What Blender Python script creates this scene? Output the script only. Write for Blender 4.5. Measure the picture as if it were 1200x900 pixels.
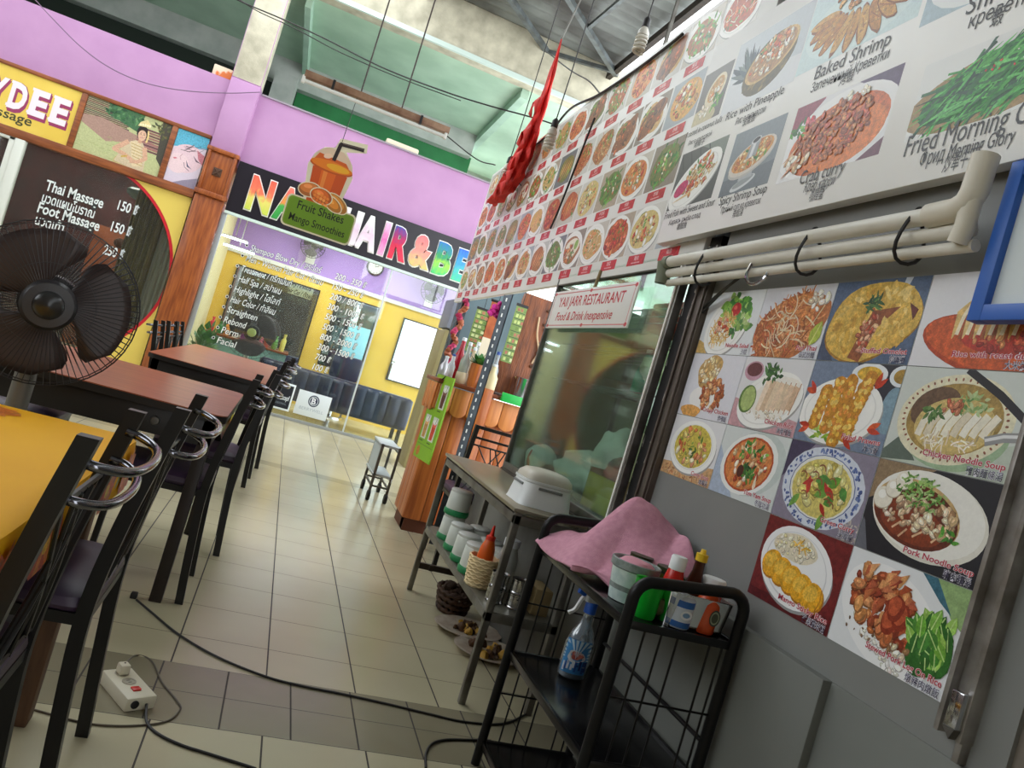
import bpy, bmesh, math, random
from mathutils import Vector, Matrix, noise
R = random.Random(7)
PI = math.pi
SC = bpy.context.scene
COL = SC.collection
for _o in list(bpy.data.objects):
    bpy.data.objects.remove(_o)

# ------------------------------------------------------------------ camera
FPX = 887.56
YAW, PITCH, ROLL = (math.radians(a) for a in (16.721, 0.87, 16.9))
CAM = Vector((0, 0, 1.12))
_f = Vector((math.sin(YAW) * math.cos(PITCH), math.cos(YAW) * math.cos(PITCH), math.sin(PITCH)))
_r = _f.cross(Vector((0, 0, 1))).normalized()
_u = _r.cross(_f)
CR = math.cos(ROLL) * _r + math.sin(ROLL) * _u
CU = -math.sin(ROLL) * _r + math.cos(ROLL) * _u
cam = bpy.data.objects.new('camera', bpy.data.cameras.new('camera'))
COL.objects.link(cam)
cam.matrix_world = Matrix(((CR.x, CU.x, -_f.x, CAM.x), (CR.y, CU.y, -_f.y, CAM.y), (CR.z, CU.z, -_f.z, CAM.z), (0, 0, 0, 1)))
cam.data.sensor_width = 36
cam.data.lens = FPX / 1200 * 36
cam.data.clip_start = 0.02
SC.camera = cam

# ------------------------------------------------------------------ sky, exposure
SC.view_settings.view_transform = 'Standard'
SC.view_settings.look = 'None'
SC.view_settings.gamma = 1
SC.view_settings.use_curve_mapping = False
SC.view_settings.exposure = 0.9
w = bpy.data.worlds.new('sky')
SC.world = w
w.use_nodes = True
_bg = w.node_tree.nodes['Background']
_bg.inputs[0].default_value = (0.92, 0.97, 1.0, 1)
_bg.inputs[1].default_value = 2.0


def px(x, y, ax, val):
    """where the sight line of picture point (x, y) of the 1200x900 frame meets the real plane axis ax = val"""
    d = CR * ((x - 600) / FPX) - CU * ((y - 450) / FPX) + _f
    return CAM + d * ((val - CAM[ax]) / d[ax])


# ------------------------------------------------------------------ materials
def lin(c):
    if isinstance(c, str):
        c = tuple(int(c[i:i + 2], 16) for i in (0, 2, 4))
    out = []
    for v in c[:3]:
        v = v / 255
        out.append(v / 12.92 if v <= .04045 else ((v + .055) / 1.055) ** 2.4)
    return (*out, 1)


MATS = {}


def mat(name, c, rough=.5, metal=0., c2=None, scale=8., detail=4., bump=0., bscale=60., spec=None, stretch=None, lo=.35, hi=.65, emit=0, trans=0, ior=1.45, alpha=1, coat=0):
    if name in MATS:
        return MATS[name]
    m = bpy.data.materials.new(name)
    m.use_nodes = True
    nt = m.node_tree
    b = nt.nodes['Principled BSDF']
    b.inputs['Base Color'].default_value = lin(c)
    b.inputs['Roughness'].default_value = rough
    b.inputs['Metallic'].default_value = metal
    if spec is not None:
        b.inputs['Specular IOR Level'].default_value = spec
    if emit:
        b.inputs['Emission Color'].default_value = lin(c)
        b.inputs['Emission Strength'].default_value = emit
    if trans:
        b.inputs['Transmission Weight'].default_value = trans
        b.inputs['IOR'].default_value = ior
    b.inputs['Alpha'].default_value = alpha
    b.inputs['Coat Weight'].default_value = coat
    co = None
    if c2 is not None or bump:
        tc = nt.nodes.new('ShaderNodeTexCoord')
        co = tc.outputs['Object']
        if stretch:
            mp = nt.nodes.new('ShaderNodeMapping')
            mp.inputs['Scale'].default_value = stretch
            nt.links.new(co, mp.inputs[0])
            co = mp.outputs[0]
    if c2 is not None:
        n = nt.nodes.new('ShaderNodeTexNoise')
        n.inputs['Scale'].default_value = scale
        n.inputs['Detail'].default_value = detail
        nt.links.new(co, n.inputs['Vector'])
        r = nt.nodes.new('ShaderNodeValToRGB')
        r.color_ramp.elements[0].position = lo
        r.color_ramp.elements[1].position = hi
        r.color_ramp.elements[0].color = lin(c)
        r.color_ramp.elements[1].color = lin(c2)
        nt.links.new(n.outputs[0], r.inputs[0])
        nt.links.new(r.outputs[0], b.inputs['Base Color'])
    if bump:
        n2 = nt.nodes.new('ShaderNodeTexNoise')
        n2.inputs['Scale'].default_value = bscale
        n2.inputs['Detail'].default_value = 3
        nt.links.new(co, n2.inputs['Vector'])
        bp = nt.nodes.new('ShaderNodeBump')
        bp.inputs['Strength'].default_value = bump
        bp.inputs['Distance'].default_value = .01
        nt.links.new(n2.outputs[0], bp.inputs['Height'])
        nt.links.new(bp.outputs[0], b.inputs['Normal'])
    MATS[name] = m
    return m


def paint_mat(name='printed_ink', rough=.38):
    """colour per face from the mesh's own colour attribute (printed pictures)"""
    if name in MATS:
        return MATS[name]
    m = mat(name, (255, 255, 255), rough)
    a = m.node_tree.nodes.new('ShaderNodeAttribute')
    a.attribute_name = 'Col'
    nt = m.node_tree
    tc = nt.nodes.new('ShaderNodeTexCoord')
    col = a.outputs['Color']
    hs = nt.nodes.new('ShaderNodeSeparateColor')
    hs.mode = 'HSV'
    nt.links.new(col, hs.inputs[0])
    for sc_, amt in ((70, .34), (260, .30)):           # fine mottling of the offset print
        n = nt.nodes.new('ShaderNodeTexNoise')
        n.inputs['Scale'].default_value = sc_
        n.inputs['Detail'].default_value = 3
        nt.links.new(tc.outputs['Object'], n.inputs['Vector'])
        r = nt.nodes.new('ShaderNodeMapRange')
        r.inputs[1].default_value, r.inputs[2].default_value = .3, .7
        r.inputs[3].default_value, r.inputs[4].default_value = 1 - amt, 1 + amt * .6
        nt.links.new(n.outputs[0], r.inputs[0])
        k = nt.nodes.new('ShaderNodeMix')              # paper white stays clean
        nt.links.new(hs.outputs[1], k.inputs[0])
        k.inputs[2].default_value = 1
        nt.links.new(r.outputs[0], k.inputs[3])
        x = nt.nodes.new('ShaderNodeVectorMath')
        x.operation = 'SCALE'
        nt.links.new(col, x.inputs[0])
        nt.links.new(k.outputs[0], x.inputs['Scale'])
        col = x.outputs[0]
    nt.links.new(col, nt.nodes['Principled BSDF'].inputs['Base Color'])
    return m


def ink_mat():
    """plain ink for lettering: the mesh's colour attribute, no mottling"""
    if 'plain_ink' in MATS:
        return MATS['plain_ink']
    m = mat('plain_ink', (255, 255, 255), .4)
    a = m.node_tree.nodes.new('ShaderNodeAttribute')
    a.attribute_name = 'Col'
    m.node_tree.links.new(a.outputs['Color'], m.node_tree.nodes['Principled BSDF'].inputs['Base Color'])
    return m


def glass_mat(name, tint, alpha, rough=.03, spec=.5):
    """a clear pane: part see-through, part glossy reflection"""
    if name in MATS:
        return MATS[name]
    m = bpy.data.materials.new(name)
    m.use_nodes = True
    nt = m.node_tree
    nt.nodes.clear()
    out = nt.nodes.new('ShaderNodeOutputMaterial')
    tr = nt.nodes.new('ShaderNodeBsdfTransparent')
    tr.inputs[0].default_value = lin(tint)
    gl = nt.nodes.new('ShaderNodeBsdfPrincipled')
    gl.inputs['Base Color'].default_value = lin(tint)
    gl.inputs['Roughness'].default_value = rough
    gl.inputs['Specular IOR Level'].default_value = 1.0
    fr = nt.nodes.new('ShaderNodeFresnel')
    fr.inputs[0].default_value = 2.0
    gg = nt.nodes.new('ShaderNodeBsdfGlossy')
    gg.inputs['Roughness'].default_value = rough
    gg.inputs[0].default_value = (1, 1, 1, 1)
    m1 = nt.nodes.new('ShaderNodeMixShader')
    m2 = nt.nodes.new('ShaderNodeMixShader')
    m1.inputs[0].default_value = alpha
    nt.links.new(tr.outputs[0], m1.inputs[1])
    nt.links.new(gl.outputs[0], m1.inputs[2])
    mul = nt.nodes.new('ShaderNodeMath')
    mul.operation = 'MULTIPLY'
    mul.inputs[1].default_value = spec * 2
    nt.links.new(fr.outputs[0], mul.inputs[0])
    nt.links.new(mul.outputs[0], m2.inputs[0])
    nt.links.new(m1.outputs[0], m2.inputs[1])
    nt.links.new(gg.outputs[0], m2.inputs[2])
    nt.links.new(m2.outputs[0], out.inputs[0])
    MATS[name] = m
    return m


# ------------------------------------------------------------------ mesh builder
def frame_of(d):
    d = Vector(d).normalized()
    a = Vector((0, 0, 1)) if abs(d.z) < .9 else Vector((1, 0, 0))
    x = d.cross(a).normalized()
    return x, x.cross(d).normalized(), d


class MB:
    def __init__(s):
        s.v, s.f, s.m, s.c = [], [], [], []

    def add(s, vs, fs, m=0, c=None):
        o = len(s.v)
        s.v += [Vector(p) for p in vs]
        for f in fs:
            s.f.append([i + o for i in f])
            s.m.append(m)
            s.c.append(c)
        return s

    def box(s, a, b, m=0):
        (x0, y0, z0), (x1, y1, z1) = a, b
        x0, x1 = min(x0, x1), max(x0, x1)
        y0, y1 = min(y0, y1), max(y0, y1)
        z0, z1 = min(z0, z1), max(z0, z1)
        return s.add([(x0, y0, z0), (x1, y0, z0), (x1, y1, z0), (x0, y1, z0), (x0, y0, z1), (x1, y0, z1), (x1, y1, z1), (x0, y1, z1)],
                     [(3, 2, 1, 0), (4, 5, 6, 7), (0, 1, 5, 4), (1, 2, 6, 5), (2, 3, 7, 6), (3, 0, 4, 7)], m)

    def bar(s, p, q, w, h, m=0, up=None):
        p, q = Vector(p), Vector(q)
        x, y, d = frame_of(q - p)
        if up is not None:
            x = d.cross(Vector(up)).normalized()
            y = x.cross(d).normalized()
        vs = [e + x * (w / 2 * i) + y * (h / 2 * j) for e in (p, q) for i, j in ((-1, -1), (1, -1), (1, 1), (-1, 1))]
        return s.add(vs, [(3, 2, 1, 0), (4, 5, 6, 7), (0, 1, 5, 4), (1, 2, 6, 5), (2, 3, 7, 6), (3, 0, 4, 7)], m)

    def sweep(s, pts, prof, m=0, closed=False, c=None):
        """sweep a 2-D profile (list of (x, y)) along pts, minimal twist"""
        pts = [Vector(p) for p in pts]
        n, k = len(pts), len(prof)
        vs = []
        nx = None
        for i, p in enumerate(pts):
            if closed:
                d = pts[(i + 1) % n] - pts[i - 1]
            else:
                d = pts[min(i + 1, n - 1)] - pts[max(i - 1, 0)]
            d.normalize()
            if nx is None:
                x, y, _ = frame_of(d)
            else:
                x = (nx - d * nx.dot(d)).normalized()
                y = d.cross(x)
            if nx is None:
                y = d.cross(x)
            nx = x
            vs += [p + x * a + y * b for a, b in prof]
        fs = []
        for i in range(n if closed else n - 1):
            for j in range(k):
                a, b = i * k + j, i * k + (j + 1) % k
                e, g = ((i + 1) % n) * k + j, ((i + 1) % n) * k + (j + 1) % k
                fs.append((a, b, g, e))
        if not closed:
            fs += [tuple(range(k - 1, -1, -1)), tuple((n - 1) * k + j for j in range(k))]
        return s.add(vs, fs, m, c)

    def tube(s, pts, r, n=8, m=0, closed=False, c=None):
        return s.sweep(pts, [(r * math.cos(2 * PI * j / n), r * math.sin(2 * PI * j / n)) for j in range(n)], m, closed, c)

    def lathe(s, prof, c=(0, 0, 0), n=24, m=0, M=None, sx=1., sy=1.):
        """prof: (radius, height) pairs from bottom to top, about +Z of matrix M at c"""
        c = Vector(c)
        vs, fs = [], []
        for r, z in prof:
            for j in range(n):
                a = 2 * PI * j / n
                p = Vector((r * math.cos(a) * sx, r * math.sin(a) * sy, z))
                vs.append(c + (M @ p if M else p))
        for i in range(len(prof) - 1):
            for j in range(n):
                k = (j + 1) % n
                fs.append((i * n + j, i * n + k, (i + 1) * n + k, (i + 1) * n + j))
        if prof[0][0] > 1e-5:
            fs.append(tuple(range(n - 1, -1, -1)))
        if prof[-1][0] > 1e-5:
            fs.append(tuple((len(prof) - 1) * n + j for j in range(n)))
        return s.add(vs, fs, m)

    def ball(s, c, r, n=14, k=8, m=0, jit=0, seed=0):
        r = (r, r, r) if isinstance(r, (int, float)) else r
        prof = [(max(1e-6, math.sin(PI * i / k)), -math.cos(PI * i / k)) for i in range(k + 1)]
        o = len(s.v)
        s.lathe(prof, (0, 0, 0), n, m)
        for i in range(o, len(s.v)):
            p = s.v[i]
            f = 1 + jit * noise.noise(p * 2.1 + Vector((seed, seed * .7, 3)))
            s.v[i] = Vector(c) + Vector((p.x * r[0] * f, p.y * r[1] * f, p.z * r[2] * f))
        return s

    def prism(s, pts, n, t, m=0):
        """flat polygon pts (3-D) thickened by t along n"""
        n = Vector(n)
        pts = [Vector(p) for p in pts]
        k = len(pts)
        fs = [tuple(range(k - 1, -1, -1)), tuple(range(k, 2 * k))] + [(i, (i + 1) % k, k + (i + 1) % k, k + i) for i in range(k)]
        return s.add(pts + [p + n * t for p in pts], fs, m)

    def grid(s, fn, nu, nv, m=0, c=None):
        vs = [fn(i / nu, j / nv) for j in range(nv + 1) for i in range(nu + 1)]
        fs = [(j * (nu + 1) + i, j * (nu + 1) + i + 1, (j + 1) * (nu + 1) + i + 1, (j + 1) * (nu + 1) + i) for j in range(nv) for i in range(nu)]
        return s.add(vs, fs, m, c)

    def xform(s, M):
        s.v = [M @ p for p in s.v]
        return s

    def build(s, name, mats, parent=None, bevel=0, seg=2, angle=35, thick=0, sub=0, label=None, kind=None, flat=False):
        if not isinstance(mats, (list, tuple)):
            mats = [mats]
        me = bpy.data.meshes.new(name)
        ob = bpy.data.objects.new(name, me)
        COL.objects.link(ob)
        if parent is not None:
            off = Vector((0, 0, 0))
            q = parent
            while q is not None:
                off += q.location
                q = q.parent
            ob.parent = parent
        else:
            lo = Vector([min(p[i] for p in s.v) for i in range(3)])
            hi = Vector([max(p[i] for p in s.v) for i in range(3)])
            off = Vector(((lo.x + hi.x) / 2, (lo.y + hi.y) / 2, lo.z))
            ob.location = off
        me.from_pydata([p - off for p in s.v], [], s.f)
        for m in mats:
            me.materials.append(m)
        me.polygons.foreach_set('material_index', s.m)
        if any(c is not None for c in s.c):
            at = me.color_attributes.new('Col', 'FLOAT_COLOR', 'CORNER')
            buf = []
            for p, c in zip(me.polygons, s.c):
                buf += list(c if c is not None else (1, 1, 1, 1)) * p.loop_total
            at.data.foreach_set('color', buf)
        if not flat:
            bm = bmesh.new()
            bm.from_mesh(me)
            bmesh.ops.recalc_face_normals(bm, faces=bm.faces[:])
            es = [] if not bevel else [e for e in bm.edges if len(e.link_faces) == 2 and e.calc_face_angle(0) > math.radians(angle)]
            if es:
                bmesh.ops.bevel(bm, geom=es, offset=bevel, offset_type='OFFSET', segments=seg, profile=.5, affect='EDGES', clamp_overlap=True)
            bm.to_mesh(me)
            bm.free()
        if thick:
            mo = ob.modifiers.new('thickness', 'SOLIDIFY')
            mo.thickness = thick
            mo.offset = 0
        if sub:
            mo = ob.modifiers.new('smooth', 'SUBSURF')
            mo.levels = mo.render_levels = sub
        if not flat:
            me.polygons.foreach_set('use_smooth', [True] * len(me.polygons))
            me.set_sharp_from_angle(angle=math.radians(40))
        me.update()
        if label:
            ob['label'] = label
        if kind:
            ob['kind'] = kind
        return ob


def thing(name, label, cat, loc=(0, 0, 0), group=None):
    o = bpy.data.objects.new(name, None)
    o.empty_display_size = .05
    COL.objects.link(o)
    o.location = loc
    o['label'] = label
    o['category'] = cat
    if group:
        o['group'] = group
    return o


def tag(o, label, cat, group=None, kind=None):
    o['label'] = label
    o['category'] = cat
    if group:
        o['group'] = group
    if kind:
        o['kind'] = kind
    return o


def copy_tree(o, parent=None):
    c = o.copy()
    COL.objects.link(c)
    if parent is not None:
        c.parent = parent
    for ch in list(o.children):
        copy_tree(ch, c)
    return c


def place(o, loc, rz=0., label=None, first=None):
    o.location = loc
    o.rotation_euler = (0, 0, rz)
    if label:
        o['label'] = label
    return o


def arc(c, r, a0, a1, n, ax=(1, 0, 0), ay=(0, 0, 1)):
    c, ax, ay = Vector(c), Vector(ax), Vector(ay)
    return [c + ax * (r * math.cos(a0 + (a1 - a0) * i / n)) + ay * (r * math.sin(a0 + (a1 - a0) * i / n)) for i in range(n + 1)]


def curve(pts, n=8):
    """smooth Catmull-Rom line through pts"""
    P = [Vector(p) for p in pts]
    P = [P[0] * 2 - P[1]] + P + [P[-1] * 2 - P[-2]]
    out = []
    for i in range(1, len(P) - 2):
        for k in range(n):
            t = k / n
            a, b, c, d = P[i - 1], P[i], P[i + 1], P[i + 2]
            out.append(.5 * (2 * b + (c - a) * t + (2 * a - 5 * b + 4 * c - d) * t * t + (3 * b - a - 3 * c + d) * t ** 3))
    out.append(P[-2])
    return out


# ------------------------------------------------------------------ printing: flat coloured shapes and lettering on a surface
class Pic:
    """Draws a print in its own (u, v) metres from corner O along U (reading direction) and W (up); N faces the reader."""

    def __init__(s, O, U, W, w, h, lift=.0006, mb=None):
        s.O, s.U, s.W = Vector(O), Vector(U).normalized(), Vector(W).normalized()
        s.N = s.U.cross(s.W).normalized()
        s.w, s.h = w, h
        s.k = lift
        s.mb = mb or MB()
        s.clip = (0, 0, w, h)
        s.sx = 1.

    def at(s, u, v, k=0):
        return s.O + s.U * u + s.W * v + s.N * k

    def poly(s, pts, c, jit=0):
        x0, y0, x1, y1 = s.clip
        for axis, lim, sg in ((0, x0, 1), (0, x1, -1), (1, y0, 1), (1, y1, -1)):
            out = []
            for i in range(len(pts)):
                a, b = pts[i - 1], pts[i]
                da, db = sg * (a[axis] - lim), sg * (b[axis] - lim)
                if (da >= 0) != (db >= 0):
                    t = da / (da - db)
                    out.append((a[0] + (b[0] - a[0]) * t, a[1] + (b[1] - a[1]) * t))
                if db >= 0:
                    out.append(b)
            pts = out
            if len(pts) < 3:
                return
        if isinstance(c, str):
            c = tuple(int(c[i:i + 2], 16) for i in (0, 2, 4))
        if jit:
            g = R.uniform(-jit, jit)
            c = tuple(max(0, min(255, q + g + R.uniform(-jit, jit) * .3)) for q in c)
        s.k += 2.5e-6
        s.mb.add([s.at(u, v, s.k) for u, v in pts], [tuple(range(len(pts)))], 0, lin(c))

    def fill(s, c):
        x0, y0, x1, y1 = s.clip
        s.poly([(x0, y0), (x1, y0), (x1, y1), (x0, y1)], c)

    def rect(s, x0, y0, x1, y1, c, jit=0):
        s.poly([(x0, y0), (x1, y0), (x1, y1), (x0, y1)], c, jit)

    def ell(s, x, y, rx, ry, c, rot=0, n=22, wob=0, jit=0, a0=0, a1=2 * PI):
        ca, sa = math.cos(rot), math.sin(rot)
        ph = R.random() * 9
        pts = []
        m = n if a1 - a0 > 6.2 else n + 1
        for i in range(m):
            a = a0 + (a1 - a0) * i / n
            q = 1 + (wob * (math.sin(a * 3 + ph) * .6 + math.sin(a * 5 + ph * 2) * .4) if wob else 0)
            p, r = rx * math.cos(a) * q, ry * math.sin(a) * q
            pts.append((x + p * ca - r * sa, y + p * sa + r * ca))
        s.poly(pts, c, jit)

    def line(s, pts, wd, c, jit=0, taper=False):
        L, Q = [], []
        n = len(pts)
        for i in range(n):
            a, b = pts[max(i - 1, 0)], pts[min(i + 1, n - 1)]
            dx, dy = b[0] - a[0], b[1] - a[1]
            d = math.hypot(dx, dy) or 1
            ww = wd / 2 * ((1 - abs(2 * i / (n - 1) - 1) ** 2 * .9) if taper else 1)
            L.append((pts[i][0] - dy / d * ww, pts[i][1] + dx / d * ww))
            Q.append((pts[i][0] + dy / d * ww, pts[i][1] - dx / d * ww))
        s.poly(L + Q[::-1], c, jit)

    def leaf(s, x, y, ln, wd, a, c, vein=None, jit=12):
        dx, dy = math.cos(a), math.sin(a)
        prof = ((0, 0), (.2, .7), (.45, 1), (.75, .65), (1, 0))
        top = [(x + dx * ln * t - dy * wd / 2 * q, y + dy * ln * t + dx * wd / 2 * q) for t, q in prof]
        bot = [(x + dx * ln * t + dy * wd / 2 * q, y + dy * ln * t - dx * wd / 2 * q) for t, q in prof[1:-1]]
        s.poly(top + bot[::-1], c, jit)
        if vein:
            s.line([(x, y), (x + dx * ln * .9, y + dy * ln * .9)], wd * .1, vein)

    def inside(s, x, y, rx, ry, rot=0):
        a, q = R.random() * 2 * PI, math.sqrt(R.random())
        p, r = rx * q * math.cos(a), ry * q * math.sin(a)
        return x + p * math.cos(rot) - r * math.sin(rot), y + p * math.sin(rot) + r * math.cos(rot)

    def chunks(s, x, y, rx, ry, n, cols, sz, rot=0, asp=.65, hl=True, jit=16):
        for _ in range(n):
            u, v = s.inside(x, y, rx, ry, rot)
            z, a = sz * R.uniform(.6, 1.25), R.random() * PI
            c = R.choice(cols)
            c = tuple(int(c[i:i + 2], 16) for i in (0, 2, 4)) if isinstance(c, str) else c
            s.ell(u, v, z, z * asp, tuple(q * .72 for q in c), a, 9, .12, jit * .5)
            s.ell(u - z * .06, v + z * .1, z * .86, z * asp * .8, c, a, 9, .12, jit)
            if hl:
                s.ell(u - z * .2, v + z * asp * .25, z * .35, z * asp * .25, tuple(min(255, q * 1.1 + 26) for q in c), a, 7)

    def strands(s, x, y, rx, ry, n, cols, wd, ln, rot=0, bend=.5, jit=14, ang=None):
        for _ in range(n):
            u, v = s.inside(x, y, rx, ry, rot)
            a = R.random() * PI if ang is None else ang + R.uniform(-.5, .5)
            b = R.uniform(-bend, bend)
            q = ln * R.uniform(.6, 1.2)
            pts = []
            for i in range(5):
                t = i / 4 - .5
                pts.append((u + q * t * math.cos(a + b * t) + b * q * .25 * (t * t) * -math.sin(a), v + q * t * math.sin(a + b * t) + b * q * .25 * (t * t) * math.cos(a)))
            s.line(pts, wd * R.uniform(.7, 1.2), R.choice(cols), jit)

    def greens(s, x, y, rx, ry, n, cols, ln, rot=0, wd=.4):
        for _ in range(n):
            u, v = s.inside(x, y, rx, ry, rot)
            s.leaf(u, v, ln * R.uniform(.6, 1.2), ln * wd * R.uniform(.7, 1.2), R.random() * 2 * PI, R.choice(cols))

    def plate(s, x, y, rx, ry, c=(244, 244, 240), rim=(226, 226, 222), rot=0, inner=None):
        s.ell(x + rx * .03, y - ry * .07, rx, ry, tuple(q * .72 for q in rim), rot, 30)
        s.ell(x, y, rx, ry, c, rot, 32)
        s.ell(x, y, rx * .86, ry * .86, rim, rot, 30)
        s.ell(x, y + ry * .015, rx * .83, ry * .83, inner or c, rot, 30)

    def shrimp(s, x, y, r, a, c=(226, 120, 50), c2=(250, 190, 130), n=8, full=2.2):
        pts = [(x + r * math.cos(a + full * i / n), y + r * math.sin(a + full * i / n)) for i in range(n + 1)]
        s.line(pts, r * .8, c, 10, True)
        for i in range(1, n, 2):
            b = a + full * i / n
            s.line([(x + r * .7 * math.cos(b), y + r * .7 * math.sin(b)), (x + r * 1.3 * math.cos(b), y + r * 1.3 * math.sin(b))], r * .16, c2)
        b = a + full
        for d in (-.35, .35):
            s.leaf(x + r * math.cos(b), y + r * math.sin(b), r * .6, r * .28, b + PI / 2 + d, (200, 60, 30))

    def text(s, body, u, v, size, c, width=None, align='L', shear=0., bold=0., outline=None):
        if outline:
            s.text(body, u, v, size, outline, width, align, shear, bold + .035)
        vs, fs = text_shape(body, bold)
        if not vs:
            return
        xs = [p[0] for p in vs]
        w0, x0 = max(xs) - min(xs), min(xs)
        k = size
        kx = width / w0 if width else size
        ox = {'L': 0, 'C': -w0 * kx / 2, 'R': -w0 * kx}[align]
        s.k += 4e-5
        s.mb.add([s.at(u + ox + (x - x0) * kx + y * k * shear, v + y * k, s.k) for x, y in vs], fs, 0, lin(c))

    def build(s, name, parent=None, mat_=None, **kw):
        photo = any(q in name for q in ('dish', 'photo', 'print', 'picture'))
        return s.mb.build(name, mat_ or (paint_mat() if photo else ink_mat()), parent, flat=True, **kw)


_TXT = {}


def text_shape(body, bold=0.):
    """vertices and faces of a line of lettering one unit high, from Blender's own font"""
    key = (body, bold)
    if key not in _TXT:
        cu = bpy.data.curves.new('lettering', 'FONT')
        cu.body = body
        cu.size = 1
        cu.offset = bold
        cu.resolution_u = 3
        ob = bpy.data.objects.new('lettering', cu)
        COL.objects.link(ob)
        dg = bpy.context.evaluated_depsgraph_get()
        me = ob.evaluated_get(dg).to_mesh()
        _TXT[key] = ([(p.co.x, p.co.y) for p in me.vertices], [tuple(p.vertices) for p in me.polygons])
        ob.evaluated_get(dg).to_mesh_clear()
        bpy.data.objects.remove(ob)
        bpy.data.curves.remove(cu)
    return _TXT[key]
# ================================================================== THE SETTING
FY = 10.0                                             # the plane of the shop fronts
M_PURPLE = mat('lilac_paint', (186, 140, 182), .6, c2=(178, 132, 175), scale=2.5, bump=.05, bscale=30)
M_CONC = mat('bare_concrete', (206, 200, 178), .85, c2=(172, 166, 146), scale=5, detail=8, bump=.25, bscale=90)
M_MINT = mat('mint_paint', (176, 205, 186), .6, c2=(160, 190, 170), scale=3)
M_GREEN = mat('green_wall_paint', (44, 130, 72), .6, c2=(36, 112, 62), scale=3)
M_CEIL = mat('pale_green_ceiling', (186, 214, 190), .5, c2=(166, 196, 172), scale=1.6)
M_GREYB = mat('grey_plaster', (186, 190, 184), .75, c2=(166, 172, 166), scale=4)
M_WOOD = mat('varnished_teak', (168, 92, 42), .38, c2=(128, 62, 26), scale=6, stretch=(6, 6, .6), coat=.15)
M_WOODH = mat('varnished_teak_rail', (150, 84, 42), .42, c2=(112, 58, 28), scale=6, stretch=(.5, 6, 6))
M_STEEL = mat('dull_steel', (120, 118, 112), .45, .6, c2=(92, 88, 82), scale=9)
M_BLACKP = mat('black_paint', (18, 18, 20), .5, c2=(10, 10, 11), scale=14)
M_GREYPANEL = mat('grey_laminate', (130, 131, 128), .5, c2=(124, 125, 123), scale=3, bump=.02)


def floor_mat():
    m = mat('glazed_floor_tile', (205, 198, 168), .22, spec=.5)
    nt = m.node_tree
    L = nt.links
    b = nt.nodes['Principled BSDF']
    geo = nt.nodes.new('ShaderNodeNewGeometry')
    sep = nt.nodes.new('ShaderNodeSeparateXYZ')
    L.new(geo.outputs['Position'], sep.inputs[0])

    def math_(op, a, b_=None, c=None):
        n = nt.nodes.new('ShaderNodeMath')
        n.operation = op
        for i, q in enumerate((a, b_, c)):
            if q is None:
                continue
            if isinstance(q, (int, float)):
                n.inputs[i].default_value = q
            else:
                L.new(q, n.inputs[i])
        return n.outputs[0]

    def joint(coord, off, pitch, wd):
        t = math_('FRACT', math_('DIVIDE', math_('SUBTRACT', coord, off), pitch))
        d = math_('MULTIPLY', math_('MINIMUM', t, math_('SUBTRACT', 1.0, t)), pitch)
        return math_('LESS_THAN', d, wd)
    band = math_('MULTIPLY', math_('GREATER_THAN', sep.outputs[1], BAND[0]), math_('LESS_THAN', sep.outputs[1], BAND[1]))
    far = math_('MULTIPLY', math_('GREATER_THAN', sep.outputs[1], 6.42), math_('LESS_THAN', sep.outputs[1], 6.62))
    jx = joint(sep.outputs[0], -.05, .3, .0026)
    jxb = joint(sep.outputs[0], .13, .2, .0026)
    jy = joint(sep.outputs[1], BAND[0], .3, .0014)
    jyb = joint(sep.outputs[1], BAND[0], .185, .0014)

    def mixf(f, a, b_):
        return math_('ADD', math_('MULTIPLY', a, math_('SUBTRACT', 1.0, f)), math_('MULTIPLY', b_, f))
    jj = math_('MAXIMUM', mixf(band, jx, jxb), mixf(band, jy, jyb))
    n = nt.nodes.new('ShaderNodeTexNoise')
    n.inputs['Scale'].default_value = 2.2
    n.inputs['Detail'].default_value = 6
    L.new(geo.outputs['Position'], n.inputs['Vector'])

    def ramp(c1, c2):
        r = nt.nodes.new('ShaderNodeValToRGB')
        r.color_ramp.elements[0].position, r.color_ramp.elements[1].position = .3, .7
        r.color_ramp.elements[0].color, r.color_ramp.elements[1].color = lin(c1), lin(c2)
        L.new(n.outputs[0], r.inputs[0])
        return r.outputs[0]

    def mixc(f, a, b_):
        x = nt.nodes.new('ShaderNodeMix')
        x.data_type = 'RGBA'
        L.new(f, x.inputs[0])
        for i, q in ((6, a), (7, b_)):
            if isinstance(q, tuple):
                x.inputs[i].default_value = q
            else:
                L.new(q, x.inputs[i])
        return x.outputs[2]
    cream = ramp((192, 183, 152), (200, 191, 160))
    grey = ramp((142, 134, 110), (152, 144, 120))
    c = mixc(band, cream, grey)
    c = mixc(math_('MULTIPLY', far, .6), c, grey)
    c = mixc(jj, c, lin((58, 50, 42)))
    L.new(c, b.inputs['Base Color'])
    r = math_('ADD', math_('MULTIPLY', n.outputs[0], .06), math_('MULTIPLY', jj, .5))
    L.new(math_('ADD', r, .18), b.inputs['Roughness'])
    bp = nt.nodes.new('ShaderNodeBump')
    bp.inputs['Strength'].default_value = .4
    bp.inputs['Distance'].default_value = .002
    bp.invert = True
    L.new(jj, bp.inputs['Height'])
    L.new(bp.outputs[0], b.inputs['Normal'])
    return m


BAND = (2.17, 2.54)
MB().box((-7, -5.2, -.06), (4.5, 13.4, 0)).build('floor', floor_mat(), kind='structure')

# --- roof of the arcade: corrugated sheet, unseen strip left open to light the far aisle
M_ROOF = mat('corrugated_roof_sheet', (120, 124, 120), .7, .1, c2=(62, 58, 54), scale=1.2, detail=6)


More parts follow.
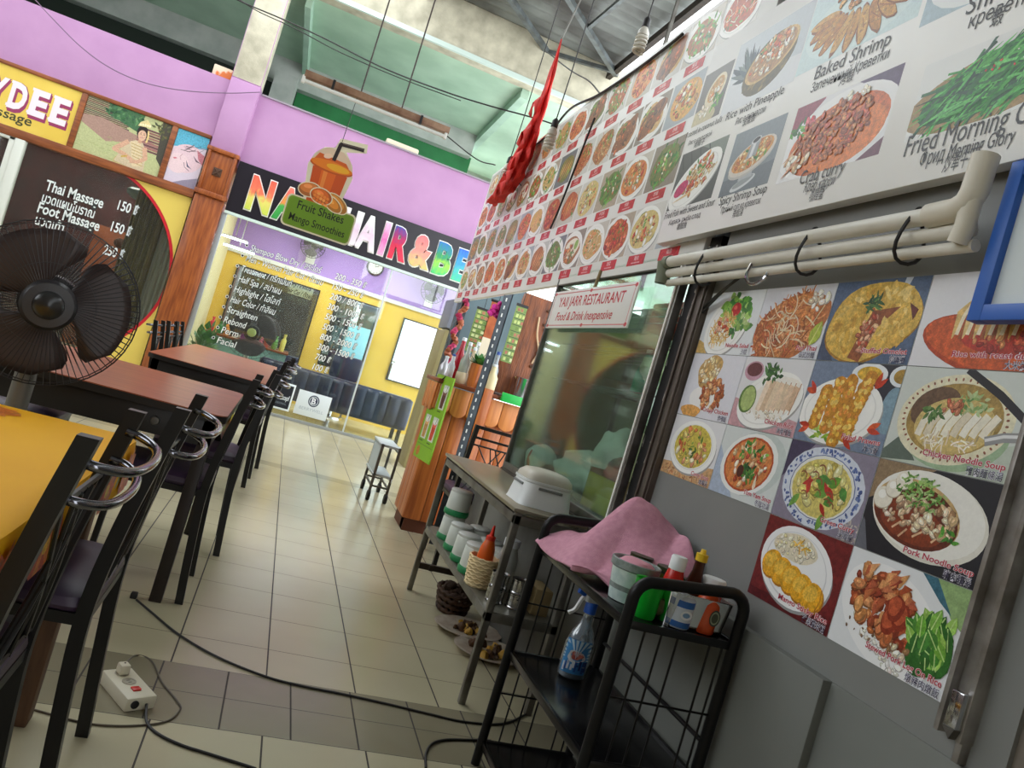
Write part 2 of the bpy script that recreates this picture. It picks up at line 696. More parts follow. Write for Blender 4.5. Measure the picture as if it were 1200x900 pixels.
def corrugated(x0, x1, y0, y1, z):
    b = MB()
    n = int((y1 - y0) / .05)
    b.grid(lambda u, v: (x0 + (x1 - x0) * u, y0 + (y1 - y0) * v, z + .018 * math.sin(v * n * PI / 2)), 1, n * 2)
    return b


for nm, a in (('roof_sheet', (.45, 3.06, -5.1, 9.98)), ('roof_sheet', (-7, .45, -5.1, 5.4))):
    o = corrugated(*a, 5.86).build(nm, M_ROOF, thick=.004, kind='structure')

# --- shop front: lilac fascias, pillar, beam, upper storey
MB().box((-7, FY + .04, 2.96), (-1.3, FY + .22, 3.80)).build('wall_back_massage', M_PURPLE, kind='structure')
MB().box((-1.3, FY + .05, 2.84), (2.4, FY + .22, 3.765)).build('wall_back_salon', M_PURPLE, kind='structure')
MB().box((-1.14, FY + .03, 3.765), (2.4, FY + .24, 3.785)).build('trim_1', mat('grey_edge', (150, 140, 150), .7), kind='structure')
b = MB().box((-1.515, FY - .06, 2.95), (-1.165, FY + .24, 3.83), 0).box((-1.515, FY - .06, 3.83), (-1.165, FY + .24, 5.25), 1)
b.build('pillar', [M_PURPLE, M_CONC], kind='structure', bevel=.008)
MB().box((-7, FY - .02, 5.24), (4.0, FY + .3, 5.90)).build('trim_2', M_CONC, kind='structure', bevel=.01)
MB().box((-7, FY - .045, 5.2), (4.0, FY + .0, 5.262)).build('trim_3', mat('white_ledge', (205, 222, 214), .5), kind='structure')
MB().box((-7, FY + .3, 5.25), (3.1, 15.4, 5.3)).build('ceiling', M_CEIL, kind='structure')
MB().box((-7, 13.0, 4.86), (2.0, 13.2, 5.25)).build('trim_4', M_GREYB, kind='structure')
MB().box((-7, 13.2, 2.9), (-1.0, 13.3, 5.25)).build('wall_upper_left', mat('shaded_green_wall', (26, 40, 30), .7), kind='structure')  # left bay's lack of light put into a darker green
MB().box((-1.0, 13.2, 2.9), (2.05, 13.3, 4.9)).build('wall_upper', M_GREEN, kind='structure')
MB().box((2.05, 15.3, 2.9), (3.1, 15.4, 5.3)).build('wall_upper_far', M_GREYB, kind='structure')
MB().box((3.0, 12.2, 2.9), (3.1, 15.4, 5.3)).build('wall_upper_right', M_GREYB, kind='structure')
MB().box((2.0, FY + .3, 5.12), (2.11, 15.3, 5.25)).build('trim_5', M_MINT, kind='structure')
MB().box((-1.0, FY + .3, 5.1), (-.92, 13.2, 5.25)).build('trim_6', M_MINT, kind='structure')
MB().box((-1.34, 12.6, 2.9), (-1.0, 13.0, 4.9)).build('trim_7', M_GREYB, kind='structure')
MB().box((-7, FY + .24, 2.84), (2.4, 13.4, 2.94)).build('floor_upper', M_GREYB, kind='structure')

# --- roof steel
M_ANGLE = mat('painted_roof_steel', (104, 112, 114), .5, .3, c2=(80, 82, 80), scale=8)


def rafter(p, q, wdt=.07):
    a, b_ = px(*p, 2, 5.72), px(*q, 2, 5.72)
    return a, b_


for p, q in (((594, -8), (690, 132)), ((660, -12), (722, 88))):
    a, b_ = rafter(p, q)
    MB().bar(a, b_, .07, .06).build('roof_rafter', M_ANGLE, kind='structure')
a, b_ = rafter((640, 60), (720, 84))
MB().bar(a, b_, .05, .05).build('roof_brace', M_ANGLE, kind='structure')
a, b_ = rafter((690, 32), (735, -6))
MB().bar(a, b_, .045, .045).build('roof_brace', M_ANGLE, kind='structure')
MB().bar((3.03, -1.5, 5.74), (3.03, 9.95, 5.74), .07, .09).build('roof_purlin', mat('rusty_dark_steel', (64, 54, 46), .7, .3, c2=(44, 38, 34), scale=20), kind='structure')
MB().bar((.42, -1.5, 5.76), (.42, 9.95, 5.76), .07, .12).build('roof_purlin', M_ANGLE, kind='structure')
MB().bar((-7, 6.4, 5.76), (3.0, 6.4, 5.76), .06, .08).build('roof_purlin', M_ANGLE, kind='structure')

# --- right-hand side: the restaurant's wall of cabinets
WX = 1.25
MB().box((WX, .9, .60), (WX + .06, 2.245, 1.86)).build('wall_right', M_GREYPANEL, kind='structure')
MB().box((WX + .10, 2.2, 0), (WX + .16, 2.5, 2.9)).build('wall_right_recess', M_BLACKP, kind='structure')
b = MB().box((WX - .025, 1.29, 0), (WX + .5, 2.27, .742), 0).box((WX - .005, .4, 0), (WX + .5, 1.29, .742), 0)
b.build('wall_right_base', mat('grey_board', (120, 122, 116), .6, c2=(108, 110, 105), scale=2.2, detail=6), kind='structure', bevel=.004)
MB().box((WX + .01, -1.2, 0), (WX + .06, .955, 1.95)).build('wall_right_metal', mat('worn_stainless_wall', (146, 136, 126), .42, .3, c2=(116, 106, 98), scale=2.5, detail=6), kind='structure')
MB().box((WX + .07, -1.2, 1.7), (WX + .12, 2.5, 2.9)).build('wall_right_shade', mat('recess_shade', (40, 40, 40), .8), kind='structure')  # dark sheet painted as the shade in the recess under the boards
b = MB().box((WX - .022, 2.246, .742), (WX + .04, 2.315, 1.80)).box((WX - .03, 2.252, .742), (WX - .022, 2.262, 1.80)).box((WX - .03, 2.30, .742), (WX - .022, 2.309, 1.80))
b.build('trim_8', mat('brown_grey_metal', (108, 100, 92), .45, .4, c2=(92, 84, 76), scale=6), kind='structure', bevel=.002)
b = MB()
for y0, y1, dx in ((.962, .972, .03), (.972, 1.008, .012), (1.008, 1.018, .03)):
    b.box((WX - dx, y0, .78), (WX + .01, y1, 1.84))
b.box((WX - .02, .965, .745), (WX + .01, .978, .86))
b.build('trim_9', mat('worn_aluminium_rail', (172, 168, 164), .38, .6, c2=(126, 120, 114), scale=12), kind='structure', bevel=.001)

# wall under the glass case and behind the shelf
MB().box((1.31, 2.5, 0), (1.36, 5.1, .60)).build('wall_right_low', mat('dirty_grey_wall', (112, 112, 106), .7, c2=(70, 66, 60), scale=3, detail=7, lo=.4, hi=.75), kind='structure')
# unseen hall walls behind the camera, added and pierced to shape the light
M_HALL = mat('hall_plaster', (92, 76, 68), .8, c2=(78, 62, 56), scale=2)
b = MB().box((-7.2, -5.1, 0), (-7, 13.4, 2.5)).box((-7.2, -5.1, 5.6), (-7, 13.4, 5.86)).box((-7.2, 6.0, 2.5), (-7, 13.4, 5.3)).box((-7.2, -.2, 2.5), (-7, .1, 5.3)).box((-7.2, -5.1, 2.5), (-7, -4.8, 5.3))
b.box((-7.2, -5.1, 2.5), (-7, -.1, 4.1))
b.build('unseen_wall_left', M_HALL, kind='structure')
MB().box((-7.2, -5.2, 0), (1.6, -5.0, 5.86)).build('unseen_wall_rear', M_HALL, kind='structure')
# ================================================================== MASSAGE SHOP (back left)
Y0 = FY
RX, RZ = Vector((1, 0, 0)), Vector((0, 0, 1))

# frame of timber round signs and window
b = MB()
b.box((-7, Y0 - .03, 3.03), (-1.53, Y0 + .05, 3.075)).box((-7, Y0 - .04, 2.285), (-1.53, Y0 + .06, 2.385))
for x in (-2.935, -1.935):
    b.box((x - .032, Y0 - .03, 2.385), (x + .032, Y0 + .05, 3.03))
b.build('trim_10', M_WOODH, kind='structure', bevel=.006)

# teak pilaster
t = thing('wooden_pilaster', 'carved teak pilaster under the lilac pillar, between massage window and salon window', 'pillar', (-1.355, Y0, 0))
MB().box((-1.52, Y0 - .06, 0), (-1.175, Y0 + .2, 2.36)).build('shaft', M_WOOD, t, bevel=.015)
b = MB().box((-1.535, Y0 - .09, 2.36), (-1.16, Y0 + .2, 2.42)).box((-1.535, Y0 - .09, 2.90), (-1.16, Y0 + .2, 2.95)).box((-1.52, Y0 - .06, 2.42), (-1.175, Y0 + .2, 2.90))
for x in (-1.515, -1.215):
    b.box((x, Y0 - .085, 2.42), (x + .035, Y0 - .05, 2.90))
b.build('capital', M_WOOD, t, bevel=.008)
b = MB()
b.box((-1.40, Y0 - .075, 2.62), (-1.30, Y0 - .055, 2.72))
for i in range(4):
    a = PI / 4 + i * PI / 2
    b.bar((-1.35, Y0 - .078, 2.67), (-1.35 + .06 * math.cos(a), Y0 - .078, 2.67 + .06 * math.sin(a)), .016, .012)
b.build('carved_rosette', mat('dark_carving', (74, 44, 24), .6), t, bevel=.003)
MB().box((-1.54, Y0 - .085, 0), (-1.155, Y0 + .2, .12)).build('plinth', M_WOODH, t, bevel=.006)

# yellow sign
t = thing('shop_sign', 'yellow massage shop sign with big white and purple lettering', 'sign', (-3.9, Y0, 2.385))
MB().box((-4.6, Y0 - .012, 2.387), (-2.967, Y0 + .04, 3.03)).build('board', mat('yellow_sign', (236, 206, 92), .45, c2=(226, 192, 74), scale=2), t)
p = Pic((-4.6, Y0 - .013, 2.387), RX, RZ, 1.63, .643)
for i, (ch, u) in enumerate((('Y', .74), ('D', .95), ('E', 1.165), ('E', 1.385))):
    p.text(ch, u + .018, .20 - .014, .40, (150, 44, 92), width=.18, bold=.07)
    p.text(ch, u + .008, .21 - .004, .40, (150, 44, 92), width=.18, bold=.07)
    p.text(ch, u, .215, .40, (236, 226, 232), width=.175, bold=.045)
    for du, dv in ((0, 0), (0, .262)):
        p.rect(u - .012, .213 + dv, u + .055, .245 + dv, (236, 226, 232))
p.text('massage', .68, .075, .15, (60, 60, 24), width=.56, bold=.012)
p.build('lettering', t)

# poster with a dancer
t = thing('photo_panel', 'photo panel of a smiling woman in pale traditional dress by temple steps', 'poster', (-2.43, Y0, 2.387))
MB().box((-2.90, Y0 - .01, 2.388), (-1.968, Y0 + .04, 3.028)).build('board', mat('white_board', (230, 228, 222), .5), t)
p = Pic((-2.90, Y0 - .011, 2.388), RX, RZ, .932, .64)
p.fill((188, 192, 140))
for i in range(16):
    p.rect(-.1, .64 - .02 * i, .50 - .012 * (i % 3), .655 - .02 * i, (86 + (i % 4) * 10, 66 + i % 3 * 8, 70), 8)
p.poly([(.22, .64), (.62, .64), (.60, .42), (.30, .50)], (70, 110, 74))
p.greens(.42, .57, .2, .08, 60, [(64, 112, 70), (96, 140, 90), (44, 84, 56)], .07)
p.poly([(.0, .33), (.30, .20), (.62, .30), (.95, .25), (.95, .33), (.5, .40), (.2, .45), (0, .42)], (172, 138, 124))
for i in range(9):
    p.rect(.60, .24 + .03 * i, .96, .262 + .03 * i, (116 + (i % 2) * 40, 74 + (i % 2) * 30, 80 + i % 2 * 20), 8)
p.poly([(.82, .64), (.95, .64), (.95, .1), (.86, .2)], (74, 70, 60))
p.greens(.85, .53, .09, .09, 26, [(96, 96, 60), (70, 80, 54), (120, 110, 70)], .06)
for i in range(40):
    u, v = p.inside(.3, .12, .45, .14)
    p.line([(u, v), (u + .05, v + .004)], .006, (172, 180, 122), 14)
# the sitter: skirt, torso, sash, arms, neck, head, hair, headdress
p.ell(.60, .04, .17, .12, (196, 178, 118), .2)
p.poly([(.44, .02), (.50, .26), (.60, .33), (.68, .32), (.75, .22), (.77, -.02)], (208, 190, 158))
p.poly([(.55, .30), (.65, .33), (.74, .06), (.64, .02)], (222, 202, 164))
for i in range(7):
    p.line([(.56 + .012 * i, .28 - .035 * i), (.70 + .008 * i, .27 - .035 * i)], .008, (186, 160, 104))
p.line([(.53, .29), (.47, .22), (.415, .16)], .055, (214, 168, 140))
p.ell(.415, .155, .03, .03, (214, 168, 140))
p.line([(.41, .15), (.52, .13), (.62, .09)], .045, (214, 168, 140))
p.line([(.71, .28), (.75, .16)], .05, (214, 168, 140))
p.ell(.75, .16, .026, .03, (214, 168, 140))
p.line([(.75, .15), (.68, .09), (.60, .07)], .042, (214, 168, 140))
p.rect(.625, .31, .665, .37, (208, 160, 132))
p.ell(.645, .435, .062, .085, (40, 30, 30), .1)
p.ell(.648, .405, .045, .062, (224, 182, 154), .1)
for s_ in (-1, 1):
    p.ell(.648 + s_ * .018, .418, .008, .004, (40, 28, 26))
    p.line([(.648 + s_ * .008, .431), (.648 + s_ * .026, .433)], .004, (50, 34, 30))
p.line([(.65, .412), (.652, .398), (.646, .396)], .003, (190, 140, 116))
p.ell(.648, .380, .015, .006, (196, 70, 80))
p.ell(.648, .381, .010, .002, (250, 240, 236))
p.poly([(.575, .50), (.715, .52), (.70, .56), (.66, .60), (.62, .575), (.59, .55)], (226, 208, 150))
for i in range(5):
    p.ell(.60 + .025 * i, .525 + .004 * i, .011, .014, (240, 230, 190))
p.line([(.70, .48), (.715, .40), (.71, .34)], .018, (232, 206, 140))
p.line([(.50, .09), (.56, .12)], .02, (206, 170, 80))
p.build('photo', t)

t = thing('photo_panel', 'narrow photo panel of a pale face lying down under a blue top edge', 'poster', (-1.72, Y0, 2.387))
MB().box((-1.90, Y0 - .01, 2.388), (-1.54, Y0 + .04, 3.028)).build('board', mat('white_board', 0), t)
p = Pic((-1.90, Y0 - .011, 2.388), RX, RZ, .36, .64)
p.fill((214, 200, 214))
p.poly([(0, .64), (0, .42), (.36, .50), (.36, .64)], (96, 180, 208))
p.ell(.17, .32, .19, .17, (226, 196, 204), .5)
p.ell(.10, .24, .12, .12, (232, 204, 208), .3)
p.leaf(.03, .28, .05, .02, .3, (206, 110, 120))
p.line([(.12, .36), (.10, .32), (.12, .29)], .007, (196, 150, 160))
p.line([(.18, .30), (.21, .24), (.26, .22)], .02, (90, 84, 110), 0, True)
p.line([(.24, .38), (.29, .33), (.34, .32)], .02, (110, 84, 100), 0, True)
p.line([(.16, .27), (.18, .22), (.24, .19)], .007, (120, 96, 110))
p.poly([(.26, .46), (.36, .42), (.36, .30), (.30, .36)], (198, 124, 136))
p.strands(.2, .45, .16, .03, 14, [(90, 70, 80), (150, 120, 126)], .006, .1, .3, .2, ang=.4)
p.poly([(.1, 0), (.36, 0), (.36, .14), (.2, .06)], (150, 140, 160))
p.build('photo', t)

# interior of the massage shop
MB().box((-7, 12.5, 0), (-1.2, 12.6, 2.9)).build('wall_massage_back', mat('maroon_wall', (92, 40, 40), .6, c2=(62, 28, 30), scale=3), kind='structure')
MB().box((-1.34, Y0 + .2, 0), (-1.22, 12.6, 2.85)).build('wall_shop_divider', mat('cream_wall', (222, 208, 160), .7), kind='structure')
M_TUBE = mat('lit_tube', (235, 242, 255), .4, emit=9)
for i, (x, y, z) in enumerate(((-3.0, 11.3, 2.52), (-2.3, 11.3, 2.52), (-1.9, 12.0, 2.38))):
    t = thing('tube_light', ('lit tube light inside the massage shop, first from the white frame', 'lit tube light inside the massage shop, second from the white frame', 'lit tube light near the olive curtain in the massage shop')[i], 'light', (x, y, z), 'tube lights of the massage shop')
    MB().tube([(x - .3, y, z), (x + .3, y, z)], .014, 10).build('tube', M_TUBE, t)
    MB().box((x - .32, y - .02, z + .02), (x + .32, y + .02, z + .06)).build('batten', mat('white_enamel', (228, 228, 222), .4), t)
    MB().bar((x, y, z + .06), (x, y, 2.84), .012, .012).build('hanger', mat('white_enamel', 0), t)
M_CURT = mat('olive_gold_curtain', (150, 136, 84), .8, c2=(112, 100, 56), scale=14, stretch=(3, 3, .3))
o = MB().grid(lambda u, v: (-2.18 + .36 * u, Y0 + .32 + .045 * math.sin(u * 34) + .02 * math.sin(u * 13 + v), .05 + 2.3 * v), 60, 10).build('curtain', M_CURT, thick=.004)
tag(o, 'olive gold pleated curtain behind the massage window', 'curtain')
o = MB().grid(lambda u, v: (-1.83 + .28 * u, Y0 + .38 + .02 * math.sin(u * 30), .05 + 2.25 * v), 40, 6).build('curtain', mat('sheer_white_cloth', (206, 206, 192), .8, c2=(186, 186, 172), scale=10, stretch=(4, 4, .2)), thick=.003)
tag(o, 'sheer white curtain behind the massage window beside the teak pilaster', 'curtain')
t = thing('wall_cabinet', 'orange wooden cabinet standing inside the dark massage shop', 'cabinet', (-2.55, 12.3, 0))
MB().box((-2.95, 12.1, 0), (-2.2, 12.5, 1.75)).build('body', mat('orange_wood', (176, 92, 44), .5, c2=(150, 74, 34), scale=4), t, bevel=.01)
MB().ball((-2.58, 12.09, 1.58), (.09, .02, .07)).build('round_ornament', mat('dark_carving', 0), t)
MB().box((-2.56, 12.088, .1), (-2.54, 12.1, 1.4)).build('door_seam', mat('dark_carving', 0), t)

# glazing
t = thing('window_1', 'massage shop window of dark glass with round red line and white price lettering', 'window', (-2.6, Y0, 0))
t['kind'] = 'structure'
b = MB().box((-3.46, Y0 - .04, 0), (-3.36, Y0 + .06, 2.285)).box((-3.52, Y0 - .03, 0), (-3.46, Y0 + .02, 2.285)).box((-7, Y0 - .02, 0), (-1.54, Y0 + .05, .08)).box((-7, Y0 - .03, 2.25), (-3.46, Y0 + .04, 2.285))
b.build('frame', mat('white_frame', (214, 216, 206), .45), t, bevel=.006)
MB().box((-7, Y0 + .008, .08), (-1.54, Y0 + .016, 2.285)).build('pane', glass_mat('shop_glass', (236, 240, 236), .02, spec=.28), t)
cx, cz, rr = -2.66, 1.22, 1.14
p = Pic((-3.36, Y0 + .006, .08), RX, RZ, 1.82, 2.2)
arcpts = [(cx + 3.36 + rr * math.cos(a), cz - .08 + rr * math.sin(a)) for a in [PI * .5 - PI * i / 40 for i in range(41)]]
for i in range(40):
    (x0, y0), (x1, y1) = arcpts[i], arcpts[i + 1]
    ye = 2.2 if y0 > cz - .08 else 0
    if max(x0, x1) > .9:
        p.poly([(x0, y0), (x1, y1), (x1, ye), (x0, ye)], (226, 200, 96))
p.rect(cx + 3.36 + rr - .004, 0, 1.82, 2.2, (226, 200, 96))
p.build('yellow_film', t)
p = Pic((-3.36, Y0 + .0045, .08), RX, RZ, 1.82, 2.2)
p.line(arcpts[3:38], .035, (196, 30, 44))
p.build('red_line', t)
p = Pic((-3.36, Y0 + .004, .08), RX, RZ, 1.82, 2.2)
WH = (226, 232, 230)
for s_, (u, v), wd, h in (('Thai Massage', px(52, 222, 1, Y0).xz, .62, .15), ('นวดแผนโบราณ', px(48, 236, 1, Y0).xz, .56, .13), ('Foot Massage', px(43, 248, 1, Y0).xz, .66, .15), ('นวดเท้า', px(40, 262, 1, Y0).xz, .3, .13),
                          ('150 ฿', px(137, 245, 1, Y0).xz, .23, .14), ('150 ฿', px(129, 270, 1, Y0).xz, .23, .14), ('250 ฿', px(120, 297, 1, Y0).xz, .23, .14)):
    p.text(s_, u + 3.36, v - .08, h * 1.15, WH, width=wd, bold=.018, outline=(40, 44, 44))
p.build('lettering', t)
t = thing('ceiling_fitting', 'pale round wall fitting above the olive curtain in the massage shop', 'lamp', (-2.26, 10.9, 2.1))
MB().lathe([(.02, 0), (.1, .02), (.17, .07), (.18, .12), (.14, .15), (.02, .16)], (-2.26, 10.9, 2.12), 20).build('shade', mat('smoked_green_glass', (120, 140, 132), .25), t)
MB().bar((-2.26, 10.9, 2.28), (-2.26, 10.9, 2.84), .02, .02).build('stem', M_STEEL, t)

# ================================================================== SALON (back right)
SB = 12.4                                            # salon's back wall
MB().box((-1.22, SB, 1.98), (2.5, SB + .1, 2.84)).build('wall_salon_upper', mat('violet_paint', (170, 136, 206), .6), kind='structure')
MB().box((-1.22, SB - .01, 0), (2.5, SB + .1, 2.02)).build('wall_salon_back', mat('yellow_paint', (238, 200, 84), .6, c2=(226, 186, 70), scale=2), kind='structure')
MB().box((-1.22, SB - .05, 1.99), (2.5, SB - .01, 2.05)).build('trim_11', mat('white_enamel', 0), kind='structure')
MB().box((-1.22, Y0 + .2, 2.78), (2.5, SB, 2.84)).build('ceiling_salon', mat('white_ceiling', (230, 230, 226), .7), kind='structure')

for i, (x, y) in enumerate(((-1.0, 10.6), (-.93, 10.75), (.9, 11.6))):
    t = thing('tube_light', ('lit tube light inside the salon, nearest the teak pilaster', 'lit tube light inside the salon, second from the teak pilaster', 'lit tube light on the salon ceiling over the dark sofa')[i], 'light', (x, y, 2.72), 'tube lights of the salon')
    z = (2.03, 1.93, 2.72)[i]
    hl = (.16, .2, .3)[i]
    MB().tube([(x - hl, y, z), (x + hl, y, z)], .011, 10).build('tube', M_TUBE, t)
    MB().box((x - hl, y - .008, z + .014), (x + hl, y + .012, z + .028)).build('batten', mat('white_enamel', 0), t)
    if z < 2.5:
        MB().bar((x, y, z + .05), (x, y, 2.78), .012, .012).build('hanger', mat('white_enamel', 0), t)

for nm, loc, sx_, sy_, e in (('salon_fill_light', (.4, 11.3, 2.74), 1.8, .7, 34), ('massage_fill_light', (-2.9, 11.3, 2.8), 2.0, .5, 16)):
    la = bpy.data.lights.new(nm, 'AREA')  # unseen area fills added to brighten the shop interiors
    la.shape, la.size, la.size_y, la.energy = 'RECTANGLE', sx_, sy_, e
    la.color = (1, .96, .9)
    lo_ = bpy.data.objects.new(nm, la)
    lo_.location = loc
    COL.objects.link(lo_)

# black sign with coloured letters
t = thing('shop_sign', 'long black salon sign with big multicoloured letters under the lilac wall', 'sign', (.8, Y0, 2.27))
MB().box((-1.15, Y0 - .02, 2.275), (2.4, Y0 + .05, 2.905)).build('board', mat('black_acrylic', (34, 30, 38), .3), t)
MB().box((-1.15, Y0 - .03, 2.245), (2.4, Y0 + .05, 2.277)).build('lower_edge', mat('white_ledge', 0), t)


def letter_mat(name, stops):
    m = mat(name, (255, 255, 255), .35)
    nt = m.node_tree
    tc = nt.nodes.new('ShaderNodeTexCoord')
    sp = nt.nodes.new('ShaderNodeSeparateXYZ')
    nt.links.new(tc.outputs['Generated'], sp.inputs[0])
    nz = nt.nodes.new('ShaderNodeTexNoise')
    nz.inputs['Scale'].default_value = 5
    nz.inputs['Detail'].default_value = 5
    nt.links.new(tc.outputs['Generated'], nz.inputs['Vector'])
    mm = nt.nodes.new('ShaderNodeMath')
    mm.operation = 'MULTIPLY_ADD'
    nt.links.new(nz.outputs[0], mm.inputs[0])
    mm.inputs[1].default_value = .7
    nt.links.new(sp.outputs[2], mm.inputs[2])
    sb = nt.nodes.new('ShaderNodeMath')
    sb.operation = 'SUBTRACT'
    sb.inputs[1].default_value = .35
    nt.links.new(mm.outputs[0], sb.inputs[0])
    rp = nt.nodes.new('ShaderNodeValToRGB')
    e = rp.color_ramp.elements
    while len(e) < len(stops):
        e.new(.5)
    for i, (pos, c) in enumerate(stops):
        e[i].position = pos
        e[i].color = lin(c)
    nt.links.new(sb.outputs[0], rp.inputs[0])
    nt.links.new(rp.outputs[0], nt.nodes['Principled BSDF'].inputs['Base Color'])
    return m


LM = {'N': letter_mat('letter_red_lime', [(0, (200, 214, 84)), (.35, (226, 214, 110)), (.6, (232, 120, 90)), (1, (226, 96, 76))]),
      'A': letter_mat('letter_green_coral', [(0, (54, 150, 70)), (.4, (74, 170, 80)), (.55, (222, 150, 70)), (.8, (230, 110, 96)), (1, (238, 130, 110))]),
      'M': letter_mat('letter_rose', [(0, (226, 60, 70)), (.5, (236, 110, 130)), (1, (196, 40, 60))]),
      'W': letter_mat('letter_white', [(0, (236, 226, 232)), (.5, (222, 196, 214)), (1, (244, 240, 246))]),
      'I': letter_mat('letter_pink', [(0, (242, 170, 206)), (.5, (214, 96, 170)), (1, (246, 196, 222))]),
      'R': letter_mat('letter_crimson', [(0, (222, 40, 70)), (.5, (204, 26, 70)), (.75, (150, 40, 110)), (1, (40, 70, 160))]),
      '&': letter_mat('letter_salmon', [(0, (206, 196, 110)), (.4, (236, 150, 130)), (1, (240, 110, 120))]),
      'B': letter_mat('letter_green_blue', [(0, (60, 196, 110)), (.35, (150, 210, 70)), (.6, (40, 150, 90)), (1, (30, 110, 190))]),
      'E': letter_mat('letter_blue_green', [(0, (70, 200, 150)), (.4, (60, 170, 190)), (1, (30, 90, 200))]),
      'T': letter_mat('letter_teal', [(0, (60, 190, 160)), (.5, (90, 210, 190)), (1, (30, 110, 200))])}


def sign_letter(ch, key, x0, x1, z0, z1):
    vs, fs = text_shape(ch, .045)
    xs, ys = [q[0] for q in vs], [q[1] for q in vs]
    fx = lambda q: x0 + (q[0] - min(xs)) / (max(xs) - min(xs)) * (x1 - x0)
    fz = lambda q: z0 + (q[1] - min(ys)) / (max(ys) - min(ys)) * (z1 - z0)
    b = MB().add([(fx(q), Y0 - .046, fz(q)) for q in vs], fs)
    n = len(vs)
    b.add([(fx(q), Y0 - .021, fz(q)) for q in vs], [f[::-1] for f in fs])
    cnt = {}
    for f in fs:
        for i in range(len(f)):
            e = (f[i - 1], f[i])
            k = tuple(sorted(e))
            cnt[k] = None if k in cnt else e
    b.add([], [])
    for e in cnt.values():
        if e:
            b.f.append([e[0], e[1], e[1] + n, e[0] + n])
            b.m.append(0)
            b.c.append(None)
    o = b.build('letter', LM[key], t)
    vs2, fs2 = text_shape(ch, .075)
    pb = MB().add([(fx(q), Y0 - .0215 - .001, fz(q)) for q in vs2], fs2)
    pb.build('letter_edge', mat('white_letter_edge', (240, 240, 236), .4), o, flat=True)


LZ0, LZ1 = 2.37, 2.80
for ch, key, x0, x1 in (('N', 'N', -.945, -.665), ('A', 'A', -.62, -.33), ('N', 'M', -.29, -.02), ('H', 'W', .20, .44), ('A', 'W', .43, .69), ('I', 'I', .745, .815), ('R', 'R', .875, 1.105),
                        ('&', '&', 1.14, 1.43), ('B', 'B', 1.475, 1.70), ('E', 'E', 1.755, 1.945), ('A', 'T', 1.965, 2.25)):
    sign_letter(ch, key, x0, x1, LZ0, LZ1)

# salon window
t = thing('window_2', 'salon window of clear glass with a bulleted white price list', 'window', (.4, Y0, 0))
t['kind'] = 'structure'
b = MB().box((-1.17, Y0 - .01, 0), (-1.11, Y0 + .04, 2.25)).box((-1.17, Y0 - .015, 0), (2.05, Y0 + .045, .035))
b.build('frame', mat('dull_aluminium', (170, 174, 176), .4, .5), t, bevel=.004)
MB().box((.985, Y0 - .005, .035), (1.005, Y0 + .03, 2.25)).build('mullion', mat('pale_mullion', (206, 214, 216), .4), t)
MB().box((-1.11, Y0 + .008, .035), (2.05, Y0 + .016, 2.25)).build('pane', glass_mat('salon_glass', (240, 246, 244), .015, spec=.3), t)
p = Pic((-1.11, Y0 + .004, .035), RX, RZ, 3.0, 2.2)
lst = [('Shampoo Blow Dry / สระไดร์', (294, 289), .88, '200 - 350 ฿'), ('Men - Women Hair Cut / ตัดผม', (289, 301), .96, '150 - 250 ฿'), ('Treatment / ทรีทเม้นท์', (283, 313), .62, '200 / 800 ฿'), ('Half Spa / สปาผม', (280, 325), .52, '300 - 1000 ฿'),
       ('Highlight / ไฮไลท์', (275, 337), .56, '500 - 1500 ฿'), ('Hair Color / ทำสีผม', (271, 349), .54, '500 - 1500 ฿'), ('Straighten', (267, 361), .36, '800 - 2000 ฿'), ('Rebond', (263, 373), .26, '300 - 1500 ฿'), ('Perm', (260, 385), .2, '700 ฿'), ('Facial', (255, 397), .22, '100 ฿')]
for i, (s_, q, wd, pr) in enumerate(lst):
    a = px(*q, 1, Y0)
    u, v = a.x + 1.11, a.z - .035 - .05
    p.ell(u - .05, v + .05, .019, .019, (230, 236, 236))
    p.ell(u - .05, v + .05, .013, .013, (20, 22, 24))
    p.text(s_, u, v, .115, (226, 232, 230), width=wd, shear=.12, bold=.004, outline=(46, 50, 54))
    a = px(393 - 2.9 * i, 322 + 11.8 * i, 1, Y0)
    p.text(pr, a.x + 1.11, a.z - .085, .115, (236, 238, 234), width=.05 * len(pr) * (.75 if i < 2 else .8), shear=.12, bold=.01, outline=(60, 60, 56))
p.build('price_list', t)
# stickers on the glass
t = thing('window_sticker', 'white square sticker with a round dark letter logo low on the salon glass', 'sticker', (.6, Y0, .1))
a, b_ = px(341, 490, 1, Y0), px(382, 466, 1, Y0)
x0, z0, x1, z1 = a.x, .105, a.x + .42, .42
MB().box((x0, Y0 + .002, z0), (x1, Y0 + .006, z1)).build('card', mat('white_vinyl', (228, 236, 240), .4), t, bevel=.001)
p = Pic((x0, Y0 + .0015, z0), RX, RZ, x1 - x0, z1 - z0, lift=.0002)
p.ell(.21, .21, .07, .075, (24, 36, 70))
p.ell(.21, .21, .056, .06, (228, 236, 240))
p.ell(.21, .21, .048, .052, (24, 36, 70))
p.text('B', .21, .172, .11, (236, 240, 244), width=.055, align='C', bold=.03)
p.text('BERRYWELL', .21, .075, .055, (178, 190, 200), width=.31, align='C')
p.build('logo', t)
t = thing('window_sticker', 'black sticker with white border and white lettering beside the round logo sticker', 'sticker', (.2, Y0, .1))
x0, x1, z0, z1 = -.06, .27, .10, .45
MB().box((x0, Y0 + .002, z0), (x1, Y0 + .006, z1)).build('card', mat('white_vinyl', 0), t, bevel=.001)
p = Pic((x0, Y0 + .0015, z0), RX, RZ, x1 - x0, z1 - z0, lift=.0002)
p.rect(.02, .025, .31, .325, (26, 30, 42))
p.text('schwarzkopf', .165, .13, .09, (222, 228, 232), width=.26, align='C', bold=.02)
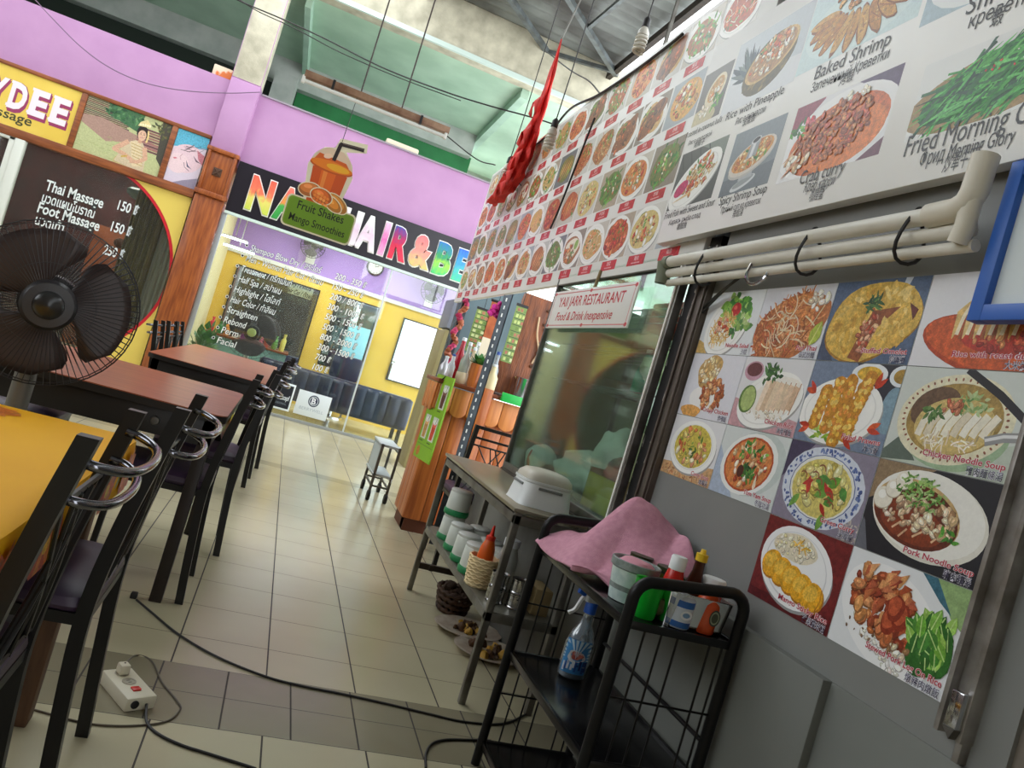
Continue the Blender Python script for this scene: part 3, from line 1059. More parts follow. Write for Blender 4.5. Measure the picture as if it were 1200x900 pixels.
p.text('PROFESSIONAL', .165, .07, .035, (140, 150, 160), width=.22, align='C')
p.build('lettering', t)

# wall clock, wall fans
M_FAN = mat('black_fan_plastic', (44, 42, 44), .4)
q = px(440, 313, 1, SB - .04)
t = thing('wall_clock', 'round wall clock with dark rim on the violet salon wall', 'clock', tuple(q))
MX = Matrix.Rotation(PI / 2, 3, 'X')
MB().lathe([(.135, 0), (.14, .02), (.135, .04), (.115, .045)], q + Vector((0, .04, 0)), 28, M=MX).build('rim', M_FAN, t)
p = Pic(q + Vector((-.12, -.006, -.12)), RX, RZ, .24, .24)
p.ell(.12, .12, .113, .113, (226, 228, 226))
for i in range(12):
    a = i * PI / 6
    p.line([(.12 + .088 * math.cos(a), .12 + .088 * math.sin(a)), (.12 + .104 * math.cos(a), .12 + .104 * math.sin(a))], .008, (40, 40, 44))
p.line([(.12, .12), (.17, .15)], .008, (30, 30, 34))
p.line([(.12, .12), (.10, .20)], .006, (30, 30, 34))
p.build('face', t)


def fan_cage(c, r, n, axis, wire, rings=(.35, .68, 1.0), depth=.06, spokes=40):
    """two domed wire grilles round centre c; axis = unit vector the fan blows along"""
    x, y, d = frame_of(axis)
    b = MB()
    for sg in (1, -1):
        for q in rings:
            dz = sg * depth * (1.02 - q * q)
            b.tube([c + (x * math.cos(a) + y * math.sin(a)) * (r * q) + d * dz for a in [2 * PI * i / 36 for i in range(36)]], wire * (1.9 if q == 1 else 1), 5, closed=True)
        for i in range(spokes):
            a = 2 * PI * i / spokes
            e = x * math.cos(a) + y * math.sin(a)
            t_ = y * math.cos(a) - x * math.sin(a)
            b.tube([c + e * (r * q) + t_ * (r * .12 * (q - .15)) + d * (sg * depth * (1.02 - q * q)) for q in (.2, .45, .7, .9, 1.0)], wire, 4)
    return b


def fan_blade(c, r, a, axis, wide=1.0, r0=.2):
    x, y, d = frame_of(axis)

    def fn(u, v):
        q = r * (r0 + (1 - r0) * v)
        half = (.45 + .5 * math.sin(min(1, v * 1.15) * PI * .62)) * wide
        half *= 1 if v < .8 else math.sqrt(max(.02, 1 - ((v - .8) / .205) ** 2)) * .55 + .45
        th = a + (u - .5) * 1.55 * half + v * .25
        return c + (x * math.cos(th) + y * math.sin(th)) * q + d * (.05 * (u - .5) * r / .2 * .5)
    return MB().grid(fn, 8, 8)


for i, (q, dia, lab) in enumerate(((px(367, 288, 1, SB - .25), .19, 'black wall fan on the violet salon wall, above the price list'), (px(508, 341, 1, SB - .25), .2, 'grey wall fan on the violet salon wall, nearest the menu board'))):
    t = thing('wall_fan', lab, 'fan', tuple(q), 'wall fans in the salon')
    ax = Vector((-.25, -1, -.15)).normalized()
    fan_cage(q, dia, 0, ax, .0025, spokes=24).build('cage', M_FAN, t)
    for k in range(3):
        fan_blade(q, dia * .88, k * 2.09 + .4, ax).build('blade', mat('grey_fan_blade', (96, 92, 98), .4), t, thick=.003)
    MB().lathe([(.05, 0), (.055, .06), (.03, .12)], q - ax * .13, 16, M=Matrix((frame_of(ax)[0], frame_of(ax)[1], ax)).transposed()).build('motor', M_FAN, t)
    b = MB().tube([q - ax * .1, q + Vector((.02, .18, -.12)), (q.x + .02, SB, q.z - .16)], .018, 8).box((q.x - .05, SB - .02, q.z - .26), (q.x + .09, SB, q.z - .08))
    b.build('bracket', mat('white_enamel', 0), t)

# mirrors
M_MIRROR = mat('mirror_glass', (232, 238, 238), .02, 1.0)
for i, (pts, lab) in enumerate((((278, 318, 376, 335, 346, 440), 'wide black framed salon mirror nearest the teak pilaster'), ((398, 345, 443, 363, 417, 438), 'black framed salon mirror behind the price column'), ((475, 373, 512, 387, 492, 455), 'black framed salon mirror nearest the menu board'))):
    a, c, d = px(pts[0], pts[1], 1, SB - .03), px(pts[2], pts[3], 1, SB - .03), px(pts[4], pts[5], 1, SB - .03)
    x0, x1, z1, z0 = a.x, c.x, (a.z + c.z) / 2, d.z
    t = thing('wall_mirror', lab, 'mirror', (x0, SB - .03, z0), 'mirrors on the salon wall')
    MB().box((x0, SB - .03, z0), (x1, SB - .012, z1)).build('glass', M_MIRROR, t)
    b = MB()
    for e in ((x0 - .02, z0 - .02, x1 + .02, z0), (x0 - .02, z1, x1 + .02, z1 + .02), (x0 - .02, z0, x0, z1), (x1, z0, x1 + .02, z1)):
        b.box((e[0], SB - .04, e[1]), (e[2], SB - .01, e[3]))
    b.build('frame', mat('black_frame', (30, 32, 32), .4), t)

# things standing in the salon
t = thing('tufted_sofa', 'long dark navy tufted sofa behind the salon glass', 'sofa', (.9, 10.7, 0))
M_NAVY = mat('navy_leather', (34, 44, 84), .35, c2=(26, 34, 66), scale=6)


def tuft(u, v):
    s_ = abs(math.sin(u * 13 * PI)) ** .5 * .045
    return (-.25 + 2.1 * u, 10.55 - s_ - .03 * math.sin(v * PI), .22 + .42 * v)


MB().grid(tuft, 110, 8).build('back_cushion', M_NAVY, t, thick=.03)
MB().box((-.25, 10.56, .2), (1.85, 10.75, .66)).build('frame', M_NAVY, t, bevel=.03)
MB().box((-.25, 10.75, .2), (1.85, 11.3, .44)).build('seat', M_NAVY, t, bevel=.05)
for i, x in enumerate((-.2, 1.8)):
    for y in (10.62, 11.2):
        MB().bar((x, y, 0), (x, y, .2), .05, .05).build('leg', M_BLACKP, t)
q = px(405, 425, 1, 11.6)
t = thing('salon_chair', 'black salon chair in front of the yellow wall behind the sofa', 'chair', (q.x, 11.75, 0))
MB().box((q.x - .2, 11.5, .62), (q.x + .24, 11.62, .98)).build('backrest', M_NAVY, t, bevel=.04)
MB().box((q.x - .24, 11.6, .5), (q.x + .26, 12.1, .62)).build('seat', M_NAVY, t, bevel=.04)
MB().lathe([(.22, 0), (.2, .03), (.05, .05), (.04, .5)], (q.x, 11.85, 0), 20).build('pedestal', mat('chrome', (200, 202, 206), .12, 1.0), t)
t = thing('salon_partition', 'pale blue panel leaning by the middle salon mirror', 'panel', (1.28, 12.25, 0))
a, c = px(411, 378, 1, 12.3), px(437, 384, 1, 12.3)
MB().box((a.x, 12.27, .55), (c.x - .02, 12.31, a.z - .02)).build('board', mat('pale_blue_panel', (150, 214, 232), .5), t, bevel=.004)
for x in (a.x + .05, c.x - .08):
    MB().bar((x, 12.29, 0), (x, 12.29, .56), .04, .03).build('leg', M_STEEL, t)
t = thing('product_shelf', 'low cabinet of colourful bottles standing in for reflections behind the price list', 'cabinet', (-.65, 12.0, 0))  # added cabinet and bottles supply the colours reflected in the window
MB().box((-1.15, 11.8, 0), (.05, 12.15, .72)).build('body', mat('teal_cabinet', (120, 160, 150), .5, c2=(96, 130, 126), scale=3), t, bevel=.01)
MB().box((-1.17, 11.78, .72), (.07, 12.17, .75)).build('top', M_WOODH, t, bevel=.004)
BC = [(214, 40, 60), (60, 130, 70), (230, 150, 60), (240, 236, 220), (130, 60, 140), (40, 90, 150), (210, 100, 130), (170, 60, 40), (90, 150, 60), (200, 190, 90)]
bm_ = None
for i in range(10):
    x = -1.08 + i * .115
    h = R.uniform(.16, .3)
    o = MB().lathe([(.035, 0), (.038, .02), (.038, h * .65), (.016, h * .75), (.016, h * .86), (.021, h * .87), (.021, h)], (x, 11.9 + R.uniform(-.03, .1), .75), 14).build('reflection_bottle', mat('product_%d' % i, BC[i], .35))
    nm = ('red', 'dark green', 'orange', 'white', 'purple', 'navy blue', 'rose pink', 'rust brown', 'leaf green', 'mustard')[i]
    tag(o, nm + ' bottle on the salon cabinet, made up to give reflected colour', 'bottle', 'salon bottles standing in for reflections')
t = thing('potted_plant', 'leafy plant in a white pot behind the salon glass, standing in for reflected greenery', 'plant', (-.98, 10.5, 0))  # added plant stands in for greenery reflected in the window glass
MB().lathe([(.12, 0), (.15, .2), (.16, .4), (.165, .42), (.14, .42), (.13, .36)], (-.98, 10.5, 0), 20).build('pot', mat('white_vinyl', 0), t)
b = MB()
for i in range(70):
    a, el = R.random() * 2 * PI, R.uniform(.1, 1.4)
    l_ = R.uniform(.2, .42)
    c0 = Vector((-.98, 10.5, .42))
    d = Vector((math.cos(a) * math.cos(el) * .55, math.sin(a) * math.cos(el) * .5, math.sin(el)))
    sd = Vector((-math.sin(a), math.cos(a), 0)) * .045
    e = c0 + d * l_
    b.add([e - sd * .1, e + d * .05 - sd, e + d * .16 + Vector((0, 0, -.03)), e + d * .05 + sd], [(0, 1, 2, 3)])
    b.tube([c0, e], .004, 4)
b.build('foliage', mat('leaf_green', (52, 112, 56), .45, c2=(90, 150, 70), scale=12), t)


def pedestal_fan(name, lab, c, r, ax, blade_c, hub_c, pole_c, spokes, wire=.0014, base_z=0., rot=0.3, nblade=3, motor=True, rings=(.2, .98, 1.0)):
    t = thing(name, lab, 'fan', (c.x - ax.x * .1, c.y - ax.y * .1, base_z))
    fan_cage(c, r, 0, ax, wire, rings=rings, depth=r * .3, spokes=spokes).build('cage', M_FAN, t)
    for k in range(nblade):
        fan_blade(c, r * .9, k * 2 * PI / nblade + rot, ax, 1.3).build('blade', blade_c, t, thick=.003)
    MM = Matrix((frame_of(ax)[0], frame_of(ax)[1], ax)).transposed()
    MB().lathe([(r * .3, 0), (r * .3, .004), (r * .26, .02), (.0001, .024)], c + ax * (r * .3), 24, M=MM).build('grille_disc', M_FAN, t)
    MB().lathe([(r * .17, 0), (r * .16, .012), (r * .12, .022), (.0001, .026)], c + ax * (r * .3 + .02), 20, M=MM).build('badge', hub_c, t)
    MB().lathe([(r * .2, 0), (r * .34, .02), (r * .36, .1), (r * .28, .16), (.0001, .17)], c - ax * .04, 20, M=MM @ Matrix.Rotation(PI, 3, 'X')).build('motor', M_FAN, t)
    p0 = c - ax * .12
    b = MB().lathe([(.022, 0), (.022, .30), (.03, .31), (.03, p0.z - base_z - .05), (.015, p0.z - base_z - .02)], (p0.x, p0.y, base_z), 14)
    b.build('pole', pole_c, t)
    MB().lathe([(.2, 0), (.2, .02), (.16, .045), (.03, .07)], (p0.x, p0.y, base_z), 28).build('base', M_FAN, t)
    return t


q = px(296, 390, 1, 10.45)  # fan reflected in the window, built as a solid one behind it
pedestal_fan('pedestal_fan', 'pedestal fan with a lime hub behind the salon glass, built for a reflection', q, .34, Vector((-.05, -1, .02)).normalized(), mat('smoke_blade', (82, 76, 80), .35), mat('lime_badge', (196, 206, 120), .4), mat('white_enamel', 0), 36, .0016, rings=(.2, 1.0))
# ================================================================== FOOD PRINTS
LY, LZ = Vector((0, -1, 0)), Vector((0, 0, 1))        # reading direction and up on the right-hand wall

ORG = [(226, 130, 60), (206, 104, 44), (236, 160, 90), (190, 84, 36)]
TAN = [(226, 186, 130), (206, 160, 104), (236, 206, 160), (188, 140, 90)]
RED = [(204, 60, 40), (222, 90, 60), (170, 40, 30), (232, 120, 80)]
GRN = [(70, 140, 50), (96, 170, 60), (50, 110, 44), (130, 190, 80)]
PALE = [(244, 236, 216), (232, 220, 196), (250, 246, 232), (222, 204, 176)]
YEL = [(244, 206, 90), (232, 184, 60), (250, 222, 130), (220, 166, 50)]
BRN = [(150, 90, 50), (120, 66, 36), (176, 116, 70), (96, 52, 30)]


def d_generic(p, w, h, k):
    """one small printed dish in the clip box: background, plate, food"""
    x0, y0 = p.clip[0], p.clip[1]
    bgs = [(196, 198, 192), (206, 200, 188), (170, 178, 184), (150, 138, 124), (214, 212, 206), (120, 124, 128), (186, 170, 150)]
    p.fill(bgs[k * 3 % 7])
    cx, cy = x0 + w * (.5 + .05 * ((k * 5) % 3 - 1)), y0 + h * .5
    rx, ry = w * .56, h * (.50 + .04 * (k % 3))
    st = k % 8
    if k % 3 == 0:
        p.plate(cx, cy, rx, ry, rot=.2 * ((k % 3) - 1))
    fx, fy = rx * .74, ry * .74
    p.ell(cx, cy, fx * 1.06, fy * 1.0, R.choice([(206, 150, 84), (176, 116, 64), (196, 96, 56), (120, 130, 64), (216, 176, 110)]), .2 * ((k % 3) - 1), 22, .08)
    if st == 0:
        p.strands(cx, cy, fx, fy, 60, TAN + ORG[:2], h * .022, h * .3)
        p.greens(cx + fx * .3, cy + fy * .4, fx * .5, fy * .4, 16, GRN, h * .13)
        p.chunks(cx, cy, fx * .8, fy * .8, 18, ORG, h * .07)
    elif st == 1:
        p.ell(cx, cy, fx * 1.1, fy * 1.1, R.choice(ORG), 0, 20, .1)
        p.chunks(cx, cy, fx, fy, 44, RED + ORG, h * .09)
        p.greens(cx, cy + fy * .3, fx * .6, fy * .5, 9, GRN, h * .12)
    elif st == 2:
        p.greens(cx, cy, fx, fy, 46, GRN, h * .24, 0, .28)
        p.chunks(cx, cy, fx * .7, fy * .7, 10, PALE + TAN, h * .06)
        p.chunks(cx, cy, fx * .8, fy * .8, 5, RED, h * .04)
    elif st == 3:
        p.ell(cx, cy, fx * 1.15, fy * .85, BRN[0], .5, 20, .1)
        p.chunks(cx, cy, fx, fy * .8, 22, BRN + ORG[1:2], h * .1, .5)
        p.greens(cx - fx * .5, cy + fy * .6, fx * .4, fy * .3, 9, GRN, h * .14)
    elif st == 4:
        for i in range(9):
            p.shrimp(*p.inside(cx, cy, fx * .8, fy * .8), h * .09, R.random() * 6)
        p.greens(cx, cy, fx * .8, fy * .8, 12, GRN, h * .13)
        p.strands(cx, cy, fx, fy, 14, PALE, h * .02, h * .2)
    elif st == 5:
        for i in range(6):
            a = 1.1 + R.uniform(-.12, .12)
            u = cx + fx * (-.7 + .28 * i)
            p.line([(u - h * .05, cy - fy * .8), (u, cy), (u + h * .09, cy + fy * .9)], h * .085, R.choice(ORG[:3] + YEL[1:2]), 10, True)
            p.line([(u - h * .04, cy - fy * .6), (u + h * .04, cy + fy * .4)], h * .02, (250, 206, 150))
        p.ell(cx - fx * .75, cy - fy * .6, h * .09, h * .08, (180, 60, 40))
        p.greens(cx + fx * .7, cy - fy * .4, fx * .3, fy * .4, 7, GRN, h * .14)
    elif st == 6:
        p.ell(cx, cy, fx * 1.12, fy * 1.08, R.choice([(232, 180, 96), (224, 140, 70), (222, 200, 130)]), 0, 24)
        p.chunks(cx, cy, fx * .9, fy * .9, 34, PALE + TAN + ORG + RED[:2], h * .085)
        p.greens(cx, cy, fx * .8, fy * .8, 12, GRN, h * .11)
    else:
        p.ell(cx, cy + fy * .1, fx * .9, fy * .75, R.choice(PALE), 0, 20, .08)
        p.chunks(cx - fx * .3, cy - fy * .2, fx * .6, fy * .6, 34, TAN + ORG + BRN[:1], h * .08)
        p.ell(cx + fx * .5, cy + fy * .3, h * .13, h * .13, R.choice([(240, 190, 60), (200, 60, 50), (150, 190, 90)]))
        p.greens(cx + fx * .3, cy - fy * .5, fx * .5, fy * .3, 10, GRN, h * .13)


# ------------------------------------------------------------------ the long far board: four rows of small dishes
BX = 1.25
t = thing('menu_board', 'long white menu board with four rows of small dish photos over red tags', 'menu board', (BX, 4.5, 1.77))
t.location = (BX, 4.5, 1.77)
MB().box((BX, 2.40, 1.765), (BX + .03, 6.60, 2.945)).build('panel', mat('white_menu_panel', (240, 240, 237), .4, c2=(232, 232, 229), scale=2), t, bevel=.003)
p = Pic((BX, 6.60, 1.765), LY, LZ, 4.20, 1.18)
k = 0
for row in range(4):
    for col in range(14):
        y1 = 2.60 + .287 * col + .14                   # centre of the red tag is y = 2.66 + .29 n
        cy = 2.66 + .290 * col
        u = 6.60 - cy
        v = .055 + .2855 * row
        if u < .12:
            continue
        wd, ht = .274, .212
        p.clip = (max(0, u - wd / 2), v + .032, min(4.2, u + wd / 2), min(1.175, v + .032 + ht))
        k += 1
        p.k = .0006
        d_generic(p, wd, ht, k * 3 + row + (col * row) % 5)
        p.clip = (0, 0, 4.2, 1.18)
        p.poly([(u - .082, v - .022), (u + .082, v - .022), (u + .082, v + .024), (u - .082, v + .024)], (206, 40, 46), 4)
        cjk = ['炒飯', '炸蝦', '豬肉', '牛肉湯', '咖喱雞', '辣魚', '烤雞', '蔬菜'][(k * 5 + row) % 8]
        p.text(cjk, u, v + .001, .022, (246, 226, 222), align='C')
        p.rect(u - .04, v - .014, u + .04, v - .008, (232, 170, 166))
p.build('printed_dishes', t)

# ------------------------------------------------------------------ the large near board
NX = 1.20
t = thing('menu_board', 'large white menu board with big captioned dish photos hung over the cooking counter', 'menu board', (NX, 1.2, 1.84))
NY0, NZ0, NH = 2.69, 1.845, .86


def nq(x, y):
    a = px(x, y, 0, NX)
    return NY0 - a.y, a.z - NZ0


b = MB().box((NX + .0001, -.6, NZ0), (NX + .035, NY0, NZ0 + NH - .055))
b.build('panel', mat('white_menu_panel', 0), t, bevel=.003)
b = MB()
for y in (2.6, 1.9, 1.1):
    b.box((NX + .035, y - .02, NZ0 + .1), (BX + .08, y + .02, NZ0 + .14))
b.build('mounting_bracket', M_STEEL, t)


def dish_box(c1, c2, c3, c4):
    q = [nq(*c) for c in (c1, c2, c3, c4)]
    xs, ys = [a[0] for a in q], [a[1] for a in q]
    return (xs[0] + xs[3]) / 2, (ys[2] + ys[3]) / 2, (xs[1] + xs[2]) / 2, (ys[0] + ys[1]) / 2


def near_dish(box, draw, name='dish_photo', label=None):
    u0, v0, u1, v1 = box
    p = Pic((NX, NY0, NZ0), LY, LZ, 3.3, NH, lift=.0001)
    p.clip = (u0, v0, u1, min(v1, NH - .06))
    draw(p, u0, v0, u1 - u0, v1 - v0)
    p.build(name, t, label=label)


def nd_pineapple(p, x, y, w, h):
    p.fill((196, 204, 210))
    p.poly([(x, y), (x + w, y), (x + w, y + h * .34), (x, y + h * .5)], (216, 220, 224))
    for i in range(26):
        a = 2.3 + R.uniform(-.9, .9)
        p.leaf(x + w * .30, y + h * .40, h * R.uniform(.35, .6), h * .07, a, R.choice([(60, 78, 86), (86, 106, 106), (44, 60, 74), (110, 128, 122)]))
    p.ell(x + w * .56, y + h * .46, w * .34, h * .36, (96, 84, 46), .3, 26)
    for i in range(44):
        u, v = p.inside(x + w * .57, y + h * .38, w * .30, h * .27, .3)
        p.ell(u, v, w * .035, h * .03, R.choice([(130, 110, 56), (110, 96, 52), (90, 80, 50), (150, 130, 70)]), .7, 6)
    p.ell(x + w * .57, y + h * .54, w * .33, h * .26, (216, 180, 110), .3, 26)
    p.ell(x + w * .57, y + h * .545, w * .30, h * .235, (186, 140, 90), .3, 24)
    p.chunks(x + w * .56, y + h * .57, w * .26, h * .21, 90, TAN + PALE + ORG[:2], h * .05, .3)
    p.chunks(x + w * .68, y + h * .72, w * .12, h * .09, 14, ORG + RED[1:2], h * .05)
    p.greens(x + w * .5, y + h * .68, w * .12, h * .06, 7, GRN, h * .08)


def nd_baked(p, x, y, w, h):
    p.fill((206, 226, 228))
    p.ell(x + w * .5, y + h * .42, w * .48, h * .42, (214, 232, 232))
    n = 12
    for i in range(n):
        a = PI * 1.02 + PI * .98 * i / (n - 1)
        u, v = x + w * .5 + w * .33 * math.cos(a), y + h * .58 + h * .32 * math.sin(a)
        p.ell(u, v - h * .01, w * .14, h * .085, (146, 84, 30), a, 14, .1)
        p.ell(u, v, w * .13, h * .075, R.choice([(206, 150, 66), (196, 134, 56), (216, 166, 84)]), a, 14, .12)
        p.chunks(u, v, w * .1, h * .05, 12, [(232, 190, 110), (180, 120, 50), (220, 160, 80)], h * .018, a)
        p.line([(u - w * .1 * math.cos(a), v - h * .07 * math.sin(a)), (u + w * .1 * math.cos(a), v + h * .07 * math.sin(a))], h * .012, (170, 100, 40))
    p.chunks(x + w * .5, y + h * .75, w * .26, h * .2, 60, [(206, 140, 60), (226, 170, 90), (180, 116, 46)], h * .045)


def nd_crab(p, x, y, w, h):
    p.fill((226, 226, 228))
    p.poly([(x, y + h), (x, y + h * .55), (x + w * .3, y + h * .98), (x + w * .3, y + h)], (150, 60, 84))
    p.poly([(x + w * .62, y + h), (x + w, y + h), (x + w, y + h * .72), (x + w * .85, y + h * .80)], (90, 70, 104))
    p.poly([(x + w, y), (x + w, y + h * .2), (x + w * .8, y)], (110, 60, 84))
    p.ell(x + w * .5, y + h * .46, w * .55, h * .5, (236, 236, 236), .12, 30)
    p.ell(x + w * .52, y + h * .42, w * .47, h * .43, (216, 110, 50), .12, 30)
    p.ell(x + w * .60, y + h * .34, w * .38, h * .34, (232, 130, 56), .12, 26)
    p.greens(x + w * .1, y + h * .62, w * .1, h * .12, 12, GRN, h * .14)
    p.chunks(x + w * .2, y + h * .72, w * .07, h * .06, 5, [(206, 50, 60), (226, 110, 120)], h * .06)
    p.chunks(x + w * .48, y + h * .50, w * .36, h * .36, 260, [(196, 110, 56), (180, 96, 50), (214, 140, 76), (160, 80, 44), (206, 90, 60)], h * .05, .1)
    p.chunks(x + w * .2, y + h * .26, w * .13, h * .16, 16, PALE + TAN, h * .06)
    p.line([(x + w * .05, y + h * .05), (x + w * .15, y + h * .2), (x + w * .22, y + h * .3)], h * .06, (214, 150, 110), 0, True)
    p.line([(x + w * .02, y + h * .25), (x + w * .1, y + h * .35), (x + w * .16, y + h * .45)], h * .05, (226, 180, 140), 0, True)
    p.chunks(x + w * .66, y + h * .86, w * .12, h * .06, 10, PALE, h * .05)


def nd_glory(p, x, y, w, h):
    p.fill((228, 230, 228))
    p.ell(x + w * .55, y + h * .42, w * .6, h * .42, (170, 140, 90), .1, 30)
    G = [(46, 150, 56), (34, 120, 48), (74, 180, 70), (30, 96, 50), (100, 200, 96), (24, 80, 48)]
    p.ell(x + w * .56, y + h * .48, w * .5, h * .36, (30, 96, 48), .15, 26, .08)
    for i in range(260):
        u, v = p.inside(x + w * .56, y + h * .46, w * .46, h * .38, .15)
        a = .45 + R.uniform(-.7, .7)
        q = w * R.uniform(.14, .32)
        p.line([(u - q / 2 * math.cos(a), v - q / 2 * math.sin(a)), (u, v + h * .02), (u + q / 2 * math.cos(a), v + q / 2 * math.sin(a))], h * R.uniform(.022, .05), R.choice(G), 12, R.random() < .6)
    p.chunks(x + w * .62, y + h * .62, w * .22, h * .16, 14, [(206, 40, 40), (226, 226, 206), (220, 80, 50)], h * .022)
    p.chunks(x + w * .9, y + h * .8, w * .06, h * .06, 4, [(226, 140, 70), (206, 90, 50)], h * .06)
    for i in range(9):
        p.line([(x + w * (.04 + .05 * i), y + h * (.08 + .01 * i)), (x + w * (.26 + .05 * i), y + h * (.16 + .02 * i))], h * .04, R.choice(G), 10, True)


def nd_fish(p, x, y, w, h):
    p.fill((84, 86, 84))
    p.poly([(x + w * .45, y + h), (x + w, y + h), (x + w, y + h * .7)], (120, 130, 120))
    for i in range(4):
        p.line([(x + w * (.2 * i), y + h), (x + w * (.2 * i + .12), y + h * .7)], h * .03, (60, 64, 62))
    p.plate(x + w * .48, y + h * .42, w * .52, h * .38, rot=.45)
    p.chunks(x + w * .54, y + h * .50, w * .36, h * .26, 80, RED[:2] + ORG + TAN, h * .06, .5)
    p.greens(x + w * .52, y + h * .62, w * .24, h * .12, 18, GRN + [(150, 170, 90)], h * .1)
    for i in range(7):
        p.line([(x + w * (.3 + .08 * i), y + h * .44), (x + w * (.42 + .08 * i), y + h * .60)], h * .028, (226, 206, 160))
    p.ell(x + w * .22, y + h * .34, w * .15, h * .12, (206, 50, 110), .4, 16)
    p.line([(x + w * .1, y + h * .12), (x + w * .4, y + h * .2), (x + w * .75, y + h * .4)], h * .05, (236, 206, 150), 0, True)


def nd_soup(p, x, y, w, h):
    p.fill((130, 140, 148))
    p.poly([(x, y), (x + w, y), (x + w, y + h * .35), (x, y + h * .25)], (112, 120, 128))
    p.ell(x + w * .46, y + h * .13, w * .24, h * .075, (206, 210, 212), .25)
    p.ell(x + w * .46, y + h * .15, w * .2, h * .05, (150, 156, 160), .25)
    p.poly([(x + w * .34, y + h * .18), (x + w * .62, y + h * .2), (x + w * .58, y + h * .36), (x + w * .40, y + h * .34)], (176, 180, 184))
    p.ell(x + w * .5, y + h * .46, w * .43, h * .21, (190, 186, 180), .25)
    p.ell(x + w * .5, y + h * .52, w * .44, h * .23, (214, 206, 196), .25)
    p.ell(x + w * .5, y + h * .54, w * .39, h * .195, (222, 160, 90), .25)
    p.chunks(x + w * .5, y + h * .54, w * .34, h * .17, 80, [(236, 200, 140), (226, 150, 80), (244, 220, 180), (206, 110, 60)], h * .045, .25)
    p.greens(x + w * .56, y + h * .56, w * .25, h * .11, 14, GRN + YEL[:1], h * .1)
    p.poly([(x + w * .38, y + h * .5), (x + w * .58, y + h * .52), (x + w * .6, y + h * .76), (x + w * .42, y + h * .74)], (160, 164, 168))
    p.poly([(x + w * .44, y + h * .5), (x + w * .5, y + h * .51), (x + w * .53, y + h * .76), (x + w * .47, y + h * .75)], (220, 222, 224))
    p.ell(x + w * .51, y + h * .76, w * .095, h * .05, (206, 208, 210), .2)
    p.ell(x + w * .51, y + h * .765, w * .07, h * .036, (36, 36, 42), .2)


def nd_coco(p, x, y, w, h):
    p.fill((112, 108, 104))
    p.ell(x + w * .3, y + h * .1, w * .5, h * .2, (206, 196, 160))
    p.ell(x + w * .58, y + h * .56, w * .36, h * .26, (226, 214, 184), .8)
    p.ell(x + w * .58, y + h * .58, w * .28, h * .19, (206, 160, 90), .8)
    p.chunks(x + w * .58, y + h * .58, w * .22, h * .15, 26, TAN + ORG[:1] + PALE, h * .045, .8)
    p.greens(x + w * .75, y + h * .3, w * .12, h * .14, 9, GRN, h * .18)
    p.chunks(x + w * .3, y + h * .2, w * .2, h * .12, 10, PALE, h * .06)


def nd_top(p, x, y, w, h):
    p.fill((176, 196, 206))
    p.ell(x + w * .5, y + h * .5, w * .5, h * .5, (232, 236, 236))
    for i in range(8):
        p.shrimp(*p.inside(x + w * .5, y + h * .5, w * .3, h * .3), h * .12, R.random() * 6)


near_dish(dish_box((868, 52), (952, 3), (934, 98), (846, 132)), nd_pineapple)
near_dish(dish_box((958, -24), (1096, -62), (1078, 22), (942, 82)), nd_baked)
near_dish(dish_box((930, 128), (1055, 78), (1034, 182), (916, 212)), nd_crab)
near_dish(dish_box((1082, 82), (1285, -10), (1262, 112), (1062, 163)), nd_glory)
near_dish(dish_box((799, 182), (850, 160), (838, 232), (783, 246)), nd_fish)
near_dish(dish_box((859, 160), (918, 134), (905, 214), (846, 230)), nd_soup)
near_dish(dish_box((827, 90), (859, 70), (846, 130), (810, 152)), nd_coco)
near_dish(dish_box((1100, -70), (1250, -140), (1240, -30), (1090, 14)), nd_top)
INK = (44, 44, 48)


def cap(lines):
    p = None
    for j, (s_, q0, q1, hh) in enumerate(lines):
        if j % 3 == 0:
            if p:
                p.build('caption', t)
            p = Pic((NX, NY0, NZ0), LY, LZ, 3.3, NH, lift=.0024 if j == 6 else .0012)
        (u0, v0), (u1, v1) = nq(*q0), nq(*q1)
        p.text(s_, u0, (v0 + v1) / 2, hh, INK, width=u1 - u0)
    p.build('caption', t)


cap((('Rice with Pineapple', (851, 139), (917, 113), .046), ('Рис с ананасом', (862, 146), (896, 132), .036), ('菠蘿飯', (870, 147), (884, 142), .034),
     ('Baked Shrimp', (955, 90), (1041, 57), .062), ('Запеченный Креветки', (951, 104), (1039, 74), .044), ('烤蝦', (983, 100), (999, 94), .042),
     ('Crab curry', (937, 215), (988, 204), .058), ('Краб карри', (942, 226), (977, 217), .044), ('咖喱蟹', (948, 236), (964, 232), .042),
     ('Fried Morning Glory', (1059, 183), (1250, 132), .074), ('Фрид Morning Glory', (1077, 194), (1187, 169), .05), ('炒牽牛花', (1104, 201), (1143, 192), .05),
     ('Shrimp', (1133, 12), (1215, -14), .07), ('креветки', (1136, 28), (1215, 4), .05), ('蝦', (1160, 31), (1174, 27), .05),
     ('Spicy Shrimp Soup', (843, 239), (897, 228), .044), ('Пряный суп из креветок', (845, 249), (890, 240), .032), ('辣蝦湯', (858, 255), (870, 252), .03),
     ('Fried Fish with Sweet and Sour', (779, 255), (836, 243), .04), ('Карась рыба слад', (784, 263), (820, 256), .03), ('糖醋魚', (793, 269), (804, 267), .03),
     ('Roasted in coconut balls', (804, 161), (845, 144), .036), ('Рис в кокосовой', (807, 170), (833, 160), .028), ('烤椰子', (813, 173), (825, 169), .028)))

# ------------------------------------------------------------------ stickers on the grey laminate
SX = WX - .0015


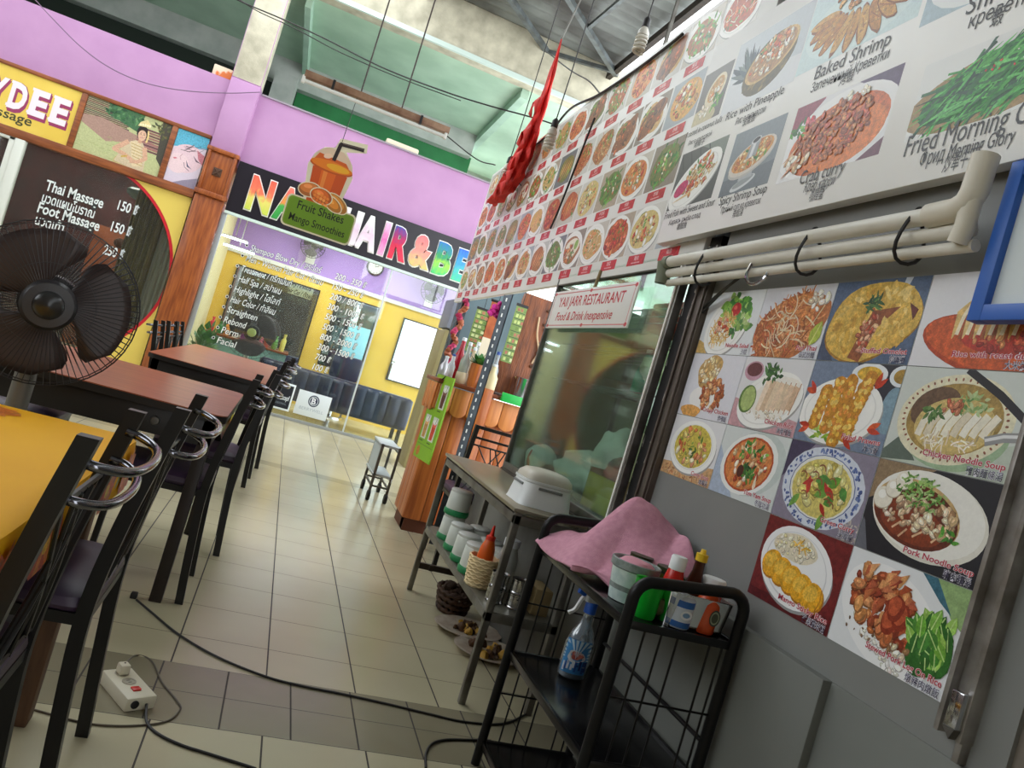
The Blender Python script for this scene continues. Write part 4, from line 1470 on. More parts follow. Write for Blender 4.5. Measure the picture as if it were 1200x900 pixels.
def sticker(col, row, label, draw, cap_, zh, capc=(186, 60, 76), light=(240, 230, 232)):
    ys = (2.240, 1.940, 1.638, 1.339, 1.036)
    zs = (1.640, 1.433, 1.224, 1.026, .818)
    u0, u1, v1, v0 = ys[col], ys[col + 1], zs[row], zs[row + 1]
    dz = (.0, .0, .004, .006, 0)[col]
    w_, h_ = u0 - u1 - .002, v1 - v0 - .002
    q = thing('menu_sticker', label, 'sticker', (WX, (u0 + u1) / 2, v0))
    MB().box((SX, u1 + .001, v0 + .001), (WX - .0002, u0 - .001, v1 - .001)).build('film', mat('white_vinyl', 0), q)
    p = Pic((SX, u0 - .001, v0 + .001), LY, LZ, w_, h_, lift=.0003)
    p.fill((228, 228, 228))
    draw(p, w_, h_)
    p.build('printed_dish', q)
    p = Pic((SX, u0 - .001, v0 + .001), LY, LZ, w_, h_, lift=p.k + .0003)
    n = min(.62, .034 * len(cap_))
    p.text(cap_, w_ * .97, h_ * .115, h_ * .085, capc, width=w_ * n, align='R', bold=.02, outline=light)
    p.text(zh, w_ * .97, h_ * .02, h_ * .09, (70, 66, 92), width=w_ * .052 * len(zh), align='R', bold=.005, outline=(232, 232, 240))
    p.build('caption', q)


def s_salad(p, w, h):
    p.fill((226, 230, 232))
    p.poly([(0, 0), (w * .5, 0), (0, h * .22)], (216, 180, 110))
    p.plate(w * .46, h * .46, w * .40, h * .46, rot=.5)
    p.greens(w * .56, h * .72, w * .26, h * .17, 60, [(150, 200, 84), (110, 176, 70), (176, 214, 116), (70, 140, 60)], h * .2, 0, .6)
    p.greens(w * .75, h * .5, w * .1, h * .16, 20, [(150, 190, 96), (90, 150, 70), (196, 216, 150)], h * .17, 0, .6)
    p.ell(w * .56, h * .71, w * .085, h * .11, (206, 40, 40))
    p.ell(w * .54, h * .74, w * .03, h * .035, (232, 110, 96))
    p.strands(w * .40, h * .4, w * .22, h * .24, 130, [(236, 200, 116), (226, 180, 90), (244, 220, 150), (214, 160, 76)], h * .018, h * .15, .4)
    p.chunks(w * .4, h * .43, w * .14, h * .13, 16, [(236, 180, 150), (222, 110, 70), (244, 206, 180), (206, 80, 50)], h * .05)
    p.chunks(w * .62, h * .34, w * .05, h * .08, 7, [(60, 130, 60), (90, 150, 70)], h * .06)


def s_padthai(p, w, h):
    p.fill((220, 222, 228))
    p.ell(w * .5, h * .42, w * .52, h * .46, (196, 120, 66), .3, 28, .05)
    p.strands(w * .45, h * .4, w * .46, h * .42, 300, [(206, 130, 70), (222, 150, 90), (186, 106, 54), (232, 170, 110), (160, 86, 46), (214, 110, 70)], h * .024, h * .28, .3, .8)
    p.strands(w * .6, h * .68, w * .25, h * .2, 46, [(226, 150, 84), (206, 120, 60)], h * .022, h * .3, .3)
    p.chunks(w * .5, h * .3, w * .3, h * .18, 22, [(206, 130, 84), (176, 96, 60), (226, 160, 110)], h * .06)
    p.strands(w * .5, h * .45, w * .38, h * .36, 34, [(240, 222, 190), (232, 206, 166)], h * .02, h * .3, .3, .9)
    p.chunks(w * .84, h * .8, w * .12, h * .14, 16, PALE, h * .07)
    p.leaf(w * .86, h * .18, w * .24, h * .22, 1.2, (170, 190, 66), (216, 220, 130))


def s_omelet(p, w, h):
    p.fill((86, 106, 136))
    p.poly([(w * .75, h), (w * .82, h), (w * .7, h * .5)], (206, 216, 228))
    p.poly([(0, 0), (w * .2, 0), (0, h * .4)], (70, 84, 110))
    p.ell(w * .5, h * .48, w * .50, h * .48, (170, 124, 40), .2, 30, .06)
    p.ell(w * .5, h * .50, w * .49, h * .47, (226, 186, 84), .2, 30, .06)
    for i in range(110):
        u, v = p.inside(w * .5, h * .52, w * .42, h * .4, .2)
        p.ell(u, v, w * R.uniform(.03, .09), h * R.uniform(.02, .06), R.choice([(236, 200, 104), (216, 172, 66), (244, 214, 130), (226, 182, 80), (206, 156, 56)]), R.random() * 3, 9, .2)
    p.poly([(w * .36, h * .05), (w * .5, h * .62), (w * .78, h * .66), (w * .62, h * .4), (w * .5, 0)], (150, 84, 46))
    p.chunks(w * .5, h * .36, w * .09, h * .26, 46, [(206, 140, 110), (176, 96, 60), (226, 180, 140), (190, 80, 50)], h * .045)
    p.poly([(w * .50, 0), (w * .60, h * .42), (w * .78, h * .66), (w * .96, h * .40), (w * .72, h * .12)], (232, 192, 90))
    for i in range(20):
        u, v = p.inside(w * .74, h * .36, w * .14, h * .18)
        p.ell(u, v, w * .05, h * .035, R.choice([(240, 206, 116), (216, 170, 70), (226, 180, 80)]), R.random() * 3, 9, .2)
    p.poly([(w * .86, h * .7), (w * .96, h * .62), (w * .93, h * .5)], (110, 50, 40))
    p.greens(w * .48, h * .7, w * .06, h * .07, 26, [(60, 100, 50), (84, 130, 60), (40, 76, 44)], h * .14, 0, .25)


def s_duck(p, w, h):
    p.fill((226, 226, 230))
    p.ell(w * .64, h * .22, w * .60, h * .30, (186, 72, 30), -.2, 30)
    p.ell(w * .62, h * .24, w * .56, h * .26, (214, 96, 44), -.2, 28)
    p.ell(w * .72, h * .34, w * .4, h * .2, (196, 60, 40), -.1, 24, .1)
    p.chunks(w * .78, h * .3, w * .3, h * .12, 50, [(190, 60, 40), (214, 96, 60), (160, 44, 30), (226, 150, 90)], h * .05)
    for i in range(6):
        a = w * (.34 + .085 * i)
        p.line([(a - w * .03, h * .30), (a + w * .0, h * .56), (a + w * .08, h * (.74 + .02 * (i % 2)))], w * .09, R.choice([(226, 190, 116), (214, 166, 84), (236, 206, 140)]), 6, True)
        p.line([(a + w * .03, h * .30), (a + w * .05, h * .54), (a + w * .1, h * .72)], w * .02, (176, 96, 46))
        p.line([(a, h * .34), (a + w * .02, h * .54), (a + w * .06, h * .66)], w * .03, (246, 232, 200))
    p.chunks(w * .55, h * .74, w * .1, h * .05, 8, [(206, 60, 40), (226, 130, 60)], h * .045)


def s_crispy(p, w, h):
    p.fill((224, 224, 232))
    p.ell(w * .45, h * .3, w * .3, h * .2, (240, 238, 236))
    p.ell(w * .40, h * .73, w * .22, h * .25, (206, 166, 100), .5, 22, .1)
    p.chunks(w * .40, h * .73, w * .18, h * .2, 56, [(240, 216, 166), (226, 190, 126), (250, 236, 206), (206, 156, 90)], h * .055)
    p.chunks(w * .58, h * .38, w * .2, h * .25, 76, [(206, 120, 70), (222, 150, 96), (180, 90, 50), (232, 176, 120)], h * .06)
    p.ell(w * .25, h * .08, w * .2, h * .1, (232, 170, 90), 0, 16, .1)


def s_chicken(p, w, h):
    p.fill((222, 222, 224))
    p.poly([(0, 0), (w, 0), (w, h * .2), (0, h * .4)], (206, 160, 166))
    p.ell(w * .18, h * .80, w * .15, h * .14, (206, 160, 176))
    p.ell(w * .18, h * .82, w * .12, h * .10, (110, 60, 64))
    p.plate(w * .52, h * .42, w * .46, h * .38, rot=.25)
    p.ell(w * .6, h * .46, w * .34, h * .28, (240, 236, 226), .3, 22, .05)
    p.chunks(w * .5, h * .22, w * .3, h * .08, 30, PALE, h * .03)
    for i in range(7):
        a = w * (.40 + .07 * i)
        p.line([(a, h * (.26 + .012 * i)), (a + w * .03, h * .5), (a + w * .06, h * (.70 - .01 * i))], w * .075, R.choice([(232, 206, 176), (222, 190, 156), (240, 220, 196)]), 5)
        p.line([(a + w * .035, h * .27), (a + w * .07, h * .5), (a + w * .095, h * .69)], w * .012, (196, 150, 120))
    p.ell(w * .2, h * .40, w * .13, h * .2, (96, 130, 60), -.2)
    p.ell(w * .21, h * .405, w * .105, h * .175, (176, 196, 120), -.2)
    p.greens(w * .46, h * .78, w * .12, h * .1, 30, [(50, 100, 50), (80, 130, 64), (40, 80, 44)], h * .13)
    p.line([(w * .36, h * .64), (w * .55, h * .86)], h * .02, (80, 120, 60))


def s_prawn(p, w, h):
    p.fill((120, 136, 160))
    p.poly([(w * .5, h), (w, h), (w, h * .4), (w * .8, h * .55)], (44, 46, 56))
    p.ell(w * .66, h * .88, w * .19, h * .13, (232, 236, 240))
    p.ell(w * .66, h * .885, w * .13, h * .085, (232, 186, 60))
    p.ell(w * .99, h * .88, w * .12, h * .12, (226, 232, 236))
    p.ell(w * .99, h * .88, w * .08, h * .08, (176, 140, 60))
    p.ell(w * .97, h * .5, w * .1, h * .26, (130, 160, 176))
    p.plate(w * .44, h * .42, w * .46, h * .40, rot=.1)
    p.greens(w * .42, h * .16, w * .26, h * .07, 30, [(150, 190, 60), (180, 206, 84), (110, 160, 50)], h * .14)
    for (u, v, q, a) in ((.22, .44, .13, 1.3), (.36, .48, .17, 1.45), (.5, .56, .14, 1.6), (.62, .44, .18, 1.35), (.48, .28, .14, 1.5), (.66, .66, .12, 1.2)):
        for i in range(7):
            s_ = (i - 3) / 3
            p.ell(w * u + w * q * .7 * s_ * math.cos(a), h * v + h * q * 1.6 * s_ * math.sin(a), w * .07, h * .085, (206, 140, 40), 0, 12, .1)
        for i in range(26):
            s_ = R.uniform(-1, 1)
            p.ell(w * u + w * q * .7 * s_ * math.cos(a) + R.uniform(-1, 1) * w * .045, h * v + h * q * 1.6 * s_ * math.sin(a) + R.uniform(-1, 1) * h * .03, w * .026, h * .03, R.choice([(240, 190, 70), (226, 166, 50), (248, 212, 110), (232, 150, 60)]), R.random() * 3, 8, .2)
    for (u, v, a) in ((.80, .26, .2), (.12, .60, 2.6), (.16, .20, 3.4), (.58, .12, -.3), (.76, .72, 1.0)):
        p.leaf(w * u, h * v, w * .14, h * .08, a + .3, (214, 84, 40))
        p.leaf(w * u, h * v, w * .14, h * .07, a - .3, (196, 60, 30))


def s_noodle(p, w, h):
    p.fill((206, 212, 206))
    p.poly([(0, 0), (w, 0), (w, h * .35), (w * .4, h * .12)], (190, 200, 186))
    p.poly([(w * .3, h * .04), (w * .14, h * .3), (0, h * .1), (0, 0)], (96, 110, 100))
    p.ell(w * .53, h * .40, w * .42, h * .40, (160, 186, 150), 0, 30)
    p.ell(w * .5, h * .50, w * .45, h * .45, (232, 226, 196), .1, 34)
    for i in range(44):
        a = 2 * PI * i / 44
        p.ell(w * .5 + w * .40 * math.cos(a), h * .50 + h * .40 * math.sin(a), w * .013, h * .012, (150, 90, 60), a, 6)
    p.ell(w * .5, h * .50, w * .37, h * .36, (176, 146, 80), .1, 30)
    p.ell(w * .34, h * .6, w * .2, h * .2, (110, 84, 62), .4, 24)
    p.ell(w * .52, h * .44, w * .31, h * .28, (216, 190, 120), .1, 26)
    for i in range(8):
        u = w * (.28 + .07 * i)
        p.line([(u - w * .02, h * (.30 + .01 * i)), (u, h * .44), (u + w * .06, h * .58)], w * .055, R.choice([(240, 234, 214), (226, 216, 190), (246, 242, 226)]), 4)
        p.line([(u + w * .022, h * .32), (u + w * .042, h * .44), (u + w * .09, h * .56)], w * .01, (176, 156, 116))
    p.strands(w * .5, h * .28, w * .22, h * .06, 30, PALE, h * .014, h * .14)
    p.greens(w * .62, h * .66, w * .14, h * .08, 40, [(150, 180, 110), (190, 206, 150), (110, 150, 80)], h * .09)
    p.greens(w * .35, h * .56, w * .06, h * .05, 20, [(80, 120, 60), (110, 146, 80)], h * .1)
    p.chunks(w * .48, h * .62, w * .07, h * .08, 18, [(186, 90, 60), (206, 130, 96)], h * .04)
    p.line([(w * .78, h * .34), (w * .9, h * .40), (w * 1.02, h * .42)], h * .09, (150, 150, 150))
    p.line([(w * .78, h * .35), (w * .9, h * .41), (w * 1.02, h * .43)], h * .03, (226, 226, 226))
    p.line([(w * .52, h * 1.0), (w * .8, h * .78), (w * 1.02, h * .56)], h * .075, (38, 36, 40))


def s_curry(p, w, h):
    p.fill((226, 226, 228))
    p.poly([(0, 0), (w, 0), (w, h * .3), (0, h * .2)], (214, 170, 120))
    p.strands(w * .5, h * .1, w * .5, h * .1, 60, [(196, 130, 80), (226, 190, 150), (170, 100, 60)], h * .02, h * .1)
    p.plate(w * .50, h * .53, w * .45, h * .43)
    p.ell(w * .5, h * .54, w * .36, h * .35, (216, 196, 84))
    p.chunks(w * .5, h * .54, w * .30, h * .29, 46, [(240, 214, 130), (244, 236, 200), (214, 190, 84), (226, 130, 70), (232, 160, 120)], h * .075)
    p.greens(w * .52, h * .52, w * .28, h * .27, 14, [(90, 130, 50), (130, 160, 60), (60, 100, 46)], h * .12)
    p.chunks(w * .28, h * .5, w * .1, h * .1, 5, [(206, 90, 60)], h * .05)


def s_tomyum(p, w, h):
    p.fill((212, 218, 216))
    p.poly([(0, 0), (w * .4, 0), (0, h * .7)], (176, 190, 210))
    p.ell(w * .56, h * .54, w * .46, h * .46, (196, 206, 202), .2)
    p.ell(w * .50, h * .52, w * .42, h * .44, (236, 238, 234), .2)
    p.ell(w * .50, h * .52, w * .36, h * .39, (196, 84, 40), .2)
    p.ell(w * .50, h * .52, w * .335, h * .36, (226, 140, 76), .2)
    p.chunks(w * .5, h * .52, w * .28, h * .3, 60, [(244, 232, 206), (232, 196, 150), (206, 96, 50), (222, 160, 100), (190, 70, 40)], h * .06)
    p.greens(w * .52, h * .72, w * .2, h * .1, 20, GRN, h * .12)
    p.greens(w * .52, h * .42, w * .12, h * .12, 34, [(60, 110, 44), (90, 150, 60), (40, 80, 40)], h * .12)
    p.ell(w * .42, h * .4, w * .05, h * .09, (90, 40, 30))
    for i in range(5):
        p.leaf(w * .68, h * .2, w * .06 + w * .12 * R.random(), h * .05, 1.2 + R.random() * .6, (240, 226, 200))


def s_green(p, w, h):
    p.fill((140, 132, 150))
    p.poly([(0, h), (w * .3, h), (0, h * .5)], (70, 62, 90))
    p.strands(w * .92, h * .1, w * .12, h * .14, 40, [(200, 190, 180), (150, 140, 140)], h * .02, h * .08)
    p.ell(w * .5, h * .5, w * .47, h * .50, (214, 220, 232))
    for i in range(120):
        a = R.random() * 2 * PI
        q = R.uniform(.83, .95)
        p.ell(w * .5 + w * .47 * q * math.cos(a), h * .5 + h * .5 * q * math.sin(a), w * .016, h * .017, R.choice([(90, 110, 170), (120, 140, 190), (70, 90, 150)]), R.random() * 3, 7, .3)
    p.ell(w * .5, h * .5, w * .375, h * .40, (96, 116, 170))
    p.ell(w * .5, h * .5, w * .365, h * .39, (232, 232, 224))
    p.ell(w * .5, h * .49, w * .34, h * .36, (222, 206, 116))
    p.chunks(w * .5, h * .5, w * .27, h * .29, 46, [(240, 226, 150), (226, 206, 110), (244, 236, 180), (206, 186, 90)], h * .08)
    p.greens(w * .5, h * .47, w * .26, h * .28, 9, [(110, 160, 60), (80, 140, 56)], h * .26, 0, .5)
    for i in range(6):
        u, v = p.inside(w * .5, h * .5, w * .22, h * .25)
        p.leaf(u, v, h * .2, h * .07, R.random() * 6, (196, 54, 40))
    for i in range(10):
        u, v = p.inside(w * .5, h * .5, w * .25, h * .26)
        p.line([(u + h * .07 * math.cos(a), v + h * .07 * math.sin(a)) for a in (0, .6, 1.2, 1.8, 2.4)], h * .02, (150, 90, 60))


def s_pork(p, w, h):
    p.fill((34, 34, 40))
    p.poly([(0, h), (w * .5, h), (0, h * .55)], (150, 126, 96))
    p.poly([(0, 0), (w * .12, 0), (w * .03, h * .3), (0, h * .34)], (104, 106, 116))
    p.ell(w * .52, h * .52, w * .47, h * .44, (226, 222, 210), -.1, 36)
    p.ell(w * .50, h * .55, w * .46, h * .42, (238, 236, 228), -.1, 36)
    p.ell(w * .42, h * .52, w * .37, h * .34, (210, 176, 120), -.15, 30)
    p.ell(w * .42, h * .50, w * .36, h * .32, (110, 48, 28), -.15, 30)
    p.ell(w * .41, h * .42, w * .28, h * .2, (140, 62, 32), -.15, 26)
    for i in range(9):
        u, v = p.inside(w * .42, h * .32, w * .24, h * .08)
        a = R.uniform(.3, 1.4)
        p.line([(u, v), (u + w * .08 * math.cos(a), v + h * .14 * math.sin(a))], h * .022, (226, 186, 146))
    p.chunks(w * .44, h * .52, w * .29, h * .16, 70, [(226, 200, 166), (206, 176, 140), (240, 226, 200), (186, 150, 116)], h * .05)
    for (u, v, q) in ((.13, .60, .12), (.2, .72, .1), (.27, .83, .1)):
        p.ell(w * u, h * v - h * .01, w * q * .72, h * q, (190, 176, 150))
        p.ell(w * u, h * v, w * q * .70, h * q * .98, (238, 232, 216))
        p.ell(w * u - w * .015, h * v + h * .03, w * q * .3, h * q * .4, (250, 248, 240))
    for i in range(150):
        u, v = p.inside(w * .44, h * .74, w * .2, h * .15, -.2)
        p.line([(u, v), (u + w * R.uniform(-.05, .05), v + h * R.uniform(-.05, .05))], h * .02, R.choice([(110, 160, 70), (150, 190, 100), (80, 130, 56), (186, 210, 140)]), 10)
    p.chunks(w * .66, h * .5, w * .09, h * .16, 24, [(214, 180, 140), (236, 216, 186), (180, 140, 100)], h * .055)
    p.greens(w * .72, h * .38, w * .04, h * .08, 8, GRN, h * .1)


def s_mango(p, w, h):
    p.fill((120, 34, 34))
    p.poly([(0, 0), (w, 0), (w, h * .14), (0, h * .1)], (96, 24, 28))
    p.plate(w * .47, h * .52, w * .44, h * .45, (240, 240, 240), (214, 214, 216), -.15)
    p.ell(w * .42, h * .73, w * .27, h * .16, (232, 222, 196), 0, 22, .06)
    p.chunks(w * .42, h * .73, w * .24, h * .13, 70, [(246, 238, 214), (232, 220, 190), (240, 226, 170)], h * .035)
    p.strands(w * .5, h * .78, w * .1, h * .06, 10, [(240, 190, 70)], h * .02, h * .08)
    for i in range(5):
        u = w * (.20 + .135 * i)
        v = h * (.46 - .04 * i)
        p.ell(u + w * .012, v - h * .02, w * .13, h * .165, (196, 126, 24), .3, 18)
        p.ell(u, v, w * .125, h * .16, (240, 176, 40), .3, 18)
        p.ell(u - w * .02, v + h * .03, w * .08, h * .09, (248, 198, 76), .3, 14)
        p.line([(u + w * .07, v - h * .13), (u + w * .1, v), (u + w * .09, v + h * .12)], h * .014, (206, 130, 30))


def s_leg(p, w, h):
    p.fill((228, 230, 232))
    p.poly([(w * .72, h), (w, h), (w, h * .62), (w * .9, h * .7)], (150, 180, 120))
    p.poly([(w * .62, h), (w * .74, h), (w * .9, h * .72), (w * .8, h * .8)], (60, 110, 130))
    p.ell(w * .45, h * .45, w * .46, h * .45, (240, 240, 240), -.4, 30)
    p.chunks(w * .42, h * .22, w * .3, h * .12, 60, [(244, 240, 230), (232, 226, 212), (250, 248, 242)], h * .04, -.5)
    p.chunks(w * .3, h * .25, w * .2, h * .1, 10, [(120, 90, 60)], h * .02)
    p.chunks(w * .4, h * .55, w * .32, h * .28, 90, [(176, 84, 46), (206, 120, 70), (150, 60, 34), (222, 150, 90), (190, 100, 50)], h * .085, -.4)
    for i in range(34):
        u, v = p.inside(w * .4, h * .58, w * .26, h * .22, -.4)
        a = 1.0 + R.uniform(-.5, .5)
        p.line([(u, v), (u + w * .06 * math.cos(a), v + h * .1 * math.sin(a)), (u + w * .1 * math.cos(a - .4), v + h * .2 * math.sin(a - .4))], w * .055, R.choice([(186, 92, 56), (206, 116, 74), (160, 66, 40), (226, 160, 104)]), 10, True)
    for (u, v) in ((.48, .44), (.56, .52), (.5, .58)):
        p.ell(w * u, h * v, w * .07, h * .13, (150, 54, 30), -.2, 14, .08)
        p.ell(w * u - w * .012, h * v + h * .02, w * .05, h * .1, (196, 90, 54), -.2, 14, .08)
    p.ell(w * .82, h * .36, w * .16, h * .28, (50, 110, 40), -.4, 22, .12)
    for i in range(44):
        u, v = p.inside(w * .82, h * .36, w * .13, h * .22, -.4)
        p.leaf(u, v, h * .22, h * .12, R.uniform(1.2, 3.0), R.choice([(120, 180, 66), (80, 146, 54), (160, 206, 96), (54, 112, 44)]), (190, 220, 140))
    p.chunks(w * .6, h * .22, w * .08, h * .06, 14, PALE + [(150, 110, 70)], h * .04)


ST = [(0, 0, 'salad noodle photo sticker with a red tomato, top sticker nearest the glass case', s_salad, 'Noodle Salad', '沙拉'),
      (1, 0, 'fried orange noodle photo sticker, between the salad and the yellow omelet stickers', s_padthai, 'Pad Thai', '泰式炒麵'),
      (2, 0, 'stuffed yellow omelet photo sticker on dark blue under the white pipes', s_omelet, 'Stuffed Omelet', '煎蛋捲'),
      (3, 0, 'roast meat in orange sauce photo sticker partly behind the blue framed poster', s_duck, 'Rice with roast duck', '大米烤鴨'),
      (0, 1, 'crispy fried chicken on pale plate photo sticker directly under the salad sticker', s_crispy, 'Crispy Chicken', '炸雞飯'),
      (1, 1, 'sliced chicken rice photo sticker with cucumber and a brown dip bowl', s_chicken, 'Chicken Rice', '海南雞飯'),
      (2, 1, 'battered yellow prawn photo sticker with yellow dip bowl', s_prawn, 'Fried Prawns', '炸大蝦'),
      (3, 1, 'chicken noodle soup photo sticker with a black chopstick across the bowl', s_noodle, 'Chicken Noodle Soup', '雞肉麵條湯'),
      (0, 2, 'yellow curry bowl photo sticker at the lower corner nearest the glass case', s_curry, 'Curry Soup', '咖喱湯'),
      (1, 2, 'red tom yum soup photo sticker with green herbs beside the yellow curry sticker', s_tomyum, 'Tom Yam Soup', '冬陰功湯'),
      (2, 2, 'green curry photo sticker on a blue patterned plate', s_green, 'Green Curry', '綠咖喱'),
      (3, 2, 'pork noodle soup photo sticker with white meatballs in a white bowl on black', s_pork, 'Pork Noodle Soup', '豬肉麵湯'),
      (2, 3, 'mango sticky rice photo sticker on dark red, under the green curry sticker', s_mango, 'Mango Sticky Rice', '芒果糯米飯'),
      (3, 3, 'stewed pork leg photo sticker with green lettuce, lowest of the sticker grid', s_leg, 'Stewed Pork Leg On Rice', '燉豬肉燉飯')]
for c_, r_, lab, fn, ca, zh in ST:
    sticker(c_, r_, lab, fn, ca, zh)

# ------------------------------------------------------------------ blue framed poster
t = thing('framed_poster', 'blue framed poster of a juice glass at the edge above the stickers', 'poster', (1.2, .95, 1.5))
PY0, PZ0 = 1.172, 1.517
b = MB()
for a in (((1.195, PY0 - .03, PZ0), (1.225, PY0, 1.84)), ((1.195, .62, PZ0), (1.225, PY0 - .03, PZ0 + .032)), ((1.195, .59, PZ0), (1.225, .62, 1.84)), ((1.195, .62, 1.808), (1.225, PY0 - .03, 1.84))):
    b.box(*a)
b.build('frame', mat('blue_frame', (44, 98, 186), .45), t, bevel=.002)
MB().box((1.212, .62, PZ0 + .03), (1.245, PY0 - .03, 1.81)).build('sheet', mat('pale_sheet', (214, 222, 222), .4), t)
p = Pic((1.2115, PY0 - .03, PZ0 + .032), LY, LZ, .52, .276)
p.poly([(.15, .03), (.23, .025), (.255, .28), (.14, .28)], (198, 206, 204))
p.poly([(.152, .055), (.228, .05), (.252, .28), (.142, .28)], (226, 174, 66))
p.poly([(.20, .055), (.218, .055), (.235, .28), (.21, .28)], (240, 200, 110))
p.ell(.19, .035, .04, .014, (176, 186, 186))
p.greens(.06, .25, .05, .03, 12, [(60, 120, 90), (90, 150, 110)], .06, 0, .25)
p.build('print', t)

# ------------------------------------------------------------------ white pipes bundled under the board
t = thing('pipe_bundle', 'bundle of three white plastic pipes tied under the large menu board', 'pipe', (1.17, 1.8, 1.66))
M_PVC = mat('aged_white_pvc', (224, 222, 212), .45, c2=(204, 200, 186), scale=6, stretch=(4, .8, 4))
for i, (x, z, r, y1) in enumerate(((1.158, 1.735, .019, 1.25), (1.176, 1.700, .016, 1.20), (1.186, 1.668, .013, 1.19))):
    MB().tube([(x, 2.46, z), (x, y1, z)], r, 14).build('pipe', M_PVC, t)
b = MB().tube([(1.158, 1.30, 1.735), (1.158, 1.235, 1.737), (1.158, 1.212, 1.748), (1.158, 1.203, 1.77), (1.158, 1.20, 1.845)], .026, 16)
b.tube([(1.165, 1.215, 1.668), (1.162, 1.205, 1.70), (1.158, 1.203, 1.76)], .02, 12)
b.build('elbow', mat('beige_pvc', (214, 208, 192), .5), t)
MB().tube([(1.170, 2.475, 1.662), (1.166, 2.475, 1.70), (1.158, 2.475, 1.74)], .026, 12).tube([(1.158, 2.46, 1.735), (1.158, 2.43, 1.735)], .023, 12).build('end_fitting', mat('mossy_fitting', (120, 128, 108), .6), t)
for y in (2.19, 1.68, 1.345):
    pts = [(1.170 + .036 * math.cos(a) * .9, y + .012 * math.sin(a * 2), 1.700 + .062 * math.sin(a)) for a in [2 * PI * i / 18 for i in range(18)]]
    MB().tube(pts, .0045, 6, closed=True).build('tie', M_BLACKP, t)
MB().tube(curve([(1.17, 1.93, 1.70), (1.162, 1.93, 1.655), (1.165, 1.915, 1.63), (1.17, 1.89, 1.625), (1.175, 1.86, 1.64), (1.18, 1.855, 1.66)]), .005, 6).build('hook', mat('chrome', 0), t)
for y in (2.38, 1.5):
    MB().bar((1.176, y, 1.70), (WX + .004, y, 1.74), .012, .012).build('bracket', M_STEEL, t)
o = MB().tube(curve([(1.19, 2.0, 1.665), (1.21, 2.12, 1.63), (1.235, 2.25, 1.585), (1.26, 2.34, 1.545)]), .005, 6).tube(curve([(1.19, 2.02, 1.66), (1.215, 2.15, 1.61), (1.24, 2.27, 1.56), (1.265, 2.36, 1.52)]), .004, 6).build('loose_cable', M_BLACKP)
tag(o, 'black cable drooping from the white pipes to the dark gap beside the stickers', 'cable')
t = thing('door_latch', 'small bright metal latch on the worn aluminium rail beside the stickers', 'latch', (WX - .03, .98, .80))
MB().box((WX - .045, .966, .80), (WX - .03, .99, .862)).build('plate', mat('chrome', 0), t, bevel=.002)
MB().prism([(WX - .046, .966, .80), (WX - .046, .99, .80), (WX - .046, .972, .782)], (1, 0, 0), .016).build('tongue', M_STEEL, t)
# ================================================================== COOKING COUNTER, GLASS CASE, DRINKS BAR
CY0, CY1 = 2.50, 3.89                                  # glass case along the wall
M_ALU = mat('scuffed_aluminium', (150, 148, 144), .4, .6, c2=(118, 114, 110), scale=14)
M_DARKST = mat('greasy_dark_steel', (96, 92, 86), .5, .4, c2=(60, 56, 52), scale=5, detail=7)
t = thing('glass_case', 'tall glass display case with a scuffed steel frame behind the steel shelf table', 'display case', (1.5, 3.2, .6))
b = MB()
for y in (CY0 + .012, CY1 - .012):
    b.box((WX, y - .012, .60), (WX + .03, y + .012, 1.80)).box((WX + .52, y - .012, .60), (WX + .55, y + .012, 1.80))
b.box((WX + .001, CY0 + .024, 1.76), (WX + .03, CY1 - .024, 1.80)).box((WX + .52, CY0, 1.76), (WX + .55, CY1, 1.80))
b.box((WX - .004, CY0 + .024, .745), (WX + .03, CY1 - .024, .775))
b.build('frame', M_STEEL, t, bevel=.002)
b = MB().box((WX - .012, CY0 - .03, .60), (WX + .02, CY0 + .0, 1.80)).box((WX - .016, CY0 - .012, .74), (WX - .010, CY0 + .0, 1.80))
b.build('front_post', M_ALU, t, bevel=.002)
MB().box((WX - .018, CY0 - .016, .74), (WX - .012, CY0 - .004, 1.80)).build('bright_edge', mat('glint_painted_strip', (232, 230, 222), .35), t)  # aluminium's bright reflection put into a near-white colour
MB().box((WX + .012, CY0 + .024, .775), (WX + .018, CY1 - .024, 1.76)).build('front_glass', glass_mat('greenish_dirty_glass', (226, 238, 230), .03, .05, spec=.2), t)
MB().box((WX + .545, CY0, .60), (WX + .555, CY1, 1.80)).build('back_panel', glass_mat('grimy_green_glass', (150, 160, 140), .74, .25, spec=.2), t)
MB().box((WX, CY0, .60), (WX + .55, CY1, .75)).build('base', M_DARKST, t, bevel=.003)
b = MB()
for i in range(3):
    b.box((WX - .006, CY0 + .03, .615 + .045 * i), (WX + .0, CY1 - .03, .648 + .045 * i))
b.build('base_slat', M_DARKST, t, bevel=.003)
MB().box((WX, CY0, 1.80), (WX + .55, CY1, 1.81)).build('top_glass', MATS['greenish_dirty_glass'], t)
MB().box((WX + .03, CY1 - .006, .75), (WX + .52, CY1 - .001, 1.76)).build('end_panel', mat('dark_green_backing', (128, 140, 126), .6, c2=(120, 100, 74), scale=3, detail=5), t)
b = MB()
for z in (1.28, 1.47, 1.64):
    for i in range(5):
        b.tube([(WX + .12 + i * .09, CY0 + .03, z), (WX + .12 + i * .09, CY1 - .03, z)], .004, 5)
b.build('wire_shelf', M_ALU, t)

# inside the case
M_BAG = mat('milky_plastic_bag', (232, 240, 232), .3, c2=(214, 226, 216), scale=10, bump=.4, bscale=22)


def lumpy(c, r, seed, jit=.35, n=28, k=16):
    b = MB().ball(c, r, n, k, jit=jit, seed=seed)
    return b


